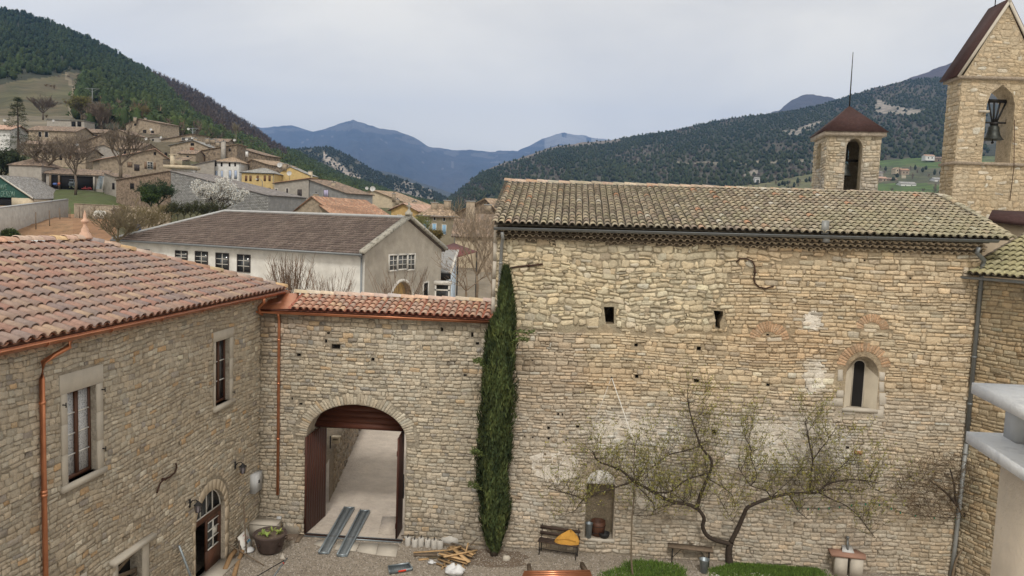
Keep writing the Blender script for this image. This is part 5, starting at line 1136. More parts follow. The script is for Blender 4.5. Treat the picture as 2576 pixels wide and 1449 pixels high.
def house(name, label, a, b, zb, w, roof='side', h=None, wall='stone', rc='brown', over=.35, group=None, wins=(), sidewins=(), apex=.5, cat='house', seed=0, pitch=.32, downpipe=False, eaveband=None, zr=None):
    """a, b: (px, py, Y) of the facade top corners; zb base z; w depth; h ridge rise"""
    A = aty(*a); B = aty(*b); zt = (A[2]+B[2])/2; pl = Pl(A, B); bk = -pl.n; W_ = pl.len
    root = thing(name, label, cat, (*(pl.P(W_/2, zb)+bk*w/2)[:3],), group)
    P = lambda s, z, d: pl.P(s, z)+bk*d
    m = MB(); h = h if h is not None else w*.5*.33; zl, zr_ = (A[2], B[2]) if roof == 'slant' else (zt, zt)
    q = lambda *p: m.add(list(p), [tuple(range(len(p)))])
    if roof == 'front':
        s_ = W_*apex; q(P(0, zb, 0), P(W_, zb, 0), P(W_, zt, 0), P(s_, zt+h, 0), P(0, zt, 0)); q(P(W_, zb, w), P(0, zb, w), P(0, zt, w), P(s_, zt+h, w), P(W_, zt, w))
        q(P(0, zb, w), P(0, zb, 0), P(0, zt, 0), P(0, zt, w)); q(P(W_, zb, 0), P(W_, zb, w), P(W_, zt, w), P(W_, zt, 0))
    elif roof == 'side':
        for (d0, d1, s0, s1) in ((0, 0, 0, W_), (w, w, W_, 0)): q(P(s0, zb, d0), P(s1, zb, d1), P(s1, zt, d1), P(s0, zt, d0))
        for s in (0, W_): q(P(s, zb, w), P(s, zb, 0), P(s, zt, 0), P(s, zt+h, w/2), P(s, zt, w))
    else:
        zz = [zl, zr_]; q(P(0, zb, 0), P(W_, zb, 0), P(W_, zr_, 0), P(0, zl, 0)); q(P(W_, zb, w), P(0, zb, w), P(0, zl+(h if roof == 'back' else 0), w), P(W_, zr_+(h if roof == 'back' else 0), w))
        q(P(0, zb, w), P(0, zb, 0), P(0, zl, 0), P(0, zl+(h if roof == 'back' else 0), w)); q(P(W_, zb, 0), P(W_, zb, w), P(W_, zr_+(h if roof == 'back' else 0), w), P(W_, zr_, 0))
    m.build('wall', WM[wall], root)
    c = RC[rc]; o = over; lf = .05; k = dict(seed=seed, pitch=pitch)
    if roof == 'front':
        s_ = W_*apex; g1, g2 = h/s_, h/(W_-s_)
        ribroof(root, [P(-o, zt-o*g1+lf, w+o), P(-o, zt-o*g1+lf, -o), P(s_, zt+h+lf, -o), P(s_, zt+h+lf, w+o)], c, **k)
        ribroof(root, [P(W_+o, zt-o*g2+lf, -o), P(W_+o, zt-o*g2+lf, w+o), P(s_, zt+h+lf, w+o), P(s_, zt+h+lf, -o)], c, **k)
    elif roof == 'side':
        g = h/(w/2); ribroof(root, [P(-o, zt-o*g+lf, -o), P(W_+o, zt-o*g+lf, -o), P(W_+o, zt+h+lf, w/2), P(-o, zt+h+lf, w/2)], c, **k)
        ribroof(root, [P(W_+o, zt-o*g+lf, w+o), P(-o, zt-o*g+lf, w+o), P(-o, zt+h+lf, w/2), P(W_+o, zt+h+lf, w/2)], c, **k)
    elif roof == 'hip':
        hw = w/2; hh = min(hw, W_*.45); g = h/hw
        ribroof(root, [P(-o, zt-o*g+lf, -o), P(W_+o, zt-o*g+lf, -o), P(W_-hh, zt+h+lf, hw), P(hh, zt+h+lf, hw)], c, **k)
        ribroof(root, [P(W_+o, zt-o*g+lf, w+o), P(-o, zt-o*g+lf, w+o), P(hh, zt+h+lf, hw), P(W_-hh, zt+h+lf, hw)], c, **k)
        ribroof(root, [P(W_+o, zt-o*g+lf, -o), P(W_+o, zt-o*g+lf, w+o), P(W_-hh, zt+h+lf, hw), P(W_-hh, zt+h+lf, hw)], c, **k)
        ribroof(root, [P(-o, zt-o*g+lf, w+o), P(-o, zt-o*g+lf, -o), P(hh, zt+h+lf, hw), P(hh, zt+h+lf, hw)], c, **k)
    elif roof == 'back': ribroof(root, [P(-o, zt+lf-.1, -o), P(W_+o, zt+lf-.1, -o), P(W_+o, zt+h+lf, w+o), P(-o, zt+h+lf, w+o)], c, **k)
    elif roof in ('slant', 'flat'):
        hi = [P(-o, zl+lf, -o), P(W_+o, zr_+lf, -o), P(W_+o, zr_+lf, w+o), P(-o, zl+lf, w+o)]
        if roof == 'flat' or zl > zr_: ribroof(root, [hi[1], hi[2], hi[3], hi[0]], c, **k)
        else: ribroof(root, [hi[3], hi[0], hi[1], hi[2]], c, **k)
    for wi in wins: add_window(root, pl, wi[0], *wi[1:])
    root_pl = pl; sides = {'l': Pl(P(0, 0, 0), P(0, 0, w)), 'r': Pl(P(W_, 0, 0), P(W_, 0, w))}
    for sd_, wi in sidewins: add_window(root, sides[sd_], wi[0], *wi[1:])
    if downpipe: MB().tube([pl.P(W_-.2, zb, .1), pl.P(W_-.2, zt-.2, .1)], .06, 5).tube([pl.P(-.3, zt-.05, .4), pl.P(W_+.3, zt-.05, .4)], .08, 5).build('gutter', M_zinc, root)
    return root, pl, sides, P
def chim(parent, px, py, Y, wm, hm, wall='tan', pot=True):
    p = aty(px, py, Y); m = MB(); m.box(p+[-wm/2, -wm*.4, -hm], p+[wm/2, wm*.4, -.12]); c = m.build('chimney', WM[wall], parent)
    MB().box(p+[-wm*.6, -wm*.5, -.14], p+[wm*.6, wm*.5, -.03]).build('cap', M_conc, c)
    if pot: MB().lathe(p+[0, 0, -.03], [(.12, 0), (.14, .3), (.02, .32)], 8).build('chimney_pot', M_iron, c)
M_dish = mat('dish_enamel', (.52, .52, .52), .08, 3., .6, 0)
def dish(px, py, Y, rad, yaw, label, group='satellite dishes on the village roofs'):
    P = aty(px, py, Y); o = thing('satellite_dish', label, 'satellite dish', P, group); d = np.array([math.sin(yaw), -math.cos(yaw), .35]); d /= np.linalg.norm(d)
    MB().lathe(P, [(0, 0), (rad*.5, .05*rad/.4), (rad*.85, .12*rad/.4), (rad, .2*rad/.4)], 16, (1, 1, 1), d).lathe(P-d*.02, [(0, 0), (rad*.5, .05*rad/.4), (rad*.85, .12*rad/.4), (rad, .2*rad/.4)], 16, (1, 1, 1), d).build('reflector', M_dish, o, smooth=True)
    MB().tube([P-d*.1, P-d*.25-[0, 0, rad*1.2], P-d*.25-[0, 0, rad*2.4]], .045, 5).tube([P-[0, 0, rad*.8], P+d*rad*1.1], .03, 4).build('mount', M_zinc, o)
# --- long white building with the grey gable (near)
nA = aty(918, 636, 45.); nB = aty(304, 600, 53.); zt = (nA[2]+nB[2])/2
plw = Pl(nB, nA); back = -plw.n; WL_ = plw.len; wd_ = 9.6; hh = 2.05; big = thing('long_white_building', 'long white building with brown tiled roof and grey gable beyond the gate wall', 'building', plw.P(WL_/2, 0)+back*4)
Pw = lambda s, z, d: plw.P(s, z)+back*d
m = MB(); m.add([Pw(0, -1, 0), Pw(WL_, -1, 0), Pw(WL_, zt, 0), Pw(0, zt, 0)], [(0, 1, 2, 3)]); m.add([Pw(0, -1, wd_), Pw(0, -1, 0), Pw(0, zt, 0), Pw(0, zt, wd_)], [(0, 1, 2, 3)]); m.add([Pw(WL_, -1, wd_), Pw(0, -1, wd_), Pw(0, zt, wd_), Pw(WL_, zt, wd_)], [(0, 1, 2, 3)]); m.build('long_wall', WM['whitewash'], big)
plg = Pl(Pw(WL_, 0, 0), Pw(WL_, 0, wd_)); ac = plg.sz(1009, 760)[0]; aL = plg.sz(980, 760)[0]; aR = plg.sz(1038, 760)[0]; zA = plg.sz(1008, 705)[1]
arch = arch_poly(min(aL, aR), max(aL, aR), -.9, zA-1.45, 1.45, 12); go = [(0, -1), (wd_, -1), (wd_, zt), (wd_/2, zt+hh), (0, zt)]
mg = MB(); sheet(plg, go, [arch], lambda s, z: (1, 1, 1), 0, 3., mg); reveal(mg, plg, arch, .5, (1, 1, 1)); mg.build('gable_wall', WM['gable'], big)
MB().add([plg.P(a, b, -.5) for a, b in arch], [tuple(range(len(arch)))]).build('arch_back', WM['ochre'], big)
tr = MB(); tr.tube([plg.P(a, b, .03) for a, b in arch[2:]], .10, 6); tr.build('arch_trim', M_trim, big)
M_flat = mat('brown_interlocking_tiles', (1, 1, 1), .25, 4., .9, .3, 10., .02, tint=True)
def steproof(parent, quad, cols, seed, rows, ncol):
    a, b, c, d = [np.asarray(p, float) for p in quad]; r = random.Random(seed); n = np.cross(b-a, d-a); n /= np.linalg.norm(n); n *= 1 if n[2] > 0 else -1
    V = []; Fc = []; T = []
    for j in range(rows):
        for i in range(ncol):
            t0, t1, s0, s1 = j/rows, (j+1)/rows, i/ncol, (i+1)/ncol; L0 = lambda s, t: (a*(1-s)+b*s)*(1-t)+(d*(1-s)+c*s)*t; k = len(V); sm = (s0+s1)/2
            V += [L0(s0, t0)+n*.05, L0(sm, t0)+n*.085, L0(s1, t0)+n*.05, L0(s1, t1), L0(sm, t1)+n*.035, L0(s0, t1), L0(s0, t0), L0(s1, t0)]
            Fc += [(k, k+1, k+4, k+5), (k+1, k+2, k+3, k+4), (k+6, k+7, k+2, k)]; tt = mulc(r.choice(cols), r.uniform(.82, 1.12)); T += [tt]*3
    m = MB(); m.bulk(V, Fc, T); m.prism([a, b, c, d], -n*.1, mulc(cols[0], .6)); return m.build('roof', M_flat, parent)
ov_ = .4; g = hh/(wd_/2); hipd = WL_*.24; bc_ = [(.135, .105, .092), (.155, .12, .105), (.115, .09, .08), (.17, .135, .118)]
steproof(big, [Pw(-ov_, zt-ov_*g+.1, -ov_), Pw(WL_+.1, zt-ov_*g+.1, -ov_), Pw(WL_+.1, zt+hh+.1, wd_/2), Pw(hipd, zt+hh+.1, wd_/2)], bc_, 1, 17, 82)
steproof(big, [Pw(WL_+.1, zt-ov_*g+.1, wd_+ov_), Pw(-ov_, zt-ov_*g+.1, wd_+ov_), Pw(hipd, zt+hh+.1, wd_/2), Pw(WL_+.1, zt+hh+.1, wd_/2)], bc_, 2, 6, 20)
steproof(big, [Pw(-ov_, zt-ov_*g+.1, wd_+ov_), Pw(-ov_, zt-ov_*g+.1, -ov_), Pw(hipd, zt+hh+.1, wd_/2), Pw(hipd, zt+hh+.11, wd_/2)], bc_, 3, 8, 20)
mh = MB(); mh.tube([Pw(-ov_, zt-ov_*g+.16, -ov_), Pw(hipd, zt+hh+.18, wd_/2), Pw(WL_, zt+hh+.18, wd_/2)], .10, 6); mh.build('ridge_capping', M_conc, big)
mp_ = wallmat('mossy_stone_coping', (.40, .38, .33), dirt=[((.14, .13, .11), 4., .5, .62, .8)], bs=8.)
for d0, d1 in ((-ov_-.05, wd_/2), (wd_+ov_+.05, wd_/2)):
    a = Pw(WL_+.1, zt-ov_*g+.22, d0); b = Pw(WL_+.1, zt+hh+.24, d1); MB().obox((a+b)/2, (b-a)/2, plw.u*.20, np.array([0, 0, .10])).build('coping', mp_, big)
cr_ = Pw(WL_+.1, zt+hh+.3, wd_/2); MB().box(cr_+[-.22, -.2, 0], cr_+[.22, .2, .2]).box(cr_+[-.06, -.06, .2], cr_+[.06, .06, .85]).obox(cr_+[0, 0, .6], plg.u*.2, plg.n*.06, np.array([0, 0, .06])).lathe(cr_+[0, 0, .2], [(.2, 0), (.1, .12), (.06, .2)], 8).build('stone_cross', mp_, big)
MB().tube([Pw(-.4, zt-.12, -.5), Pw(WL_+.1, zt-.12, -.5)], .07, 8).tube([Pw(WL_-.15, zt-.2, -.12), Pw(WL_-.15, -1, -.12)], .06, 8).tube([Pw(WL_-.15, zt-.1, -.5), Pw(WL_-.15, zt-.3, -.12)], .06, 6).build('gutter', M_zinc, big)
for (x0, y0, x1, y1) in ((443, 632, 471, 655), (493, 634, 522, 668), (545, 638, 575, 678), (599, 642, 629, 683), (347, 628, 358, 640), (365, 629, 376, 640)): add_window(big, plw, (x0, y0, x1, y1), 'glass', False)
add_window(big, plg, (979, 643, 999, 679), 'glass'); add_window(big, plg, (1025, 641, 1042, 677), 'glass')
wl_ = add_window(big, plg, (1000, 642, 1024, 676), 'glass'); add_window(big, plg, (1065, 712, 1076, 745), 'dark')
# --- village houses
Hs = {}
def H(*a, **k): r = house(*a, **k); return r
r_ = H('village_house', 'square stone house highest in the village with a gable front and satellite dishes', (317, 304, 300), (402, 318, 292), 36, 9, 'front', 1.9, 'tan', 'brown', .5, apex=.42, wins=[((338, 311, 343, 316), 'dark', False), ((360, 327, 368, 339), 'dark', False), ((381, 329, 387, 338), 'dark', False)]); chim(r_[0], 340, 295, 296, 1., 2.2); chim(r_[0], 366, 297, 296, .7, 1.8)
H('lean_to', 'low lean-to in front of the highest stone house', (322, 336, 286), (383, 339, 284), 36, 4, 'back', .8, 'cream', 'brown', .3, cat='house')
r_ = H('village_house', 'stone house with a white framed triple window below the pole', (405, 352, 262), (482, 337, 256), 31, 8, 'slant', None, 'tan', 'brown', .4, wins=[((457, 346, 486, 353), 'glass', True)]); 
H('village_house', 'low stone house behind two dishes with a long brown roof', (380, 369, 256), (470, 353, 252), 30, 7, 'slant', None, 'stone', 'brown', .35, wins=[((427, 358, 433, 366), 'dark', False), ((386, 361, 395, 367), 'dark', False)])
H('village_house', 'plain grey house with shallow gable left of the dishes', (352, 353, 275), (436, 347, 272), 33, 8, 'front', .9, 'grey', 'brown', .3, wins=[((383, 350, 387, 354), 'dark', False)])
r_ = H('village_house', 'stone house with a big rust red shutter and arched loft opening', (428, 372, 238), (524, 362, 238), 22, 9, 'front', 1.8, 'tan', 'grey', .5, apex=.62, wins=[((478, 371, 488, 386), 'shut', False, 'rust'), ((480, 360, 488, 366), 'dark', False)]); chim(r_[0], 492, 347, 242, 1., 1.6); chim(r_[0], 522, 348, 242, 1., 1.8); chim(r_[0], 536, 350, 244, 1.3, 1.6); chim(r_[0], 548, 357, 244, 1.2, 1.6)
r_ = H('village_house', 'long stone house with yellow end wall and tall external chimney', (491, 382, 226), (596, 362, 226), 20, 8, 'slant', None, 'stone', 'pale', .4, wins=[((498, 395, 504, 407), 'shut', False, 'brown'), ((509, 391, 515, 404), 'shut', False, 'brown'), ((576, 374, 580, 380), 'dark', False)]); chim(r_[0], 562, 355, 224, 1.1, 7, 'grey')
H('village_house', 'dark stone gable house at the right end of the hill village', (597, 370, 240), (668, 392, 236), 22, 7, 'slant', None, 'stone', 'brown', .4, wins=[])
r_ = H('village_house', 'brown stone house with tiled roof beside the white house', (606, 421, 216), (681, 412, 206), 14, 8, 'front', 1.8, 'stone', 'pale', .4, apex=.4); chim(r_[0], 621, 380, 212, .6, 1.6, 'white')
r_ = H('village_house', 'tall white house with pale blue shutters and four attic slits', (540, 408, 207), (604, 406, 207), 13, 8, 'hip', 1.5, 'white', 'pale', .45, wins=[((542, 430, 547, 451), 'shut', False, 'paleblue'), ((556, 430, 561, 455), 'shut', False, 'paleblue'), ((576, 429, 582, 450), 'shut', False, 'paleblue'), ((590, 429, 596, 450), 'shut', False, 'paleblue')]+[((x, 409, x+3.4, 418), 'dark', False) for x in (541, 556, 576, 590)], downpipe=True)
H('village_house', 'long grey rendered wing sloping up to the tall white house', (434, 425, 202), (539, 403, 205), 13, 7, 'slant', None, 'grey', 'slate', .3, wins=[((458, 420, 471, 431), 'shut', False, 'grey')])
# terrace
tb = aty(410, 414, 174); te = aty(481, 416, 174); ter_ = thing('roof_terrace', 'cream concrete terrace with dark railings and a chimney in front of the village', 'terrace', (tb+te)/2-[0, 0, 4])
MB().box((tb[0], 174, tb[2]-.75), (te[0], 179, tb[2])).build('slab', WM['cream'], ter_); MB().box((tb[0]+1.5, 175, tb[2]-6), (te[0]-.5, 178.5, tb[2]-.75)).build('wall', WM['white'], ter_)
for x0, x1, nm_, mt in ((411, 432, 'railing', M_iron), (438, 458, 'cream_railing', WM['cream']), (459, 478, 'railing', M_iron)):
    a = aty(x0, 414, 174.2); b = aty(x1, 414, 174.2); a[2] = b[2] = tb[2]; k = MB(); nb_ = int((b[0]-a[0])/.16)
    for i in range(nb_+1): q = a+(b-a)*i/nb_; k.obox(q+[0, 0, .6], (.028, 0, 0), (0, .028, 0), (0, 0, .6))
    k.obox((a+b)/2+[0, 0, 1.2], (b-a)/2, (0, .04, 0), (0, 0, .05)); k.build(nm_, mt, ter_)
q = aty(435, 388, 174.5); MB().box(q+[-.5, -.4, -3.2], q+[.35, .4, -.2]).build('pillar', WM['cream'], ter_); MB().box(q+[-.75, -.5, -.2], q+[.6, .5, 0]).build('cap', WM['cream'], ter_)
H('village_house', 'small cream kiosk roof behind the terrace railing', (440, 403, 177), (458, 405, 177), 22, 4, 'back', 1.1, 'cream', 'brown', .6)
# big middle house
r_ = H('farmhouse', 'big stone farmhouse with a plastered gable and brown shutters above the barn', (251, 421, 176), (447, 395, 186), 12, 12, 'front', 3.4, 'tan', 'pink', .6, apex=.70, wins=[((371, 408, 384, 425), 'glass', True, 'wood'), ((387, 383, 392, 389), 'dark', False), ((414, 384, 420, 392), 'dark', False), ((338, 414, 350, 429), 'shut', False, 'dark'), ((321, 408, 332, 420), 'shut', False, 'wood')])
H('village_house', 'grey gabled house behind the farmhouse roof', (196, 398, 215), (322, 372, 222), 18, 12, 'front', 2.4, 'grey', 'pale', .4, apex=.5)
H('village_house', 'wide stone gable house above the grey gabled house', (206, 362, 236), (350, 358, 236), 24, 12, 'front', 3.2, 'stone', 'brown', .5, apex=.45, wins=[((322, 350, 326, 357), 'dark', False)])
H('village_house', 'pale stone house with two upper windows behind the bare trees', (72, 328, 246), (190, 328, 246), 20, 10, 'side', 1.8, 'tan', 'brown', .6, wins=[((97, 332, 104, 345), 'dark', True), ((113, 332, 121, 345), 'dark', True), ((98, 383, 105, 397), 'dark', False)])
H('village_house', 'yellowish stone house half hidden by the bare plane tree', (80, 381, 206), (215, 381, 206), 16, 8, 'side', 1.4, 'tan', 'brown', .5, wins=[((150, 388, 156, 402), 'dark', False), ((172, 386, 179, 400), 'shut', False, 'brown'), ((190, 386, 198, 402), 'dark', False)])
H('village_house', 'white house with a pink tiled roof cut by the left edge', (-60, 320, 245), (24, 326, 245), 24, 9, 'side', 1.6, 'white', 'pink', 1.0)
H('carport', 'flat roofed carport with white posts above the village houses', (118, 304, 282), (212, 300, 282), 37, 7, 'flat', None, 'grey', 'grey', .4, cat='carport', wins=[((180, 306, 190, 318), 'dark', False), ((195, 306, 204, 318), 'dark', False)])
H('small_shed', 'tiny white roofed shed at the forest edge beside the pole', (227, 262, 330), (245, 266, 330), 48, 4, 'slant', None, 'brown', 'grey', .4, cat='shed')
H('round_hut', 'low windowless grey outbuilding behind the green barn', (22, 417, 160), (104, 413, 160), 12, 8, 'hip', 1.7, 'grey', 'brown', .3, cat='outbuilding')
H('village_house', 'dark brown roofed house squeezed between the grey gable and the farmhouse ridge', (300, 372, 205), (352, 374, 203), 20, 7, 'side', 1.6, 'stone', 'brown', .4, wins=[((312, 379, 317, 387), 'dark', False)])
H('village_house', 'long low stone house under the carport slope', (196, 334, 262), (262, 332, 262), 28, 8, 'side', 1.5, 'stone', 'brown', .4, wins=[((215, 339, 221, 347), 'dark', False), ((240, 339, 246, 347), 'dark', False)])
H('village_house', 'stone house with a stepped roof left of the shallow grey gable', (268, 338, 268), (330, 340, 266), 30, 8, 'front', 1.8, 'tan', 'brown', .4, wins=[((290, 345, 295, 352), 'dark', False)])
H('village_house', 'narrow tan house between the rust shutter house and the terrace', (450, 384, 220), (492, 388, 220), 20, 6, 'side', 1.2, 'tan', 'brown', .4, wins=[((470, 392, 475, 400), 'dark', False)])
H('village_house', 'small brown house behind the long stone house chimneys', (530, 356, 250), (572, 356, 250), 26, 6, 'side', 1.2, 'stone', 'brown', .4)
H('village_house', 'roofed outhouse below the pale stone house with two upper windows', (60, 362, 222), (128, 362, 222), 18, 7, 'side', 1.3, 'tan', 'brown', .4, wins=[((84, 368, 90, 377), 'dark', False)])
# open barn
r_, pl, sd_, P_ = H('open_barn', 'open fronted barn with a tiled lean-to roof full of machinery', (116, 447, 160), (258, 430, 163), 12, 6, 'back', 1.4, 'grey', 'brown', .5, cat='barn')
a, b = pl.sz(130, 474)[0], pl.sz(236, 470)[0]; z0, z1 = pl.sz(190, 477)[1], pl.sz(190, 443)[1]
MB().obox(pl.P((a+b)/2, (z0+z1)/2, .05), pl.u*((b-a)/2), pl.n*.05, np.array([0, 0, (z1-z0)/2])).build('dark_opening', M_darkroom, r_)
for x in (128, 150, 238, 262): s = pl.sz(x, 460)[0]; MB().obox(pl.P(s, (z0+z1)/2, .3), pl.u*.18, pl.n*.18, np.array([0, 0, (z1-z0)/2])).build('post', M_oldtimber if x < 200 else WM['grey'], r_)
H('barn_wing', 'small rendered barn wing with a dark doorway left of the brown stone building', (262, 434, 158), (292, 446, 156), 11, 5, 'slant', None, 'grey', 'brown', .3, cat='barn', wins=[((283, 461, 288, 476), 'dark', False)])
mach = [((.30, .05, .05), 'red farm implement heaped in the open barn'), ((.10, .12, .14), 'grey tractor parked under the barn roof'), ((.25, .27, .18), 'coil of green and yellow hose before the barn'), ((.08, .13, .35), 'blue tank at the left end of the barn'), ((.42, .12, .07), 'orange cement mixer beside the blue tank'), ((.28, .33, .38), 'stack of pale panels leaning at the barn post')]
for i, (px, py, w, h) in enumerate(((215, 477, 24, 8), (182, 470, 14, 22), (180, 477, 16, 9), (137, 466, 9, 5), (146, 468, 8, 9), (248, 475, 13, 32))):
    c, lb = mach[i]; p = aty(px, py, 156); k = 156/F; t = thing(['farm_implement', 'tractor', 'hose_coil', 'blue_tank', 'cement_mixer', 'panel_stack'][i], lb, ['machinery', 'tractor', 'hose', 'tank', 'mixer', 'panels'][i], p); W_, H_ = w*k/2, h*k; r = random.Random(i); m = MB()
    if i == 0:
        for _ in range(9): x = r.uniform(-W_, W_); m.tube([p+[x, 0, 0], p+[x+r.uniform(-.5, .5), .2, H_*r.uniform(.5, 1)], p+[x+.6, .1, .1]], .07, 5)
        m.obox(p+[0, .1, H_*.3], (W_*.8, 0, 0), (0, .2, 0), (0, 0, .08))
    elif i == 1:
        m.obox(p+[0, .3, H_*.45], (W_*.8, 0, 0), (0, .6, 0), (0, 0, H_*.14)); m.obox(p+[-.15, .3, H_*.8], (W_*.5, 0, 0), (0, .5, 0), (0, 0, H_*.04))
        for s in (-1, 1): m.tube([p+[s*W_*.4, .1, H_*.5], p+[s*W_*.38, .1, H_*.8]], .05, 4); m.lathe(p+[s*W_*.6, -.1, .45], [(0, 0), (.42, 0), (.42, .25), (0, .25)], 12, (1, 1, 1), (0, 1, 0))
    elif i == 2:
        for q in range(4): m.tube([p+[W_*math.cos(a)*(.6+.1*q), q*.1, H_*.5*(1+math.sin(a))] for a in np.linspace(0, math.pi, 10)], .08, 5)
    elif i == 5:
        for q in range(4): x = -W_+q*.3; m.add([p+[x, 0, 0], p+[x+.25, 0, 0], p+[x+.55, .5, H_], p+[x+.38, .5, H_]], [(0, 1, 2, 3)]); m.tube([p+[W_+q*.12-.3, 0, 0], p+[.1+q*.1, .5, H_]], .05, 4)
    elif i == 3: m.lathe(p+[-W_, .2, H_*.6], [(0, 0), (H_*.6, .05), (H_*.6, 2*W_), (0, 2*W_)], 12, (1, 1, 1), (1, 0, 0))
    else: m.lathe(p+[0, .2, H_*.35], [(0, 0), (W_*.7, .1), (W_*.9, H_*.4), (W_*.4, H_*.7), (0, H_*.7)], 12, (1, 1, 1), (.5, -.2, .8)); m.tube([p+[-.3, 0, 0], p+[0, 0, H_*.5], p+[.3, 0, 0]], .05, 4)
    m.build('body', mat('machine_paint', c, .3, 3., .6, .2), t)
# brown stone barn and the block wall that goes with it
r_ = H('stone_barn', 'brown rubble stone barn with a sloping tiled edge beside the grey block wall', (292, 453, 146), (429, 429, 142), 8.5, 10, 'slant', None, 'brown', 'brown', .25, cat='barn', wins=[((328, 462, 337, 475), 'dark', False), ((376, 466, 391, 475), 'dark', False), ((355, 497, 365, 505), 'dark', False)])
r2, pl2, _, _ = H('block_building', 'big grey concrete block side wall behind the blossoming tree', (430, 430, 141.5), (675, 492, 132), 7, 10, 'slant', None, 'block', 'slate', .2, cat='building')
# visible block joints as shallow raised courses
bl = MB(); rr = random.Random(3); zt0, zt1 = pl2.sz(431, 431)[1], pl2.sz(674, 492)[1]; z = 7.6; j = 0; cnt = []
while z < zt0-.3:
    s = -(j % 2)*.25
    while s < pl2.len-.3:
        top = zt0+(zt1-zt0)*(s+.5)/pl2.len
        if s > .05 and z+.25 < top-.1: cnt.append((s, z))
        s += .52
    z += .265; j += 1
rr.shuffle(cnt)
pr_ = MB().obox(np.array([0, 0, 0]), pl2.u*.25, pl2.n*.02, np.array([0, 0, .122]), (1, 1, 1)); bm_ = []
M_block = mat('concrete_block', (1, 1, 1), .12, 2., .95, .3, 6., .02, tint=True)
for q in range(5):
    me = MB().obox(np.array([0, 0, 0]), pl2.u*.25, pl2.n*.02, np.array([0, 0, .122]), mulc((.28, .28, .28), .78+.1*q)).mesh('block'); me.materials.append(M_block); bm_.append(me)
for (s, z) in cnt[:300]:
    o = bpy.data.objects.new('block', rr.choice(bm_)); link(o); o.parent = r2; o.location = Vector(pl2.P(s+.26, z+.13, .01))-origin(r2)
for (s, z) in cnt[300:]: bl.obox(pl2.P(s+.26, z+.13, .01), pl2.u*.25, pl2.n*.02, np.array([0, 0, .122]), mulc((.28, .28, .28), rr.uniform(.78, 1.18)))
bl.build('small_blocks', M_block, r2, kind='stuff')
# yellow house, grey house, block house
yw = [((x, y, x+4.6, y+h_), 'shut', False, 'brown') for x in (617, 628, 646, 664, 676) for (y, h_) in ((442, 13), (473, 15))]
r_ = H('village_house', 'yellow house with two rows of brown shutters and a pale hipped roof', (608, 435, 186), (690, 434, 186), 9, 9, 'hip', 1.4, 'yellow', 'grey', .4, wins=yw, downpipe=True)
r_ = H('village_house', 'ochre gable end rising behind the grey rendered house', (694, 433, 192), (779, 446, 192), 9, 8, 'front', 2.0, 'yellow', 'grey', .2, apex=.42); chim(r_[0], 716, 411, 192, 1.1, 1.8); chim(r_[0], 728, 415, 193, 1., 1.6); chim(r_[0], 781, 430, 193, .9, 3.5, 'cream', False)
r_ = H('village_house', 'grey rendered house with dark shutters and a porch canopy', (690, 461, 170), (777, 448, 168), 7, 8, 'slant', None, 'grey', 'red', .4, wins=[((693, 475, 698, 489), 'shut', True, 'dark'), ((720, 474, 726, 494), 'shut', True, 'dark'), ((749, 477, 759, 496), 'shut', False, 'dark'), ((693, 512, 698, 524), 'shut', True, 'dark'), ((720, 513, 725, 531), 'shut', True, 'dark'), ((704, 507, 716, 530), 'dark', False), ((749, 514, 758, 522), 'shut', False, 'dark')])
q = aty(696, 504, 167); k = 167/F; MB().prism([q, q+[20*k, 0, .5], q+[22*k, -1, .1], q+[1*k, -1, -.4]], (0, 0, -.12)).build('canopy', M_shut['dark'], r_[0])
r_ = H('village_house', 'grey block house with lilac shutters and a sloping tiled verge', (779, 451, 168), (874, 487, 160), 7, 7, 'slant', None, 'block', 'brown', .35, wins=[((815, 478, 826, 496), 'shut', False, 'lilac')]); chim(r_[0], 839, 457, 166, .9, 2.4)
chim(r_[0], 795, 486, 158, 1.0, 3)
r_ = H('village_house', 'rough stone gable house with an orange tiled roof before the lilac shutters', (737, 531, 120), (843, 541, 117), 2, 15, 'front', 2.6, 'tan', 'red', .3, apex=.46)
ribroof(r_[0], [aty(842, 545, 112), aty(1003, 555, 108), aty(940, 514, 118), aty(790, 507, 120)], RC['red'], 'front_roof', 4, .30, .15, .42, .08)
MB().tube([aty(842, 547, 111.8), aty(1003, 557, 107.8)], .1, 5).build('gutter', M_zinc, r_[0])
r_ = H('village_house', 'wide beige gable house under two white dishes in the village centre', (862, 504, 212), (1024, 513, 204), 6, 12, 'front', 3.3, 'cream', 'pale', .5, apex=.48); chim(r_[0], 991, 486, 204, .9, 2.4); chim(r_[0], 1000, 500, 200, .9, 1.6)
r_ = H('village_house', 'small ochre house with a red tiled gable beside the orange roof', (984, 527, 148), (1050, 529, 146), 3, 16, 'front', 1.3, 'ochre', 'pink', .6, apex=.5, wins=[((1001, 541, 1010, 546), 'shut', True, 'grey')])
r_ = H('village_house', 'plain beige terrace house with stub chimneys between the gables', (1024, 514, 190), (1090, 518, 190), 5, 8, 'flat', None, 'cream', 'brown', .1); chim(r_[0], 1042, 505, 189, 1.1, 2.2); chim(r_[0], 1068, 514, 170, 1.6, 2, 'cream', False)
r_ = H('village_house', 'grey-green house with sky blue shutters and an arched one', (1052, 541, 128), (1148, 545, 128), 2, 10, 'hip', 2.1, 'greige', 'pale', .5, wins=[((1066, 556, 1079, 586), 'shut', True, 'blue'), ((1088, 563, 1097, 587), 'shut', True, 'blue'), ((1113, 566, 1122, 589), 'shut', True, 'blue'), ((1070, 545, 1074, 554), 'dark', True), ((1091, 546, 1096, 554), 'dark', True), ((1115, 547, 1120, 556), 'dark', True)], downpipe=True); chim(r_[0], 1093, 508, 131, 1.1, 1.8); chim(r_[0], 1126, 503, 131, 1.2, 2.0)
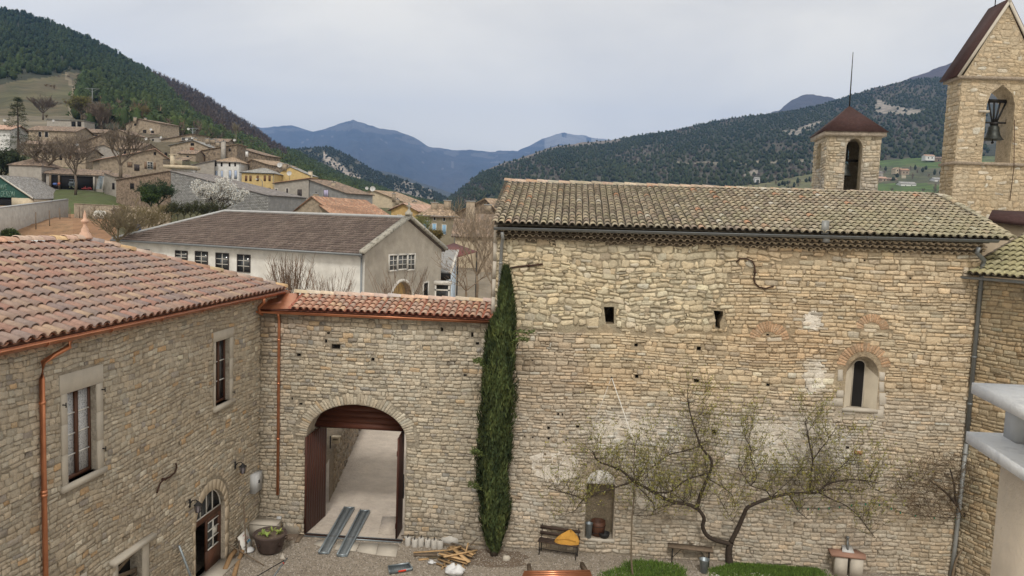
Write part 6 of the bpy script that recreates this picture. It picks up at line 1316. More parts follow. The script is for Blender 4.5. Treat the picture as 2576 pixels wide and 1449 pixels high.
r_ = H('village_house', 'stone gable house with a tall pale chimney shaft by the church corner', (1150, 535, 132), (1262, 540, 126), 2, 10, 'front', 2.6, 'stone', 'pale', .5, apex=.66); chim(r_[0], 1184, 505, 123, 1.35, 14, 'tan'); chim(r_[0], 1228, 514, 126, 1.1, 1.2)
r_ = H('village_house', 'cream cottage with a low brown roof behind the bare tree', (1146, 588, 92), (1202, 594, 92), 1, 7, 'side', 1.9, 'cream', 'brown', .5, wins=[((1173, 590, 1180, 603), 'dark', False), ((1186, 598, 1193, 608), 'dark', False)])
r_ = H('village_house', 'tall tan rendered wall behind the bare tree at the church corner', (1200, 590, 88), (1275, 594, 88), 0, 7, 'side', 2.4, 'tan', 'brown', .4)
# pergola with brown sheet, corrugated shed, glass booth
pg = thing('awning', 'dark red-brown tarpaulin awning on poles behind the corrugated shed', 'awning', aty(1145, 680, 66)); t4 = [aty(1094, 628, 66), aty(1142, 611, 70), aty(1200, 632, 66), aty(1152, 645, 61)]
MB().prism(t4, (0, 0, -.08)).build('tarpaulin', mat('brown_tarpaulin', (.16, .062, .055), .1, 2., .8, .2), pg)
for p in t4: MB().tube([p-[0, 0, .08], p*[1, 1, 0]], .06, 5).build('pole', M_iron, pg)
M_fib = mat('grey_corrugated_sheet', (.30, .30, .30), .15, 2., .95, .3, 6., .02, tint=False, dirt=[((.17, .165, .155), 2.5, .5, .7, .6)])
sh = thing('corrugated_shed', 'stone shed with a grey corrugated roof and pale blue gable', 'shed', aty(1115, 740, 56))
qd = [aty(1080, 681, 55), aty(1133, 687, 55), aty(1152, 630, 60), aty(1082, 627, 60)]; ribroof(sh, qd, [(1, 1, 1)], 'roof', 3, .2, .08, 9, .07, M_fib)
a = qd[1]-[0.1, 0, .1]; b = qd[2]-[.1, 0, .1]; MB().prism([a, b, b*[1, 1, 0], a*[1, 1, 0]], (-.2, 0, 0)).build('side_wall', wallmat('pale_blue_gable', (.46, .53, .60)), sh)
a = qd[0]-[0, -.2, .1]; b = qd[1]-[.2, -.2, .1]; MB().prism([a, b, b*[1, 1, 0], a*[1, 1, 0]], (0, .2, 0)).build('front_wall', WM['brown'], sh)
MB().tube([qd[1], qd[2]], .1, 5).build('verge', M_trim, sh); MB().obox(aty(1103, 694, 54.9), (.9, 0, 0), (0, .06, 0), (0, 0, .22)).build('dark_opening', M_darkroom, sh)
pb_ = aty(1096, 716, 50); kb = thing('glass_booth', 'pale framed glass booth in front of the corrugated shed', 'booth', (pb_[0]+.45, 50.4, 0)); m = MB()
for dx in (0, .9):
    for dy in (0, .8): m.box((pb_[0]+dx-.05, 50+dy-.05, 0), (pb_[0]+dx+.05, 50+dy+.05, pb_[2]))
m.box((pb_[0]-.12, 49.9, pb_[2]), (pb_[0]+1.02, 50.9, pb_[2]+.22)); m.box((pb_[0]-.05, 49.95, pb_[2]-.4), (pb_[0]+.95, 50.02, pb_[2]-.3)); m.build('frame', M_trim, kb)
MB().box((pb_[0], 50.3, 0), (pb_[0]+.9, 50.32, pb_[2])).build('pane', M_glass, kb)
# tie the barn with green gable
bA = aty(-95, 497, 142); bB = aty(86, 499, 134); zE_ = bB[2]
gbn = thing('green_barn', 'barn with a dark green painted gable and a grey slate roof', 'barn', (bB[0]-4, 140, 9)); apx_ = aty(0, 441, 138.0); r1_ = aty(104, 448, 164); e1_ = aty(171, 500, 158)
M_green = mat('dark_green_gable_paint', (.022, .075, .058), .25, 2.2, .85, .3, 6., .02, dirt=[((.05, .11, .09), 3., .5, .7, .5)])
gpl = Pl(aty(-90, 498, 142.5), bB); s0_, z0_ = gpl.sz(-90, 499); sB, zB = gpl.sz(85, 499); sA, zA_ = gpl.sz(0, 442); zL = gpl.sz(30, 497)[1]
MB().prism([gpl.P(sA-(sB-sA), zL), gpl.P(sB, zL), gpl.P(sB, zB), gpl.P(sA, zA_), gpl.P(sA-(sB-sA), zB)], -gpl.n*.15).build('gable', M_green, gbn)
def letters(txt, x, y, h):
    # strokes of each capital on a 0..1 x 0..1 cell
    ST = {'A': ((0, 0, .5, 1), (.5, 1, 1, 0), (.2, .4, .8, .4)), 'V': ((0, 1, .5, 0), (.5, 0, 1, 1)), 'E': ((0, 0, 0, 1), (0, 1, .9, 1), (0, .5, .7, .5), (0, 0, .9, 0)), 'G': ((1, .85, .5, 1), (.5, 1, 0, .7), (0, .7, 0, .3), (0, .3, .5, 0), (.5, 0, 1, .15), (1, .15, 1, .5), (1, .5, .6, .5)), 'R': ((0, 0, 0, 1), (0, 1, .8, .95), (.8, .95, .8, .55), (.8, .55, 0, .5), (.3, .5, 1, 0)), 'O': ((.5, 1, 0, .7), (0, .7, 0, .3), (0, .3, .5, 0), (.5, 0, 1, .3), (1, .3, 1, .7), (1, .7, .5, 1)), 'N': ((0, 0, 0, 1), (0, 1, 1, 0), (1, 0, 1, 1)), 'C': ((1, .85, .5, 1), (.5, 1, 0, .7), (0, .7, 0, .3), (0, .3, .5, 0), (.5, 0, 1, .15))}
    m = MB(); s, z = gpl.sz(x, y); 
    for ch in txt:
        for (a, b, c, d) in ST[ch]: m.tube([gpl.P(s+a*h*.62, z+b*h, .02), gpl.P(s+c*h*.62, z+d*h, .02)], .055, 5)
        s += h*.80
    m.build('lettering', mat('faded_sign_paint', (.17, .27, .23), .2, 3., .9, 0), gbn)
letters('AVE', 1, 477, .92); letters('GERON', 3, 495, 1.02)
lowb = MB(); z_ = aty(60, 516, 135)[2]; lowb.prism([gpl.P(gpl.sz(29, 500)[0], z_-1), gpl.P(sB-.1, z_-1), gpl.P(sB-.1, zL-.02), gpl.P(gpl.sz(29, 500)[0], zL-.02)], -gpl.n*.15); lowb.build('wall', WM['cream'], gbn)
MB().prism([gpl.P(0, z_-1, -.3), gpl.P(gpl.sz(29, 500)[0], z_-1, -.3), gpl.P(gpl.sz(29, 500)[0], zL, -.3), gpl.P(0, zL, -.3)], -gpl.n*.1).build('dark_opening', M_darkroom, gbn)
ribroof(gbn, [gpl.P(sB+.3, zB-.1, .3), e1_, r1_, gpl.P(sA, zA_+.1, .3)], RC['slate']+RC['grey'], 'roof', 5, .25, .15, .4, .03)
lft = gpl.P(sA-(sB-sA)-.3, zB-.1, .3); ribroof(gbn, [lft+(e1_-gpl.P(sB+.3, zB-.1, .3)), lft, gpl.P(sA, zA_+.1, .3), r1_], RC['slate'], 'roof', 6, .25, .15, .4, .03)
MB().obox((gpl.P(sB+.3, zB, .35)+gpl.P(sA, zA_+.1, .35))/2, (gpl.P(sB+.3, zB, .35)-gpl.P(sA, zA_+.1, .35))/2, gpl.n*.05, np.array([0, 0, .14])).build('verge', M_trim, gbn)
ww = gpl.P(sB, 0); MB().prism([gpl.P(sB, 8.5), e1_*[1, 1, 0]+[-.4, 0, 8.5], e1_-[.4, 0, .2], gpl.P(sB, zB-.2)], (-.2, 0, 0)).build('side_wall', WM['tan'], gbn)
# field walls
def fieldwall(name, label, a, b, wall, th=.4, cap=None):
    A, B = aty(*a), aty(*b); pl = Pl(A, B); o = thing(name, label, 'wall', pl.P(pl.len/2, 6)); k = MB()
    k.prism([np.array([A[0], A[1], 4]), np.array([B[0], B[1], 4]), B, A], -pl.n*th); k.build('wall_body', WM[wall], o)
    MB().prism([A+pl.n*.05, B+pl.n*.05, B-pl.n*(th+.05), A-pl.n*(th+.05)], (0, 0, .12)).build('coping', M_conc if not cap else WM[cap], o); return pl
fieldwall('field_wall', 'long grey rendered wall along the ploughed field', (-80, 534, 86), (172, 502, 124), 'grey')
fieldwall('field_wall', 'tan field wall right of the grey wall corner', (186, 513, 127), (424, 526, 117), 'tan', .4, 'tan')
WM['greyw'] = WM['grey']
for i, (x, yb, yt, Y) in enumerate(((95, 564, 553, 100), (149, 558, 541, 106), (190, 550, 536, 112), (230, 548, 536, 116), (268, 545, 531, 121), (281, 549, 528, 120), (330, 543, 526, 122))):
    x2 = x*.9886 if False else x; p = aty(x*.635+ (0 if True else 0)+30, yb-2, Y); q = p+[0, 0, 1.5]
    o = thing('fence_post', ['first', 'second', 'third', 'fourth', 'fifth', 'sixth', 'seventh'][i]+' thin fence post from the left along the grey field wall', 'post', p, 'fence posts along the grey field wall'); MB().tube([p-[0, 0, .8], q], .07, 5).build('post_shaft', M_oldtimber, o)
tk = aty(250, 540, 122); tt = thing('gas_tank', 'white cylindrical gas tank on legs in front of the tan wall', 'tank', tk-[0, 0, .8])
MB().lathe(tk-[.9, 0, 0], [(0, 0), (.35, .03), (.6, .2), (.65, .4), (.65, 1.5), (.6, 1.7), (.35, 1.85), (0, 1.9)], 16, (1, 1, 1), (1, .15, 0)).build('tank_body', M_white, tt, smooth=True)
for dx in (-.5, .6): MB().box(tk+[dx-.1, -.3, -1.6], tk+[dx+.1, .3, -.5]).build('leg', M_conc, tt)
bb2 = aty(346, 567, 60); t_ = thing('blue_barrel', 'blue barrel beside the far end of the long white building', 'barrel', bb2-[0, 0, .8]); MB().lathe(bb2-[0, 0, .5], [(.0, 0), (.26, 0), (.28, .3), (.26, .62), (0, .62)], 12).lathe(bb2-[0, 0, 3], [(.05, 0), (.05, 2.5)], 6).build('barrel_body', mat('blue_plastic', (.06, .11, .25), .2, 4., .5, 0), t_, smooth=True)
# satellite dishes
for (x, y, Y, r, yw_, lb) in ((378, 307, 296, 1.0, .6, 'tilted white dish on the ridge of the highest house'), (380, 326, 280, .8, .3, 'white dish on the wall front of the highest house'), (474, 325, 255, .7, .2, 'white dish above the triple window house'), (368, 350, 262, .85, .1, 'large white dish left on the grey shallow gable'), (406, 346, 262, .75, -.3, 'white dish on a post beside the long brown roof'), (470, 351, 250, .8, 0, 'round white dish below the triple window'), (342, 364, 215, .9, .9, 'lattice dish seen edge on above the farmhouse roof'), (590, 353, 226, .65, .1, 'small white dish at the right end of the long stone house'), (705, 416, 188, 1.15, -.1, 'big grey dish on the yellow house roof'), (728, 437, 184, 1.0, .1, 'white dish before the ochre gable end'), (923, 474, 202, .75, .1, 'smaller white dish on the wide beige gable'), (938, 476, 202, 1.25, 0, 'larger grey dish on the wide beige gable'), (134, 304, 280, .7, .5, 'white dish at the left end of the flat carport'), (193, 364, 200, .7, .8, 'white dish among bare branches above the barn'), (12, 303, 244, .8, .4, 'white dish on the house cut by the left edge'), (1072, 523, 168, .9, .1, 'small pale dish between the stub chimneys')):
    dish(x, y, Y, r*.6, yw_, lb)
# poles
def pole(px, pt, pbm, Y, label, arms=1.4, lamp=False):
    p = aty(px, pt, Y); q = p.copy(); q[2] = aty(px, pbm, Y)[2]; o = thing('utility_pole', label, 'pole', q); MB().tube([q-[0, 0, 2], p], .16, 6).build('shaft', M_zinc, o)
    k = MB()
    if arms: k.tube([p+[-arms, 0, -.2], p+[arms, 0, -.2]], .1, 5); k.tube([p+[-arms*.8, 0, -.2], p+[0, 0, -1.6], p+[arms*.8, 0, -.2]], .06, 5)
    k.build('crossarm', M_zinc, o)
pole(232, 222, 262, 330, 'grey electricity pole with a crossarm at the forest edge', 3.2); pole(485, 322, 350, 262, 'curved arm pole behind the triple window house', 2.0)
sl_ = aty(646, 457, 180); o = thing('street_lamp', 'curved street lamp in front of the yellow house', 'street lamp', sl_-[-1.2, 0, 8]); MB().tube([sl_+[0, 0, .6], sl_+[.8, 0, .7], sl_+[1.3, 0, .1], sl_+[1.4, 0, -2.2], sl_+[1.4, 0, -9]], .07, 6).build('shaft', M_zinc, o); MB().lathe(sl_+[-.1, 0, .5], [(0, 0), (.3, 0), (.25, .15), (0, .2)], 8).build('lamp_head', M_white, o)
# valley houses on the right
for i, (x0, y0, x1, y1, Y, wl, rc_, rf_, lb) in enumerate((
    (2329, 391, 2352, 393, 930, 'white', 'pink', 'side', 'long pale farmhouse with an open middle high in the meadow'), (2352, 397, 2384, 398, 930, 'brown', 'brown', 'side', 'low dark barn touching the tower edge in the meadow'),
    (2254, 423, 2266, 426, 790, 'cream', 'pale', 'front', 'cream farm gable at the centre of the valley'), (2268, 428, 2288, 428, 785, 'tan', 'red', 'side', 'farm wing with a red roof right of the cream gable'),
    (2208, 434, 2222, 434, 760, 'grey', 'slate', 'side', 'small grey shed beside the square belfry'), (2210, 447, 2232, 450, 720, 'tan', 'pink', 'side', 'pink roofed cottage next to the belfry edge'),
    (2233, 451, 2258, 451, 720, 'stone', 'brown', 'side', 'low brown cottage right of the pink roofed one'), (2267, 462, 2305, 462, 660, 'white', 'grey', 'side', 'long white shed with a grey roof in the lower meadow'), (2352, 450, 2380, 452, 700, 'white', 'grey', 'side', 'white house with a pale roof beside the tower'), (1900, 449, 1912, 449, 900, 'white', 'grey', 'side', 'tiny hut on the left meadow slope'))):
    Aq = aty(x0, y0, Y); house('valley_house', lb, (x0, y0, Y), (x1, y1, Y), Aq[2]-6, 9, rf_, 1.8, wl, rc_, .5, seed=i, pitch=.8, wins=[((x0+(x1-x0)*f-1, y0+4, x0+(x1-x0)*f+1, y0+8), 'dark', False) for f in (.3, .7)] if x1-x0 > 11 and i not in (4,) else [])
# ================================================================== courtyard ground
g0 = G.P(-60, 0); g1 = G.P(60, 0); 
def gsheet(name, P, material, z, tint=(1, 1, 1), kind='structure'):
    o = MB().add([(p[0], p[1], z) for p in P], [tuple(range(len(P)))], tint).build(name, material); return tag(o, kind=kind)
gsheet('courtyard', [(-60, -12), (60, -12), (60, g1[1]-.02+.0), (-60, g0[1]-.02)], M_gravel, 0)
gsheet('track', [G.P(-14, 0, -.02)[:2], G.P(9, 0, -.02)[:2], (9, 60), (-14, 60)], M_road, .004)
M_earth = mat('bare_earth', (.16, .12, .09), .3, 4., 1., .8, 12., .04, dirt=[((.26, .22, .18), 11., .5, .65, .7)])
def blob(cx, cy, rx, ry, z, seed, n=22):
    r = random.Random(seed); return [(cx+rx*math.cos(2*math.pi*i/n)*r.uniform(.8, 1.12), cy+ry*math.sin(2*math.pi*i/n)*r.uniform(.8, 1.12), z) for i in range(n)]
c = atz(1245, 1405, 0); tag(MB().add(blob(c[0], c[1], 1.1, .7, .004, 1), [tuple(range(22))]).build('earth_patch', M_earth), kind='structure')
c = atz(700, 1345, 0); tag(MB().add(blob(c[0], c[1], .9, .5, .004, 2), [tuple(range(22))]).build('earth_patch', M_earth), kind='structure')
# loose gravel grains over the yard
r = random.Random(9); m = MB(); NV = []; NF = []; NT = []
for i in range(26000):
    px_, py_ = r.uniform(560, 2500), r.uniform(1352, 1470)
    p = atz(px_, py_, 0); s_ = (p-G.O)@G.u; d_ = (p-G.O)@G.n; l_ = (p-L.O)@L.n
    if d_ < .04 or l_ < .04: continue
    e = r.uniform(.012, .034); a = r.uniform(0, 6.28); k = len(NV)
    for j in range(3): NV.append((p[0]+e*math.cos(a+2.1*j), p[1]+e*math.sin(a+2.1*j), 0))
    NV.append((p[0], p[1], e*.8)); NF += [(k, k+1, k+3), (k+1, k+2, k+3), (k+2, k, k+3)]
    t = r.choice([(.36, .32, .27), (.25, .22, .185), (.44, .40, .36), (.17, .145, .12), (.31, .27, .22)]); NT += [t]*3
m.bulk(NV, NF, NT); tag(m.build('gravel', M_twig), kind='stuff')
# drain grate and threshold slabs in the gate
dr = thing('drain_channel', 'rusty drain grate across the gate threshold', 'drain', G.P(.1, 0, .05)); DL, DR_ = -1.50, 1.66
MB().obox(G.P((DL+DR_)/2, .012, .12), G.u*((DR_-DL)/2), G.n*.095, np.array([0, 0, .008])).build('channel', M_darkroom, dr)
k = MB()
for d in (.215, .025): k.obox(G.P((DL+DR_)/2, .02, d), G.u*((DR_-DL)/2), G.n*.012, np.array([0, 0, .02]))
k.build('frame', M_galv, dr); bme = MB().obox(np.zeros(3), G.u*.009, G.n*.085, np.array([0, 0, .012])).mesh('grate_bar'); bme.materials.append(M_rust)
for i in range(74):
    o = bpy.data.objects.new('grate_bar', bme); link(o); o.parent = dr; o.location = Vector(G.P(DL+.03+i*(DR_-DL-.06)/73, .030, .12))-origin(dr)
th = thing('threshold_paving', 'row of pale stone slabs in front of the gate drain', 'paving', G.P(.2, 0, .5)); 
for P in (((800, 1360), (845, 1362), (838, 1376), (822, 1380), (790, 1372)), ((850, 1363), (905, 1366), (895, 1388), (842, 1384)), ((908, 1366), (952, 1369), (945, 1397), (898, 1389)), ((954, 1369), (1003, 1372), (996, 1402), (946, 1398))):
    MB().prism([atz(x, y, .004) for x, y in P], (0, 0, .03)).build('slab', M_ashlar, th)
MB().prism([atz(x, y, .004) for x, y in ((962, 1300), (1000, 1300), (1000, 1345), (950, 1343))], (0, 0, .012)).build('slab', M_road, th)
# metal loading ramps
def ramp(pts, label, hgt=(.06, .06)):
    a, b, c, d = [atz(x, y, .045) for x, y in pts]        # near left, near right, far right, far left
    o = thing('loading_ramp', label, 'ramp', ((a+c)/2)*[1, 1, 0], 'galvanised ramps laid through the gate'); ln = (d-a); w = (b-a); L0 = np.linalg.norm(ln); uu = ln/L0; ww = np.linalg.norm(w); wu = w/ww; up = np.array([0, 0, 1.])
    MB().obox((a+c)/2-up*.012, uu*L0/2, wu*(ww/2), up*.004).build('deck', M_galv, o)
    for p, q in ((a, d), (b, c)): MB().obox((p+q)/2+up*.012, (q-p)/2, wu*.022, up*.04).build('side_rail', M_galv, o)
    for p in ((a+b)/2, (d+c)/2): MB().obox(p+up*.01, wu*ww/2, uu*.025, up*.03).build('end_rail', M_galv, o)
    n = int(L0/.075); me = MB().obox(np.zeros(3), wu*(ww*.4), uu*.010, up*.008).mesh('rung'); me.materials.append(M_zinc)
    for i in range(n): q = bpy.data.objects.new('rung', me); link(q); q.parent = o; q.location = Vector(a+w/2+uu*(i+.5)*L0/n)-origin(o)
ramp(((802, 1391), (825, 1391), (891, 1279), (867, 1277)), 'left metal loading ramp lying through the open gate')
ramp(((848, 1397), (872, 1397), (930, 1287), (907, 1284)), 'right metal loading ramp lying through the open gate')
# lane wall beyond the gate with a letter box
la, lb = atz(838, 1240, 0), atz(906, 1080, 0); LW = Pl(la, lb); lane = thing('lane_wall', 'low stone wall along the lane beyond the gate', 'wall', LW.P(LW.len/2, 0))
lww = MB(); sheet(LW, rect(-1, -.05, LW.len+4, 1.7), [], lambda s, z: (.26, .21, .155), 0, 1., lww); lww.obox(LW.P(LW.len/2, 1.7, -.35), LW.u*(LW.len/2+2.5), LW.n*.36, np.array([0, 0, .03]), (.3, .25, .19)); lw3 = lww.build('wall_body', MM, lane)
lay_stones(LW, lw3, coursed(rect(0, 0, LW.len+3, 1.66), Inside(rect(0, 0, LW.len+3, 1.66), []), .10, .2, .15, .4, .02, 81, .02), lambda s, z, rg: jit((.33, .27, .20), rg, .18, .04), (.02, .06), 30, limit=60)
lbx = aty(845, 1100, 27.2); o = thing('letter_box', 'small yellowish letter box on the gate pillar', 'letter box', lbx-[0, 0, .3]); MB().box(lbx+[-.13, -.1, -.22], lbx+[.14, .1, .0]).build('box_body', WM['cream'], o); MB().box(lbx+[-.16, -.13, .0], lbx+[.17, .13, .035]).build('lid', WM['cream'], o); MB().box(lbx+[-.09, -.11, -.08], lbx+[.09, -.10, -.05]).build('slot', M_darkroom, o)
gp = atz(829, 1243, 0); o = thing('iron_post', 'thin dark iron post behind the left gate leaf', 'post', gp); MB().tube([gp, gp+[0, 0, 2.2]], .025, 6).build('post_shaft', M_iron, o)
# ------------------------------------------------------------------ objects by the walls
def lantern(s, z, label):
    o = thing('wall_lantern', label, 'lantern', L.P(s, z), 'lanterns beside the arched door'); P = lambda a, b, c: L.P(s+a, z+b, c)
    MB().obox(P(0, .02, .02), L.u*.035, L.n*.02, np.array([0, 0, .11])).build('wall_plate', M_iron, o)
    MB().tube([P(0, .0, .03), P(0, .10, .10), P(0, .13, .2), P(0, .08, .26)], .014, 6).build('arm', M_iron, o)
    k = MB(); c = P(0, -.08, .26); r1, r2 = .10, .065
    for i in range(6):
        a = math.pi*i/3; d = L.u*math.cos(a)+L.n*math.sin(a); k.tube([c+d*r2+[0, 0, -.12], c+d*r1+[0, 0, .08]], .008, 4)
    k.lathe(c, [(r1+.02, .08), (.04, .15), (.015, .19), (0, .19)], 6); k.lathe(c, [(0, -.15), (r2*.6, -.13), (r2+.01, -.12)], 6); k.build('cage', M_iron, o)
    MB().lathe(c, [(r2-.01, -.12), (r1-.012, .08)], 6).build('glass', mat('smoked_lantern_glass', (.22, .20, .22), .1, 4., .2, 0), o)
s, z = L.sz(475, 1268); lantern(s, z-.0, 'black wall lantern left of the arched door'); s, z = L.sz(590, 1172); lantern(s, z, 'black wall lantern right of the arched door')
eb = L.sz(637, 1212); o = thing('meter_box', 'pale grey electricity meter box on the left house corner', 'meter box', L.P(*eb)); MB().obox(L.P(eb[0], eb[1], .09), L.u*.26, L.n*.09, np.array([0, 0, .30])).build('box_body', mat('pale_meter_box', (.47, .48, .50), .05, 4., .6, .1), o); MB().obox(L.P(eb[0], eb[1], .185), L.u*.23, L.n*.006, np.array([0, 0, .27])).build('door', mat('pale_meter_door', (.52, .53, .55), .05, 4., .6, .1), o); MB().obox(L.P(eb[0], eb[1]+.03, .195), L.u*.04, L.n*.006, np.array([0, 0, .05])).build('handle', M_iron, o)
r = random.Random(5)
for i, (x, lb_) in enumerate(((644, 'grey pole leaning in the corner nearest the gate pipe'), (650, 'brown stick leaning in the corner under the meter box'), (655, 'pale pole leaning in the corner behind the cauldron'))):
    p = atz(x-6, 1325+i*3, 0); q = p+np.array([.12+.05*i, .45, 2.0+.2*i]); q[0] = min(q[0], K_[0]+.35); o = thing('leaning_pole', lb_, 'pole', p, 'poles leaning in the courtyard corner'); MB().tube([p, q], .03, 6, (1, 1, 1)).build('pole_shaft', [M_galv, M_oldtimber, M_zinc][i], o)
wp = L.sz(443, 1340)[0]; o = thing('scaffold_tube', 'grey scaffold tube with couplers standing against the left house', 'tube', L.P(wp, 0, .1)); MB().tube([L.P(L.sz(458, 1449)[0], 0, .5), L.P(L.sz(443, 1372)[0], L.sz(443, 1372)[1], .08)], .03, 8).build('tube_shaft', M_galv, o)
# planter cauldron
cp_ = atz(679, 1388, 0); o = thing('cauldron_planter', 'large rusty iron cauldron planted with pale green leaves', 'planter', cp_)
MB().lathe(cp_, [(0, .02), (.28, .02), (.36, .10), (.46, .50), (.50, .56), (.50, .60), (.46, .60), (.44, .52), (0, .50)], 26).build('pot', mat('rusty_cauldron_iron', (.085, .062, .055), .25, 6., .85, .4, 20., .01), o, smooth=True)
MB().lathe(cp_, [(0, .525), (.44, .52)], 20).build('soil', M_earth, o)
for ang in (.6, 2.2, 4.3, 5.6): d = np.array([math.cos(ang), math.sin(ang), 0]); MB().tube([cp_+d*.45+[0, 0, .40], cp_+d*.53+[0, 0, .40], cp_+d*.53+[0, 0, .33], cp_+d*.44+[0, 0, .31]], .015, 5).build('handle', M_rust, o)
k = MB()
for (cx, cy) in ((-.22, -.05), (.24, .08), (.0, .2), (-.05, -.15)):
    for i in range(11 if cx else 6):
        a = r.uniform(0, 6.28); b = cp_+[cx, cy, .53]; t = b+np.array([math.cos(a)*.15, math.sin(a)*.15, r.uniform(.03, .16)]); s_ = np.array([-math.sin(a), math.cos(a), 0])*.03; mdl = (b+t)/2+[0, 0, .05]; k.add([b, mdl+s_, t, mdl-s_], [(0, 1, 2, 3)], jit((.30, .38, .10), r, .2, .05))
k.build('leaves', M_leaf, o, kind='stuff')
def boxthing(name, label, cat, px, py, w, d, h, material, az=4, parts=None, z=0.):
    p = atz(px, py, z); a = math.radians(az); u = np.array([math.cos(a), -math.sin(a), 0]); v = np.array([math.sin(a), math.cos(a), 0]); o = thing(name, label, cat, p); return o, p, u, v
o, p, u, v = boxthing('stone_trough', 'grey stone box trough behind the cauldron', 'trough', 661, 1358, 0, 0, 0, None); k = MB()
for (a, b, c, d) in ((0, 0, .42, .03), (0, .4, .42, .03)): k.obox(p+v*b+[0, 0, .25], u*a*0+u*.42, v*.03, np.array([0, 0, .25]))
k.obox(p+v*.2+u*.40+[0, 0, .25], u*.03, v*.2, np.array([0, 0, .25])); k.obox(p+v*.2-u*.40+[0, 0, .25], u*.03, v*.2, np.array([0, 0, .25])); k.obox(p+v*.2+[0, 0, .5], u*.45, v*.24, np.array([0, 0, .02])); k.build('trough_body', M_conc if False else M_ashlar, o)
def leanslab(name, label, cat, pts, lean, th, material, zt):
    P = [atz(x, y, 0) for x, y in pts]; a, b = P; o = thing(name, label, cat, (a+b)/2); nn = G.n*-lean; MB().prism([a, b, b+nn+[0, 0, zt], a+nn+[0, 0, zt]], G.n*th).build('slab', material, o); return o
leanslab('stone_slab', 'pale rectangular stone slab leaning on the gate wall left of the gate', 'slab', ((718, 1341), (753, 1342)), .18, .05, M_ashlar, .68)
leanslab('stone_slab', 'narrow grey slab standing behind the cauldron', 'slab', ((694, 1343), (705, 1343)), .10, .05, M_conc, .55)
p = atz(735, 1362, 0); q = atz(754, 1350, 0); o = thing('board_offcut', 'short tan board lying beside the left gate leaf', 'board', p); MB().prism([atz(741, 1365, .01), atz(752, 1365, .01), atz(764, 1346, .01), atz(753, 1344, .01)], (0, 0, .03)).build('plank', M_oldtimber, o)
# signboard on an easel
sb = atz(612, 1395, 0); o = thing('sign_board', 'white poster board tilted on a wooden easel beside the arched door', 'sign', sb)
B4 = [aty(598, 1352, 21.9), aty(615, 1395, 21.7), aty(635, 1368, 22.15), aty(621, 1329, 22.35)]; nb_ = np.cross(B4[1]-B4[0], B4[2]-B4[0]); nb_ /= np.linalg.norm(nb_); nb_ *= 1 if nb_@(C0-B4[0]) > 0 else -1
MB().prism(B4, -nb_*.02).build('poster', M_white, o)
def onb(a, b, e=.004): return (B4[0]*(1-a)+B4[3]*a)*(1-b)+(B4[1]*(1-a)+B4[2]*a)*b+nb_*e
pr = MB(); rr = random.Random(8)
for row, (b0, colr) in enumerate(((.16, (.45, .08, .08)), (.27, (.25, .22, .22)), (.37, (.45, .08, .08)), (.46, (.45, .08, .08)))):
    x = .42 if row != 1 else .56
    while x < (.80 if row != 1 else .64): w = rr.uniform(.03, .07); pr.add([onb(x, b0), onb(x+w, b0), onb(x+w, b0+.045), onb(x, b0+.045)], [(0, 1, 2, 3)], colr); x += w+.018
for (a, b, w, h_, cc) in ((.40, .60, .10, .13, (.15, .42, .62)), (.53, .57, .09, .2, (.06, .07, .08)), (.64, .60, .10, .12, (.15, .42, .62)), (.75, .57, .08, .17, (.04, .1, .2)), (.85, .62, .07, .14, (.15, .42, .62)), (.16, .66, .05, .10, (.05, .05, .06)), (.25, .70, .06, .07, (.06, .06, .07)), (.17, .80, .04, .09, (.05, .05, .06)), (.27, .83, .05, .06, (.05, .05, .06)), (.68, .48, .1, .03, (.04, .05, .1))):
    pr.add([onb(a, b), onb(a+w*.6, b-.02), onb(a+w, b+h_*.5), onb(a+w*.5, b+h_), onb(a-.02, b+h_*.6)], [(0, 1, 2, 3, 4)], cc)
pr.build('printed_picture', M_paint, o)
tpz = aty(613, 1268, 22.3); MB().tube([sb+[.1, 0, 0], tpz*[1, 1, 1]], .022, 5).tube([B4[2]+[0, .1, 0], atz(640, 1390, 0)], .02, 5).tube([B4[0]+[0, .1, 0], atz(604, 1408, 0)], .02, 5).build('easel', M_oldtimber, o)
def log(pts, label, rad=.055, mat_=None, name='log', cat='log', group=None, n=7):
    o = thing(name, label, cat, pts[0]*np.array([1, 1, 0]) if pts[0][2] < .5 else pts[0], group); MB().tube(pts, rad, n).build(name+'_body', mat_ or M_newtimber2, o); return o
M_newtimber2 = mat('peeled_log', (.30, .19, .10), .25, 9., .85, .3, 40., .01)
log([atz(566, 1432, .06), aty(580, 1400, 21.35), aty(592, 1386, 21.6)], 'left curved peeled log propped by the arched door', .07, group='peeled logs by the door')
log([atz(588, 1449, .06), aty(600, 1410, 21.4), aty(611, 1385, 21.65)], 'right curved peeled log propped by the arched door', .065, group='peeled logs by the door')
log([aty(555, 1357, 21.4), aty(600, 1384, 21.5), atz(664, 1422, .02)], 'long brown broom handle leaning across the logs', .018, M_oldtimber, 'tool_handle', 'handle')
log([atz(647, 1449, .015), atz(716, 1409, .015)], 'thin black bar lying on the gravel', .014, M_iron, 'iron_bar', 'bar')
pp = [atz(684, 1456, .02), atz(722, 1404, .02)]; o = log(pp, 'grey steel prop lying on the gravel with a red mark', .02, M_galv, 'steel_prop', 'prop'); MB().tube([pp[0]+(pp[1]-pp[0])*.72, pp[0]+(pp[1]-pp[0])*.75], .027, 8).build('red_mark', mat('red_mark', (.6, .05, .03), .05), o)
c = atz(711, 1404, 0); o = thing('stone_chip', 'small pale triangular stone chip near the steel prop', 'stone', c); MB().add([c+[-.08, -.05, 0], c+[.08, -.04, 0], c+[.03, .07, 0], c+[0, 0, .17]], [(0, 1, 3), (1, 2, 3), (2, 0, 3)]).build('chip', M_ashlar, o)
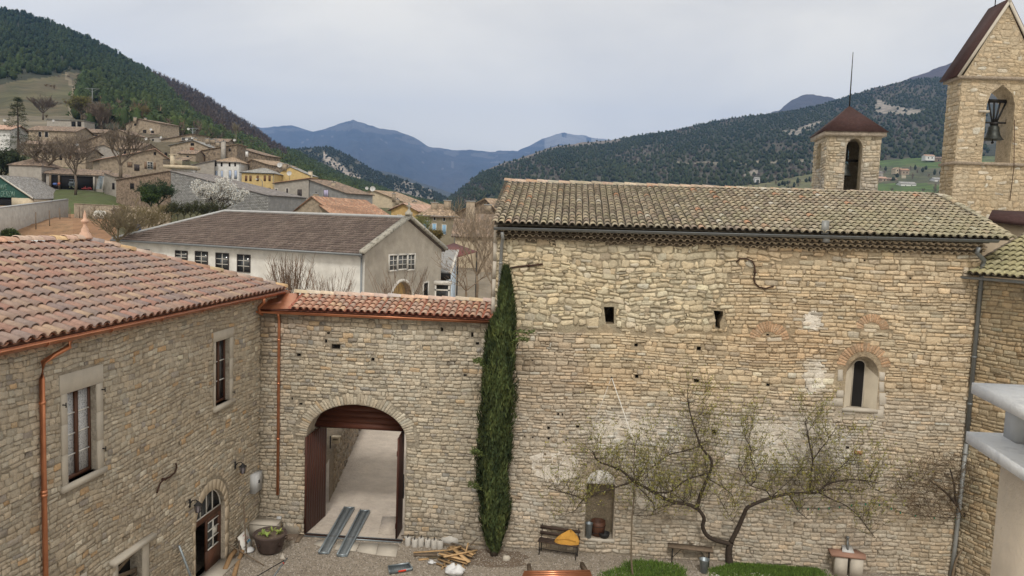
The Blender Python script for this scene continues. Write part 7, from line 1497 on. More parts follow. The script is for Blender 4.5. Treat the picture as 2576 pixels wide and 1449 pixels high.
c = atz(625, 1388, 0); o = thing('white_sack', 'small white sack under the poster board', 'sack', c); MB().lathe(c, [(0, 0), (.16, .02), (.19, .07), (.1, .13), (0, .14)], 12, (1, 1, 1)).build('sack_body', M_plastic, o, smooth=True)
bk_ = L.P(L.sz(502, 1400)[0]+.15, 0.06, -.55); o = thing('bucket', 'pale blue bucket inside the dark doorway', 'bucket', bk_); MB().lathe(bk_, [(0, 0), (.12, 0), (.16, .34), (.15, .34), (.11, .02)], 16).build('bucket_body', mat('pale_blue_plastic', (.28, .36, .42), .05), o, smooth=True)
# concrete filled buckets
M_cb = mat('rough_white_concrete', (.52, .50, .47), .12, 9., .95, .5, 40., .01, dirt=[((.34, .31, .27), 7., .5, .7, .5)]); lbq = ['leftmost', 'second from left', 'third from left', 'fourth from left', 'fifth from left', 'rightmost']
for i, (x, y) in enumerate(((1026, 1371), (1043, 1375), (1059, 1373), (1076, 1375), (1092, 1378), (1107, 1379))):
    p = atz(x, y, 0); o = thing('concrete_weight', lbq[i]+' of six concrete cylinder weights by the gate wall', 'weight', p, 'concrete cylinder weights by the gate wall'); h_ = .265-.02*(i % 2); MB().lathe(p, [(.094, 0), (.098, .02), (.10, h_-.02), (.09, h_), (0, h_)], 16).build('cylinder', M_cb, o)
    if i != 5: MB().obox(p+[.0, -.02, h_+.02], np.array([.012, .02, 0]), np.array([0, .05, 0]), np.array([0, 0, .05])).build('iron_handle', M_iron, o)
    else: MB().tube([p+[-.05, 0, h_], p+[0, 0, h_+.03], p+[.05, 0, h_]], .01, 5).build('iron_handle', M_iron, o)
p = atz(1130, 1371, 0); o = thing('render_lump', 'block of pale hardened mortar behind the concrete weights', 'block', p); MB().prism([p+[-.28, 0, 0], p+[.30, -.02, 0], p+[.26, 0, .2], p+[.0, .02, .26], p+[-.26, 0, .18]], (0, .3, 0)).build('block_body', M_cb, o)
# timbers
def plank(a, b, label, w=.05, t=.025, z0=.02, z1=.02, m_=None, name='timber', tint=(1, 1, 1), group='loose timbers beside the gate wall'):
    A, B = atz(*a, z0), atz(*b, z1); d = B-A; ln = np.linalg.norm(d); s_ = np.cross(d, [0, 0, 1]); s_ /= np.linalg.norm(s_); o = thing(name, label, 'plank', (A+B)/2*[1, 1, 0], group); up = np.cross(s_, d); up /= np.linalg.norm(up); up *= np.sign(up[2]); MB().obox((A+B)/2, d/2, s_*w/2, up*t/2, tint).build('board_piece', m_ or M_newtimber, o); return o
plank((1015, 1357), (1092, 1363), 'new pale batten behind the concrete weights', .06, .03, .12, .12)
plank((1010, 1347), (1105, 1369), 'grey weathered batten leaning low on the gate wall', .05, .02, .1, .1, M_oldtimber); plank((1028, 1349), (1200, 1385), 'long brown batten running toward the cypress', .05, .02, .12, .06, M_oldtimber)
plank((1135, 1366), (1195, 1383), 'short grey plank pair end near the pallet', .07, .02, .1, .1, M_oldtimber); plank((1150, 1404), (1202, 1353), 'thin dark stick leaning between pallet and cypress', .02, .02, .03, .4, M_oldtimber)
plank((1040, 1390), (1170, 1381), 'long thin new board left of the pallet', .05, .03, .08, .1); plank((1041, 1396), (1100, 1396), 'brown beam under the thin new board', .09, .06, .04, .04, M_oldtimber); plank((1076, 1402), (1118, 1402), 'grey plank stub in front of the brown beam', .10, .03, .03, .03, M_oldtimber, tint=(.7, .7, .6)); plank((1053, 1408), (1078, 1405), 'tiny yellowish splinter board on the gravel', .10, .02, .02, .02)
pl_o = atz(1150, 1395, 0); pal = thing('pallet', 'broken new wooden pallet stacked with loose slats', 'pallet', pl_o)
def slat(a, b, w, t, z0, z1, tt, name='slat'):
    A, B = atz(*a, z0), atz(*b, z1); d = B-A; s_ = np.cross(d, [0, 0, 1]); s_ /= np.linalg.norm(s_); up = np.cross(s_, d); up /= np.linalg.norm(up); up *= np.sign(up[2]); MB().obox((A+B)/2, d/2, s_*w/2, up*t/2, tt).build(name, M_newtimber, pal)
rr = random.Random(4)
for a, b, w, z in (((1098, 1417), (1163, 1440), .06, .05), ((1102, 1406), (1170, 1430), .07, .08), ((1110, 1398), (1176, 1418), .07, .10), ((1118, 1388), (1182, 1410), .07, .12), ((1126, 1378), (1188, 1400), .07, .14), ((1140, 1374), (1196, 1392), .07, .14)): slat(a, b, w, .03, z, z, mulc((1, 1, 1), rr.uniform(.75, 1.1)))
for a, b, w, z in (((1122, 1412), (1112, 1432), .05, .03), ((1146, 1420), (1132, 1440), .05, .03), ((1170, 1410), (1158, 1440), .05, .03), ((1150, 1380), (1126, 1415), .05, .05)): slat(a, b, w, .07, z, z, mulc((1, 1, 1), .7), 'bearer')
for a, b, w, z0, z1 in (((1104, 1392), (1176, 1410), .10, .22, .18), ((1134, 1375), (1180, 1414), .11, .24, .18), ((1116, 1401), (1200, 1384), .05, .27, .24), ((1170, 1395), (1178, 1366), .04, .2, .45), ((1157, 1376), (1190, 1396), .06, .2, .2), ((1128, 1384), (1160, 1374), .06, .22, .25)): slat(a, b, w, .035, z0, z1, mulc((1, 1, 1), rr.uniform(.9, 1.2)), 'loose_slat')
# metal tray, bags, stone
ty = [atz(x, y, .03) for x, y in ((980, 1444), (1038, 1434), (1028, 1420), (976, 1428))]; o = thing('metal_tray', 'grey perforated metal tray with a red label on the gravel', 'tray', (ty[0]+ty[2])/2*[1, 1, 0]); MB().prism(ty, (0, 0, .012)).build('tray_base', M_galv, o)
for i in range(4): a, b = ty[i], ty[(i+1) % 4]; MB().obox((a+b)/2+[0, 0, .03], (b-a)/2, np.array([.008, .008, 0]), np.array([0, 0, .04])).build('rim', M_galv, o)
MB().obox((ty[0]*.45+ty[1]*.55)+[0, -.012, .035], (ty[1]-ty[0])*.17, np.array([0, .006, 0]), np.array([0, 0, .028])).build('red_label', mat('red_label', (.65, .06, .03), .05), o)
k = MB()
for i in range(3):
    for j in range(9): q = ty[0]+(ty[1]-ty[0])*(.12+.095*j)+(ty[3]-ty[0])*(.3+.2*i); k.obox(q+[0, 0, .017], (.012, 0, 0), (0, .006, 0), (0, 0, .002), (.1, .11, .12))
k.build('perforations', M_paint, o)
def sack(px, py, rx, ry, h, label, seed, mat_=M_plastic, name='plastic_bag'):
    p = atz(px, py, 0); o = thing(name, label, 'bag', p); r = random.Random(seed); V = []; n = 22; k = 9
    for i in range(k):
        t = i/(k-1); rad = math.sin(math.pi*(.08+.88*t)*.55+.25); zz = h*t
        for j in range(n): a = 2*math.pi*j/n; q = (rad*(1-.75*t**3))*(1+.18*math.sin(a*3+seed+t*5)+r.uniform(-.09, .09)); V.append((p[0]+rx*q*math.cos(a), p[1]+ry*q*math.sin(a), max(0.003, zz*(1+.25*math.sin(a*2+seed))+r.uniform(-.02, .02)*(i > 0))))
    V.append((p[0], p[1], h*.9)); Fc = [(i*n+j, i*n+(j+1) % n, (i+1)*n+(j+1) % n, (i+1)*n+j) for i in range(k-1) for j in range(n)]+[((k-1)*n+j, (k-1)*n+(j+1) % n, k*n) for j in range(n)]
    MB().add(V, Fc).build('bag_body', mat_, o, smooth=True); return o
sack(1146, 1447, .34, .2, .28, 'large crumpled white plastic sack at the bottom edge', 3); sack(1085, 1419, .15, .09, .10, 'small crumpled white plastic bag near the pallet', 5)
def rock_(px, py, r_, label, seed):
    p = atz(px, py, 0); o = thing('loose_stone', label, 'stone', p); r = random.Random(seed); V = []
    for i in range(3):
        for j in range(7): a = 2*math.pi*j/7; q = r_*r.uniform(.8, 1.1)*(1, 1, .6)[i]; V.append((p[0]+q*math.cos(a), p[1]+q*math.sin(a)*.8, (0, .6, 1.1)[i]*r_))
    MB().add(V, [(i*7+j, i*7+(j+1) % 7, (i+1)*7+(j+1) % 7, (i+1)*7+j) for i in range(2) for j in range(7)]+[tuple(range(14, 21))]).build('stone_body', M_ashlar, o)
rock_(1274, 1409, .13, 'pale squared stone at the foot of the cypress', 3)
# bench with yellow cloth
M_slatw = mat('old_bench_slats', (.075, .052, .042), .3, 12., .85, .3, 50., .005)
bL, bR = atz(1356, 1396, 0), atz(1448, 1410, 0); bu = (bR-bL); bW = np.linalg.norm(bu); bu /= bW; bn = np.array([bu[1], -bu[0], 0]); bn *= 1 if bn@(C0-bL) > 0 else -1; o = thing('bench', 'iron framed garden bench with dark slats by the church wall', 'bench', (bL+bR)/2); up = np.array([0, 0, 1.])
for P in (bL, bR): MB().tube([P, P+up*.42+bn*-.02], .016, 6).tube([P-bn*.30, P-bn*.30+up*.42, P-bn*.33+up*.88], .016, 6).tube([P+up*.42, P-bn*.30+up*.42], .014, 6).tube([P+up*.12, P-bn*.30+up*.12], .01, 5).build('leg', M_iron, o)
for d in (.02, .13, .24): MB().obox((bL+bR)/2-bn*d+up*.44, bu*(bW/2+.06), bn*.055, up*.013).build('seat_slat', M_slatw, o)
for zz in (.60, .78): MB().obox((bL+bR)/2-bn*(.29+.03*(zz-.4)/.4)+up*zz, bu*(bW/2+.06), bn*.012, up*.05).build('back_slat', M_slatw, o)
MB().tube([bL+up*.12-bn*.2, bR+up*.12-bn*.2], .01, 5).build('stretcher', M_iron, o)
cl = thing('yellow_cloth', 'crumpled mustard yellow cloth sack lying on the bench', 'cloth', bL+bu*(bW*.72)+up*.455-bn*.17); cc = np.array(cl.location); V = []; n = 26; k = 10; r = random.Random(2)
for i in range(k):
    t = i/(k-1)
    for j in range(n): a = 2*math.pi*j/n; q = (1-t**2.2)*(1+.10*math.sin(3*a+1)+.05*math.sin(7*a+t*6)); V.append(tuple(cc+bu*(.40*q*math.cos(a)*(1 if math.cos(a) < 0 else .85)+.10*t)+bn*(.20*q*math.sin(a))+up*(.40*t*(1-.12*math.sin(2*a))+(-.01 if i == 0 else r.uniform(-.008, .008)))))
MB().add(V, [(i*n+j, i*n+(j+1) % n, (i+1)*n+(j+1) % n, (i+1)*n+j) for i in range(k-1) for j in range(n)]+[tuple((k-1)*n+j for j in range(n))]).build('cloth_body', M_cloth, cl, smooth=True)
MB().tube([cc+bu*x+bn*.19*math.cos(x*2.2)+up*(.19-.25*abs(x-.05)) for x in np.linspace(-.30, .30, 9)], .008, 4).build('fold_seam', mat('cloth_seam', (.48, .24, .05), .1), cl)
# things in the niche
nz = ni0[1]
def pot(P, prof, label, name, material, cat, n=18, hoops=None):
    o = thing(name, label, cat, P); MB().lathe(P, prof, n).build('pot_body', material, o, smooth=True)
    for (rr_, zz) in hoops or (): MB().tube([P+[rr_*math.cos(a), rr_*math.sin(a), zz] for a in np.linspace(0, 2*math.pi, 19)], .008, 4).build('hoop', M_iron, o)
    return o
w_ = ni1[0]-ni0[0]
pot(C.P(ni0[0]+.13, nz, -.02), [(0, 0), (.08, 0), (.115, .46), (.125, .47), (.11, .46), (.075, .03)], 'tall zinc flower bucket at the left of the niche', 'zinc_bucket', M_galv, 'bucket')
pot(C.P(ni0[0]+.42, nz, -.28), [(0, 0), (.20, 0), (.24, .32), (.23, .46), (.21, .46), (.22, .3), (.0, .3)], 'brown wooden tub in the middle of the niche', 'wooden_tub', M_wood, 'tub', hoops=((.225, .12), (.242, .33)))
pot(C.P(ni0[0]+.62, nz, -.08), [(0, 0), (.12, .02), (.17, .12), (.17, .17), (.15, .17), (.1, .05)], 'black iron pot at the right of the niche', 'iron_pot', M_iron, 'pot')
# plank bench on trestles, bucket, stone table
tA, tB = atz(1690, 1412, 0), atz(1782, 1422, 0); tu = tB-tA; tW = np.linalg.norm(tu); tu /= tW; tn = np.array([tu[1], -tu[0], 0]); tn *= 1 if tn@(C0-tA) > 0 else -1; o = thing('trestle_bench', 'long plank bench on black folding trestles under the apricot tree', 'bench', (tA+tB)/2)
MB().obox((tA+tB)/2+up*.50+tu*-.02, tu*(tW/2+.12), tn*.16, up*.022).build('seat', M_oldtimber, o)
for P, sg in ((tA, 1), (tB, -1)):
    for e in (.12, -.12): MB().tube([P+tn*e, P+tn*e*.8+up*.48], .014, 5).build('leg', M_iron, o)
    MB().tube([P+up*.12, P+tu*.32*sg+up*.48], .010, 5).build('brace', M_iron, o)
pot(atz(1770, 1440, 0), [(0, 0), (.10, 0), (.14, .40), (.16, .42), (.13, .41), (.09, .03)], 'dented zinc bucket standing beside the plank bench', 'zinc_bucket', M_galv, 'bucket')
sA = atz(2096, 1449, 0); sB = atz(2168, 1458, 0); su = sB-sA; sW = np.linalg.norm(su); su /= sW; sn = np.array([su[1], -su[0], 0]); sn *= 1 if sn@(C0-sA) > 0 else -1; o = thing('stone_table', 'stone table with a pink slab top on two pale pillars', 'table', (sA+sB)/2)
M_pink = mat('pink_stone_slab', (.34, .20, .15), .15, 5., .9, .3, 30., .01); th_ = .62
for a in (.16, .70): MB().obox(sA+su*(sW*a+.08)-sn*.2+up*th_/2, su*.17, sn*.2, up*th_/2).build('pillar', M_ashlar, o)
MB().prism([sA+su*-.1+sn*.05+up*th_, sA+su*(sW*1.08)+sn*.02+up*th_, sA+su*(sW*1.15)-sn*.25+up*th_, sA+su*(sW*.8)-sn*.62+up*th_, sA-su*.12-sn*.55+up*th_], up*.07).build('table_top', M_pink, o)
cs = sA+su*(sW*.52)-sn*.3+up*(th_+.07); o = thing('clamp_stand', 'small grey plate with an upright clamp on the stone table', 'ornament', cs); MB().prism([cs-su*.17+sn*.1, cs+su*.17+sn*.1, cs+su*.13-sn*.16+up*.12, cs-su*.13-sn*.16+up*.12], up*.02).build('plate', M_concslab, o); MB().tube([cs+up*.03, cs+up*.36-sn*.1], .035, 8).lathe(cs+up*.36-sn*.1, [(0, 0), (.05, .02), (.05, .06), (0, .08)], 10).build('clamp', M_zinc, o)
# copper pipes on two timbers, bottom edge
cps = thing('copper_pipe_bundle', 'bundle of long copper pipes resting on timbers at the bottom edge', 'pipes', atz(1400, 1447, 0))
for i in range(5): A, B = atz(1318-i*2, 1439+i*5, .22), atz(1484+i*2, 1437+i*5, .22); MB().tube([A, B], .04, 12).build('copper_pipe', M_copper, cps, smooth=True)
for a, b in (((1330, 1424), (1340, 1470)), ((1463, 1420), (1492, 1470))): 
    A, B = atz(*a, .08), atz(*b, .08); d = (B-A)/2; s_ = np.cross(d, [0, 0, 1]); s_ /= np.linalg.norm(s_); o = thing('support_beam', 'timber beam under the '+('left' if a[0] < 1400 else 'right')+' end of the copper pipes', 'beam', (A+B)/2*[1, 1, 0]); MB().obox((A+B)/2, d, s_*.05, up*.08).build('beam_body', M_oldtimber, o)
# white cord from a hook in the church wall
hk = C.P(*C.sz(1538, 948), .05); co = thing('hanging_rope', 'thin white cord hanging in a V from the church wall into the apricot tree', 'cord', hk); e1_ = aty(1655, 1280, 21.6); e2_ = C.P(*C.sz(1467, 1140), .06)
MB().tube([hk, hk+(e1_-hk)*.5-[0, 0, .03], e1_], .012, 5).build('cord_strand', M_white, co); MB().tube([hk, e2_], .007, 4).build('cord_strand', M_white, co); MB().tube([hk-C.n*.06, hk+C.n*.03], .02, 5).build('hook', M_iron, co)
tpz = C.sz(2158, 1137); o = thing('terracotta_block', 'small terracotta hollow block set in a putlog hole', 'block', C.P(*tpz)); MB().obox(C.P(tpz[0], tpz[1], .03), C.u*.11, C.n*.05, np.array([0, 0, .05])).build('block_body', mat('terracotta', (.42, .2, .12), .15), o)
# ================================================================== vegetation
def crv(pts, n=4):
    out = []; P = [np.asarray(p, float) for p in pts]
    for i in range(len(P)-1):
        p0, p1, p2, p3 = P[max(i-1, 0)], P[i], P[i+1], P[min(i+2, len(P)-1)]
        for k in range(n): t = k/n; out.append(.5*((2*p1)+(-p0+p2)*t+(2*p0-5*p1+4*p2-p3)*t*t+(-p0+3*p1-3*p2+p3)*t**3))
    out.append(P[-1]); return out
# cypress
cy = atz(1243, 1397, 0); cyp = thing('cypress', 'tall dark green columnar cypress in front of the church wall', 'tree', cy, None); CYY = cy[1]
prof = [(675, 1268, 1276), (690, 1262, 1283), (720, 1256, 1290), (760, 1248, 1296), (800, 1238, 1300), (850, 1216, 1303), (900, 1210, 1303), (950, 1205, 1300), (1000, 1201, 1300), (1050, 1200, 1298), (1100, 1197, 1296), (1150, 1192, 1293), (1200, 1190, 1291), (1250, 1196, 1290), (1300, 1200, 1288), (1340, 1212, 1276), (1370, 1226, 1264), (1390, 1238, 1252)]
yy = np.array([p[0] for p in prof]); xl = np.array([p[1] for p in prof]); xr = np.array([p[2] for p in prof])
r = random.Random(12); V = []; Fc = []; T = []
for i in range(30000):
    y = r.uniform(674, 1392); a = r.uniform(0, 2*math.pi); l, rt = np.interp(y, yy, xl), np.interp(y, yy, xr); lump = .86+.42*(vn(a*1.8, y*.022, 4)-.35)+.2*(vn(a*5, y*.06, 5)-.5)
    rad = (rt-l)/2*CYY/F*.97; c0 = aty((l+rt)/2, y, CYY); q = rad*lump*math.sqrt(r.uniform(.35, 1.0)); c = c0+np.array([q*math.cos(a), q*math.sin(a)*.95, 0]); outw = np.array([math.cos(a), math.sin(a), 0])
    ln = r.uniform(.06, .19); up_ = np.array([0, 0, 1.])*r.uniform(.6, 1)+outw*r.uniform(-.05, .6)+np.array([r.uniform(-.35, .35), r.uniform(-.35, .35), 0]); up_ /= np.linalg.norm(up_); sd_ = np.cross(up_, outw)+np.array([r.uniform(-.5, .5), r.uniform(-.5, .5), 0]); sd_ /= np.linalg.norm(sd_)+1e-6; w = r.uniform(.012, .032); k = len(V)
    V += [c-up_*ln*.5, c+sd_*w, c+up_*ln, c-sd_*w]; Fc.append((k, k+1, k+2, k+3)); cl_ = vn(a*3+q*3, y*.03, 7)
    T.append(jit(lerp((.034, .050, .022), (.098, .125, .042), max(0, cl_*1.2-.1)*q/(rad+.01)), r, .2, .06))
m = MB(); m.bulk(V, Fc, T)
for (px, py, dx) in ((1296, 834, 46), (1296, 852, 30), (1208, 1135, -20), (1200, 1218, -20), (1212, 907, -16)):
    b = aty(px-dx*.7, py+14, CYY-.25); e = aty(px+dx, py+2, CYY-.35); V = []; Fc = []; T = []
    for i in range(260): t = r.random(); c = b+(e-b)*t+np.array([0, 0, .07*math.sin(t*3)])+np.array([r.gauss(0, .03), r.gauss(0, .05), r.gauss(0, .045)]); dd = (e-b)/np.linalg.norm(e-b)*.06+np.array([r.uniform(-.03, .03) for _ in range(3)]); ss = np.array([r.uniform(-.02, .02) for _ in range(3)]); k = len(V); V += [c, c+dd*.5+ss, c+dd, c+dd*.5-ss]; Fc.append((k, k+1, k+2, k+3)); T.append(jit((.10, .13, .045), r, .25, .06))
    m.bulk(V, Fc, T)
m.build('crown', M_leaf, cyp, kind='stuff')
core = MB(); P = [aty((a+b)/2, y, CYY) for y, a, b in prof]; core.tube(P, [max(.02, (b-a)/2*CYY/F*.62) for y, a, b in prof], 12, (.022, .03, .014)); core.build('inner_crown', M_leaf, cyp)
MB().tube([cy-[0, 0, .05], cy+[0, 0, .3], aty(1247, 1340, CYY)], [.13, .10, .08], 8).build('trunk', M_bark, cyp)
# apricot tree traced from its limbs
tb = atz(1836, 1418, 0)
c6 = lambda x, y: (1214+x*.2946, 1022.3+y*.2946)
c7 = lambda x, y: (1789+x*.3388, 958.4+y*.3388)
ap = thing('apricot_tree', 'crooked apricot tree with dark limbs and fresh leaves before the church wall', 'tree', tb); Y0 = tb[1]
def limb(pts, d0, d1, r0_, r1_, name='limb'):
    n = len(pts); P = [aty(x, y, Y0+d0+(d1-d0)*i/(n-1)) for i, (x, y) in enumerate(pts)]; P = crv(P, 4); n = len(P); MB().tube(P, [r0_+(r1_-r0_)*i/(n-1) for i in range(n)], 8).build(name, M_bark, ap, smooth=True); return P
MB().tube(crv([tb-[0, 0, .05], aty(1833, 1388, Y0-.02), aty(1838, 1366, Y0-.05)], 4), [.115]*3+[.10]*3+[.095]*3, 10).build('trunk', M_bark, ap, smooth=True)
LB = []
LB.append(limb([c6(*p) for p in ((2120, 1175), (2000, 1145), (1920, 1105), (1880, 1030), (1890, 950), (1830, 870), (1740, 835), (1620, 815), (1480, 745), (1350, 670), (1290, 640))], -.05, -.9, .072, .036))
LB.append(limb([c6(*p) for p in ((1290, 640), (1200, 560), (1100, 510), (1000, 475), (960, 430), (940, 380))], -.9, -1.1, .04, .015))
LB.append(limb([c6(*p) for p in ((1828, 868), (1860, 760), (1900, 660), (1940, 570), (1955, 460), (1900, 390), (1855, 320), (1830, 250), (1790, 120), (1760, 0), (1750, -60))], -.3, -.5, .06, .012))
LB.append(limb([c6(*p) for p in ((1480, 735), (1600, 730), (1720, 640), (1820, 600), (1930, 575))], -.7, -.45, .025, .022))
LB.append(limb([c6(*p) for p in ((1290, 640), (1110, 700), (980, 745), (870, 790), (780, 760), (690, 735), (560, 700))], -.9, -1.3, .03, .010))
LB.append(limb([c6(*p) for p in ((870, 790), (820, 840), (790, 890), (710, 920))], -1.2, -1.3, .015, .007))
LB.append(limb([c6(*p) for p in ((1855, 340), (1730, 380), (1600, 410), (1500, 480), (1420, 540))], -.5, -.8, .025, .008))
LB.append(limb([c6(*p) for p in ((1300, 660), (1400, 760), (1460, 840), (1440, 930), (1290, 930))], -.9, -1.2, .022, .007))
LB.append(limb([c6(*p) for p in ((1650, 835), (1560, 850), (1490, 870), (1470, 900))], -.6, -.8, .015, .006))
LB.append(limb([c6(*p) for p in ((1930, 620), (2050, 690), (2130, 760), (2160, 860))], -.45, -.7, .02, .008))
LB.append(limb([c6(*p) for p in ((1740, 835), (1690, 790), (1600, 735))], -.5, -.6, .015, .01))
LB.append(limb([c7(*p) for p in ((145, 1200), (200, 1090), (240, 1000), (270, 940), (350, 900), (440, 870), (560, 840), (700, 830), (790, 825), (860, 770), (960, 740), (1100, 735), (1240, 760))], -.05, -1.1, .072, .011))
LB.append(limb([c7(*p) for p in ((735, 825), (740, 700), (755, 590), (730, 470), (715, 380), (700, 300))], -.6, -.8, .035, .010))
LB.append(limb([c7(*p) for p in ((755, 590), (810, 510), (860, 450), (890, 400))], -.7, -.9, .02, .008))
LB.append(limb([c7(*p) for p in ((580, 850), (620, 910), (650, 970), (712, 1020))], -.5, -.9, .02, .010))
LB.append(limb([c7(*p) for p in ((800, 830), (900, 880), (1000, 925), (1100, 1010), (1160, 1090), (1220, 1165))], -.7, -1.3, .022, .006))
LB.append(limb([c7(*p) for p in ((440, 860), (400, 810), (300, 780), (240, 700), (200, 640))], -.4, -.7, .022, .007))
LB.append(limb([c7(*p) for p in ((300, 770), (340, 700), (290, 560), (300, 520), (250, 420))], -.5, -.8, .016, .006))
LB.append(limb([c7(*p) for p in ((440, 870), (560, 760), (640, 690), (680, 640))], -.4, -.6, .014, .006))
LB.append(limb([c7(*p) for p in ((790, 825), (930, 800), (1060, 820), (1180, 800), (1280, 830))], -.7, -1.1, .016, .006))
LB.append(limb([c7(*p) for p in ((860, 770), (900, 690), (960, 640), (1020, 590))], -.8, -1.0, .014, .006))
LB.append(limb([c7(*p) for p in ((120, 780), (60, 840), (90, 930), (180, 1060))], -.6, -.9, .010, .005))
r = random.Random(31); TW = MB(); LV = []; LF = []; LT = []
def leaf(c, d, sz_, col):
    d = d/(np.linalg.norm(d)+1e-6); s_ = np.cross(d, [r.uniform(-1, 1), r.uniform(-1, 1), r.uniform(-1, 1)]); s_ /= np.linalg.norm(s_)+1e-6; k = len(LV); LV.extend([c, c+d*sz_*.5+s_*sz_*.24, c+d*sz_, c+d*sz_*.5-s_*sz_*.24]); LF.append((k, k+1, k+2, k+3)); LT.append(jit(col, r, .2, .08))
def twig(p, d, ln, rad, lev):
    n = 4; P = [p]; dd = d/np.linalg.norm(d)
    for i in range(n): dd = dd+np.array([r.uniform(-.3, .3), r.uniform(-.3, .3), r.uniform(-.12, .34)]); dd /= np.linalg.norm(dd); P.append(P[-1]+dd*ln/n)
    TW.tube(P, [rad*(1-.7*i/n) for i in range(n+1)], 3, (.085, .07, .05), False)
    if lev > 0:
        for k in range(3):
            q = P[r.randint(1, n)]; twig(q, dd+np.array([r.uniform(-.9, .9), r.uniform(-.7, .7), r.uniform(-.3, .8)]), ln*r.uniform(.45, .75), rad*.6, lev-1)
    if lev <= 1:
        for k in range(6 if lev == 0 else 2):
            q = P[r.randint(1, n)]; leaf(q+np.array([r.uniform(-.03, .03) for _ in range(3)]), dd+np.array([r.uniform(-1, 1), r.uniform(-1, 1), r.uniform(-.6, 1)]), r.uniform(.04, .07), (.26, .245, .075))
for P in LB:
    n = len(P); w0 = 0 if len(P) < 30 else int(n*.42)
    for i in range(w0, n):
        for _ in range(1 if i < n*.6 else 2):
            if r.random() < .84: twig(P[i], np.array([r.uniform(-1, 1), r.uniform(-.8, .8), r.uniform(-.1, 1.0)]), r.uniform(.45, 1.15), .008, 2 if r.random() < .45 else 1)
TW.build('twigs', M_twig, ap, kind='stuff'); m = MB(); m.bulk(LV, LF, LT); m.build('leaves', M_leaf, ap, kind='stuff')
# staked sapling
sp = atz(1592, 1449, 0); o = thing('sapling', 'slim young tree trunk in front of the niche wall', 'tree', sp); P = crv([sp, aty(1588, 1400, sp[1]), aty(1590, 1300, sp[1]), aty(1597, 1230, sp[1]+.1), aty(1594, 1170, sp[1]+.1), aty(1600, 1110, sp[1])], 4); MB().tube(P, [.032-.0012*i for i in range(len(P))], 7).build('trunk', mat('young_bark', (.17, .135, .095), .25, 20., .9, .4), o, smooth=True)
TW = MB(); LV = []; LF = []; LT = []
for i in range(10, len(P)):
    for _ in range(2): twig(P[i], np.array([r.uniform(-1, 1), r.uniform(-1, 1), .8]), .5, .007, 1)
TW.build('twigs', M_twig, o, kind='stuff'); m = MB(); m.bulk(LV, LF, LT); m.build('leaves', M_leaf, o, kind='stuff')
# twiggy bush tree in the right corner
bt = atz(2395, 1450, 0); o = thing('bare_bush_tree', 'brownish twiggy small tree beside the concrete chimney', 'tree', bt); Yb = bt[1]-.1
for pts in (((2395, 1460), (2405, 1410), (2428, 1370), (2437, 1330), (2425, 1300), (2405, 1270)), ((2425, 1300), (2440, 1260), (2450, 1220)), ((2410, 1275), (2380, 1240), (2340, 1210)), ((2405, 1270), (2400, 1220), (2390, 1180))):
    P = crv([aty(x, y, Yb-.2) for x, y in pts], 4); MB().tube(P, [.04*(1-.6*i/len(P)) for i in range(len(P))], 6).build('limb', mat('tan_bark', (.19, .145, .10), .3, 20.) if pts[0][1] == 1460 else M_bark, o)
TW = MB(); LV = []; LF = []; LT = []
for i in range(480):
    a = r.uniform(0, 6.28); q = math.sqrt(r.random()); x, y = 2372+q*118*math.cos(a), 1232+q*88*math.sin(a)
    if x > 2476: continue
    p = aty(x, y, Yb-.3+r.uniform(-.5, .3)); 
    for _ in range(2):
        d = np.array([r.uniform(-1, 1), r.uniform(-.5, .5), r.uniform(-.4, 1)]); d /= np.linalg.norm(d); e = p+d*r.uniform(.15, .4); TW.tube([p, (p+e)/2+np.array([r.uniform(-.04, .04) for _ in range(3)]), e], [.006, .005, .003], 3, jit((.115, .08, .05), r, .2), False)
        if r.random() < .5: leaf(e, d, .04, (.17, .145, .055))
TW.build('twigs', M_twig, o, kind='stuff'); m = MB(); m.bulk(LV, LF, LT); m.build('leaves', M_leaf, o, kind='stuff')
# light string along the wall
ls = thing('light_string', 'string of small green bulbs along the church wall', 'string lights', C.P(*C.sz(2100, 1270))); pts = [(2004, 1275), (2040, 1276), (2075, 1275), (2110, 1271), (2150, 1265), (2200, 1262), (2240, 1275), (2270, 1288), (2330, 1297), (2400, 1300)]; P = [C.P(*C.sz(*p), .08) for p in pts]; MB().tube(P, .006, 4).build('cable', M_iron, ls)
mg_ = mat('green_glass_bulb', (.02, .22, .13), .1, 4., .3, 0)
for i in range(13): q = np.array(P[0])*(1-i/13)+np.array(P[0])*0; t = i/12*(len(P)-1); j = min(len(P)-2, int(t)); q = P[j]*(1-(t-j))+P[j+1]*(t-j); MB().lathe(q-[0, 0, .07], [(0, 0), (.022, .02), (.02, .05), (.008, .07)], 8).build('bulb', mg_, ls)
# grass beds
def grass(name, label, px0, px1, py0, py1, seed, n=9000):
    r = random.Random(seed); V = []; Fc = []; T = []; cx, cyy = (px0+px1)/2, (py0+py1)/2; rx, ry = (px1-px0)/2, (py1-py0)/2; c = atz(cx, min(cyy, 1500), 0)
    for i in range(n):
        a = r.uniform(0, 6.28); q = math.sqrt(r.random())*(.70+.5*vn(math.cos(a)*2+5, math.sin(a)*2+5, seed)); q = q*(1+.2*r.random()**3); x, y = cx+rx*q*math.cos(a), cyy+ry*q*math.sin(a); p = atz(x, y, 0)
        if (p-G.O)@G.n < .05: continue
        h = r.uniform(.03, .12); d = np.array([r.uniform(-.07, .07), r.uniform(-.07, .07), h]); w = np.array([r.uniform(-1, 1), r.uniform(-.5, .5), 0])*.018; k = len(V); V += [p-w, p+w, p+d]; Fc.append((k, k+1, k+2)); T.append(jit(lerp((.055, .11, .02), (.13, .20, .04), r.random()), r, .25, .06))
    m = MB(); m.bulk(V, Fc, T); o = m.build(name, M_leaf, kind='stuff'); return o
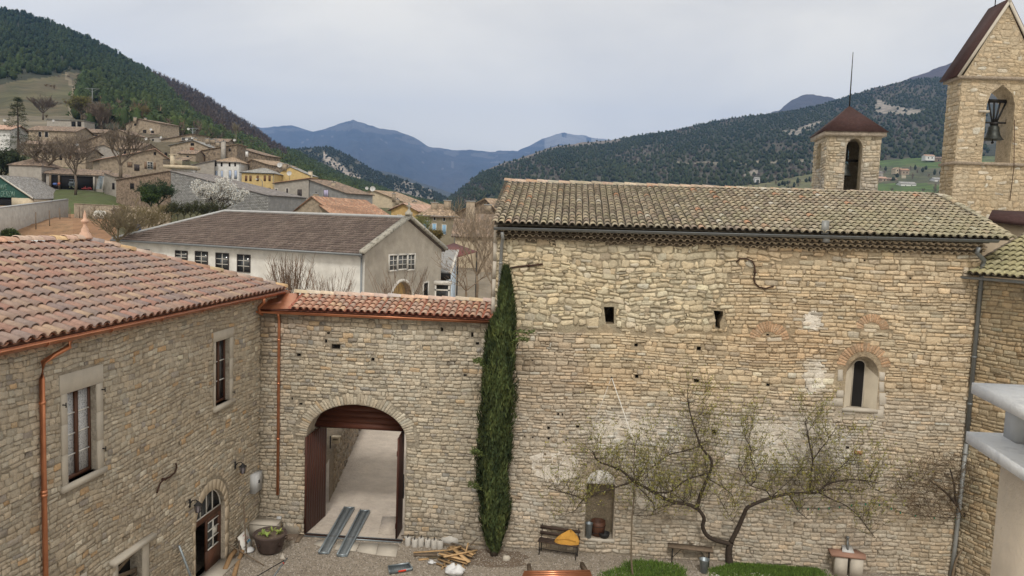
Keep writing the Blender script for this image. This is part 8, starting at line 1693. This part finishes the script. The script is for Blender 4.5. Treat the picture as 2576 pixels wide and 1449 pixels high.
grass('lawn_patch', '', 1537, 1728, 1412, 1480, 1); grass('ground_cover', '', 1772, 2072, 1404, 1470, 2, 13000); grass('ground_cover', '', 1880, 2060, 1400, 1452, 3, 7000)
r = random.Random(6); bs = MB()
for i in range(46):
    p = atz(r.uniform(1790, 1950), r.uniform(1441, 1453), 0); s_ = r.uniform(.02, .045); bs.lathe(p, [(s_, 0), (s_*.9, s_*.6), (0, s_)], 6, jit((.55, .52, .46), r, .1))
bs.build('white_pebbles', M_twig, kind='stuff')
# ------------------------------------------------------------------ trees beyond the walls
def branchy(name, label, base, height, spread, seed, levels=4, rad=.25, col=(.13, .10, .075), nb=4, leafcol=None, up_=.5, group=None, lean=(0, 0), minr=.018, leafsz=.12, leafn=3, trunkfrac=.25, cat='tree', outward=.9):
    o = thing(name, label, cat, base, group); r = random.Random(seed); tk = MB(); tw = MB(); lf = [[], [], []]
    def grow(p, d, ln, rd, lev):
        n = 3; P = [p]; dd = d
        for i in range(n): dd = dd+np.array([r.uniform(-.22, .22), r.uniform(-.22, .22), r.uniform(-.05, .15)*up_]); dd = dd/np.linalg.norm(dd); P.append(P[-1]+dd*ln/n)
        e = rd*.6; (tk if lev >= levels-1 else tw).tube(P, [max(minr, rd+(e-rd)*i/n) for i in range(n+1)], 5 if lev >= levels-1 else 3, col, False)
        if lev > 0:
            for k in range(nb+(1 if lev == levels else 0)):
                q = P[n] if k < 2 else P[r.randint(1, n)]; nd = dd*.75+np.array([r.uniform(-1, 1), r.uniform(-1, 1), r.uniform(-.25, .8)])*outward; nd /= np.linalg.norm(nd); grow(q, nd, ln*r.uniform(.55, .85), e, lev-1)
        elif leafcol is not None:
            for k in range(leafn):
                q = P[r.randint(1, n)]+np.array([r.gauss(0, leafsz*.5) for _ in range(3)]); a = np.array([r.uniform(-1, 1) for _ in range(3)])*leafsz*.6; b = np.array([r.uniform(-1, 1) for _ in range(3)])*leafsz*.6; j = len(lf[0]); lf[0] += [q, q+a, q+b]; lf[1].append((j, j+1, j+2)); lf[2].append(jit(leafcol, r, .2, .06))
    t = height*trunkfrac; top = np.asarray(base)+[lean[0], lean[1], t]; tk.tube([np.asarray(base)-[0, 0, .8], (np.asarray(base)+top)/2+[.05*t, 0, 0], top], [rad*1.15, rad, rad*.8], 7, col)
    for k in range(nb+1):
        a = 2*math.pi*k/(nb+1)+r.uniform(-.4, .4); d = np.array([math.cos(a)*spread, math.sin(a)*spread, 1]); d /= np.linalg.norm(d); grow(top, d, (height-t)*.42, rad*.6, levels-1)
    tk.build('trunk', M_twig, o); tw.build('twigs', M_twig, o, kind='stuff')
    if lf[0]: m = MB(); m.bulk(*lf); m.build('foliage', M_leaf, o, kind='stuff')
    return o
def B(px, py, Y): return aty(px, py, Y)
branchy('plane_tree', 'old pollarded bare plane tree with a thick bent trunk above the green barn', B(108, 447, 163), 9.0, 1.2, 3, 5, .42, (.15, .12, .09), 4, None, .5, lean=(.6, 0), minr=.014, trunkfrac=.22)
branchy('bare_tree', 'bare tree with a straight trunk standing before the open barn', B(190, 480, 150), 10.5, .6, 4, 5, .24, (.15, .12, .095), 4, None, .6, minr=.016, trunkfrac=.3)
branchy('bare_tree', 'pollarded bare tree with upright shoots above the brown stone barn', B(303, 440, 152), 9.2, .8, 5, 5, .32, (.16, .13, .10), 4, None, 1.2, minr=.016, trunkfrac=.2, outward=.55)
branchy('bare_tree', 'bare spreading tree on the terrace above the pale stone house', B(108, 296, 285), 8.5, 1.1, 6, 4, .3, (.125, .10, .085), 5, None, .4, minr=.05, trunkfrac=.2)
branchy('bare_tree', 'brownish bare tree right of the carport', B(255, 312, 300), 8., 1., 7, 5, .25, (.16, .125, .095), 4, None, .5, minr=.05, trunkfrac=.1)
branchy('bare_tree', 'pale bare poplar behind the triple window house', B(594, 350, 290), 5.6, .15, 8, 4, .12, (.20, .18, .13), 4, None, 1.5, minr=.03, trunkfrac=.1, outward=.18)
branchy('ivy_tree', 'ivy clad yellow green tree beside the electricity pole', B(205, 300, 300), 9.2, .8, 9, 4, .4, (.12, .10, .07), 5, (.155, .15, .045), .5, leafsz=.6, leafn=5, minr=.05, trunkfrac=.2)
branchy('bare_tree', 'golden leafing round tree behind the highest house', B(357, 300, 325), 6., .9, 10, 4, .3, (.16, .13, .07), 5, (.17, .14, .06), .4, leafsz=.5, leafn=4, minr=.05, trunkfrac=.1)
branchy('blossoming_tree', 'white blossoming cherry tree in front of the grey block wall', B(548, 542, 104), 4.9, 1.25, 11, 5, .22, (.11, .09, .07), 4, (.70, .69, .66), .35, leafsz=.22, leafn=12, minr=.012, trunkfrac=.06)
branchy('bare_shrub', 'olive twiggy shrub left of the long white building', B(345, 612, 56), 3.3, 1.2, 12, 5, .12, (.19, .155, .085), 4, (.20, .18, .07), .5, leafsz=.05, leafn=1, minr=.012, trunkfrac=.05, cat='shrub')
branchy('bare_shrub', 'smaller twiggy shrub at the far left end of the long white building', B(296, 612, 52), 2.8, 1.2, 13, 4, .1, (.17, .14, .09), 5, None, .5, minr=.012, trunkfrac=.05, cat='shrub')
branchy('blossoming_shrub', 'small pale pink blossoming shrub before the tan field wall', B(300, 556, 112), 2.4, .8, 14, 4, .08, (.17, .13, .1), 4, (.50, .44, .42), .5, leafsz=.12, leafn=2, minr=.02, trunkfrac=.1, cat='shrub')
for i, (x, y, Y, h, c, nm, lb, lc) in enumerate(((399, 518, 128, 4.4, (.04, .055, .025), 'evergreen_bush', 'dark green evergreen bush against the brown stone barn', (.035, .058, .028)), (380, 522, 126, 3.2, (.04, .055, .025), 'evergreen_bush', 'bright green lower bush left of the dark evergreen bush', (.06, .095, .03)), (25, 606, 56, .75, (.05, .07, .03), 'round_bush', 'small dark round bush behind the left house ridge', (.05, .07, .025)), (1093, 612, 112, 2.0, (.1, .08, .04), 'rusty_bush', 'rusty green bush under the arched blue shutter', (.13, .10, .035)), (1160, 420, 900, 0.1, (.1, .1, .1), '', '', None))):
    if nm: branchy(nm, lb, B(x, y, Y), h, .9, 40+i, 4, .15, c, 5, lc, .5, leafsz=.32 if Y > 80 else .2, leafn=7, minr=.02, trunkfrac=.05, cat='bush')
branchy('willow', 'fresh yellow green leafing tree beside the arched blue shutter', B(1060, 615, 100), 4.0, .45, 15, 4, .12, (.16, .15, .07), 4, (.20, .24, .06), .6, leafsz=.16, leafn=3, minr=.016, trunkfrac=.15)
for i in range(9):
    x = 415+i*16; branchy('garden_shrub', ['leftmost', 'second', 'third', 'fourth', 'fifth', 'sixth', 'seventh', 'eighth', 'last'][i]+' dark untidy shrub from the left under the block wall', B(x, 545, 100), 1.6+.5*(i % 3), .9, 60+i, 3, .06, (.07, .07, .04), 5, (.055, .065, .03), .5, group='shrubs at the foot of the block wall', leafsz=.2, leafn=4, minr=.02, trunkfrac=.05, cat='shrub')
branchy('bare_tree', 'tall bare tree in front of the tan wall at the church corner', B(1198, 745, 42), 5.8, .6, 16, 4, .075, (.23, .18, .13), 4, None, .8, minr=.007, trunkfrac=.2, outward=.7)
branchy('bare_tree', 'tangled lower bare tree beside the corrugated shed', B(1172, 745, 40), 2.4, 1.0, 17, 5, .06, (.23, .17, .12), 3, None, .3, minr=.007, trunkfrac=.12)
branchy('bare_tree', 'slender bare tree right next to the church quoins', B(1236, 745, 38), 4.2, .5, 18, 4, .05, (.23, .18, .13), 4, None, .9, minr=.006, trunkfrac=.15, outward=.6)
# cedar
cb_ = B(48, 440, 172); o = thing('cedar', 'dark cedar with drooping branches at the left edge', 'tree', cb_); MB().tube([cb_, cb_+[0, 0, 17]], [.4, .05], 8).build('trunk', M_bark, o); V = []; Fc = []; T = []; r = random.Random(77)
for i in range(150):
    t = r.random()**.8; zz = 2+t*15.3; ln = (1-t)*5.2+.5; a = r.uniform(0, 6.28)
    for k in range(46): q = ln*math.sqrt(r.random()); c = cb_+np.array([q*math.cos(a)+r.gauss(0, .22), q*math.sin(a)+r.gauss(0, .22), zz+q*.10-.03*q*q+r.gauss(0, .12)]); j = len(V); e = .28; V += [c, c+np.array([r.uniform(-e, e), r.uniform(-e, e), r.uniform(-.05, .12)]), c+np.array([r.uniform(-e, e), r.uniform(-e, e), r.uniform(-.12, .05)])]; Fc.append((j, j+1, j+2)); T.append(jit((.055, .068, .032), r, .3, .06))
m = MB(); m.bulk(V, Fc, T); m.build('foliage', M_leaf, o, kind='stuff')
branchy('evergreen_tree', 'dark broad evergreen left of the cedar at the frame edge', B(5, 455, 165), 7, .9, 19, 4, .3, (.05, .05, .03), 5, (.04, .055, .025), .4, leafsz=.6, leafn=8, minr=.03, trunkfrac=.1)
# whips behind the gate wall
def whips(px0, px1, n, ytop, Y, label, seed):
    r = random.Random(seed); b = aty((px0+px1)/2, 760, Y); b[2] = 1.5; o = thing('bare_whip_shrub', label, 'shrub', b); m = MB()
    for i in range(n):
        x = r.uniform(px0, px1); c = aty((px0+px1)/2+(x-(px0+px1)/2)*.5, 775, Y+r.uniform(-.6, .6)); t = aty(x+r.uniform(-8, 8), ytop+r.uniform(0, 60), Y+r.uniform(-.6, .6)); mid = (c+t)/2+np.array([r.uniform(-.12, .12), 0, r.uniform(-.1, .1)]); c0 = c*[1, 1, 0]+[0, 0, .2]
        m.tube([c0, c, mid, t], [.02, .015, .011, .006], 3, jit((.19, .125, .085), r, .2), False)
        for k in range(3): q = c+(t-c)*r.uniform(.3, .9); e = q+np.array([r.uniform(-.25, .25), r.uniform(-.2, .2), r.uniform(.2, .5)]); m.tube([q, e], [.008, .004], 3, jit((.19, .125, .085), r, .2), False)
    m.build('stems', M_twig, o, kind='stuff')
whips(660, 790, 85, 632, 31, 'tall bare reddish stems behind the left end of the gate roof', 1); whips(770, 900, 55, 672, 38.5, 'middle clump of bare stems before the white wall', 2); whips(930, 1075, 40, 665, 39, 'sparse bare stems in front of the grey gable', 3)
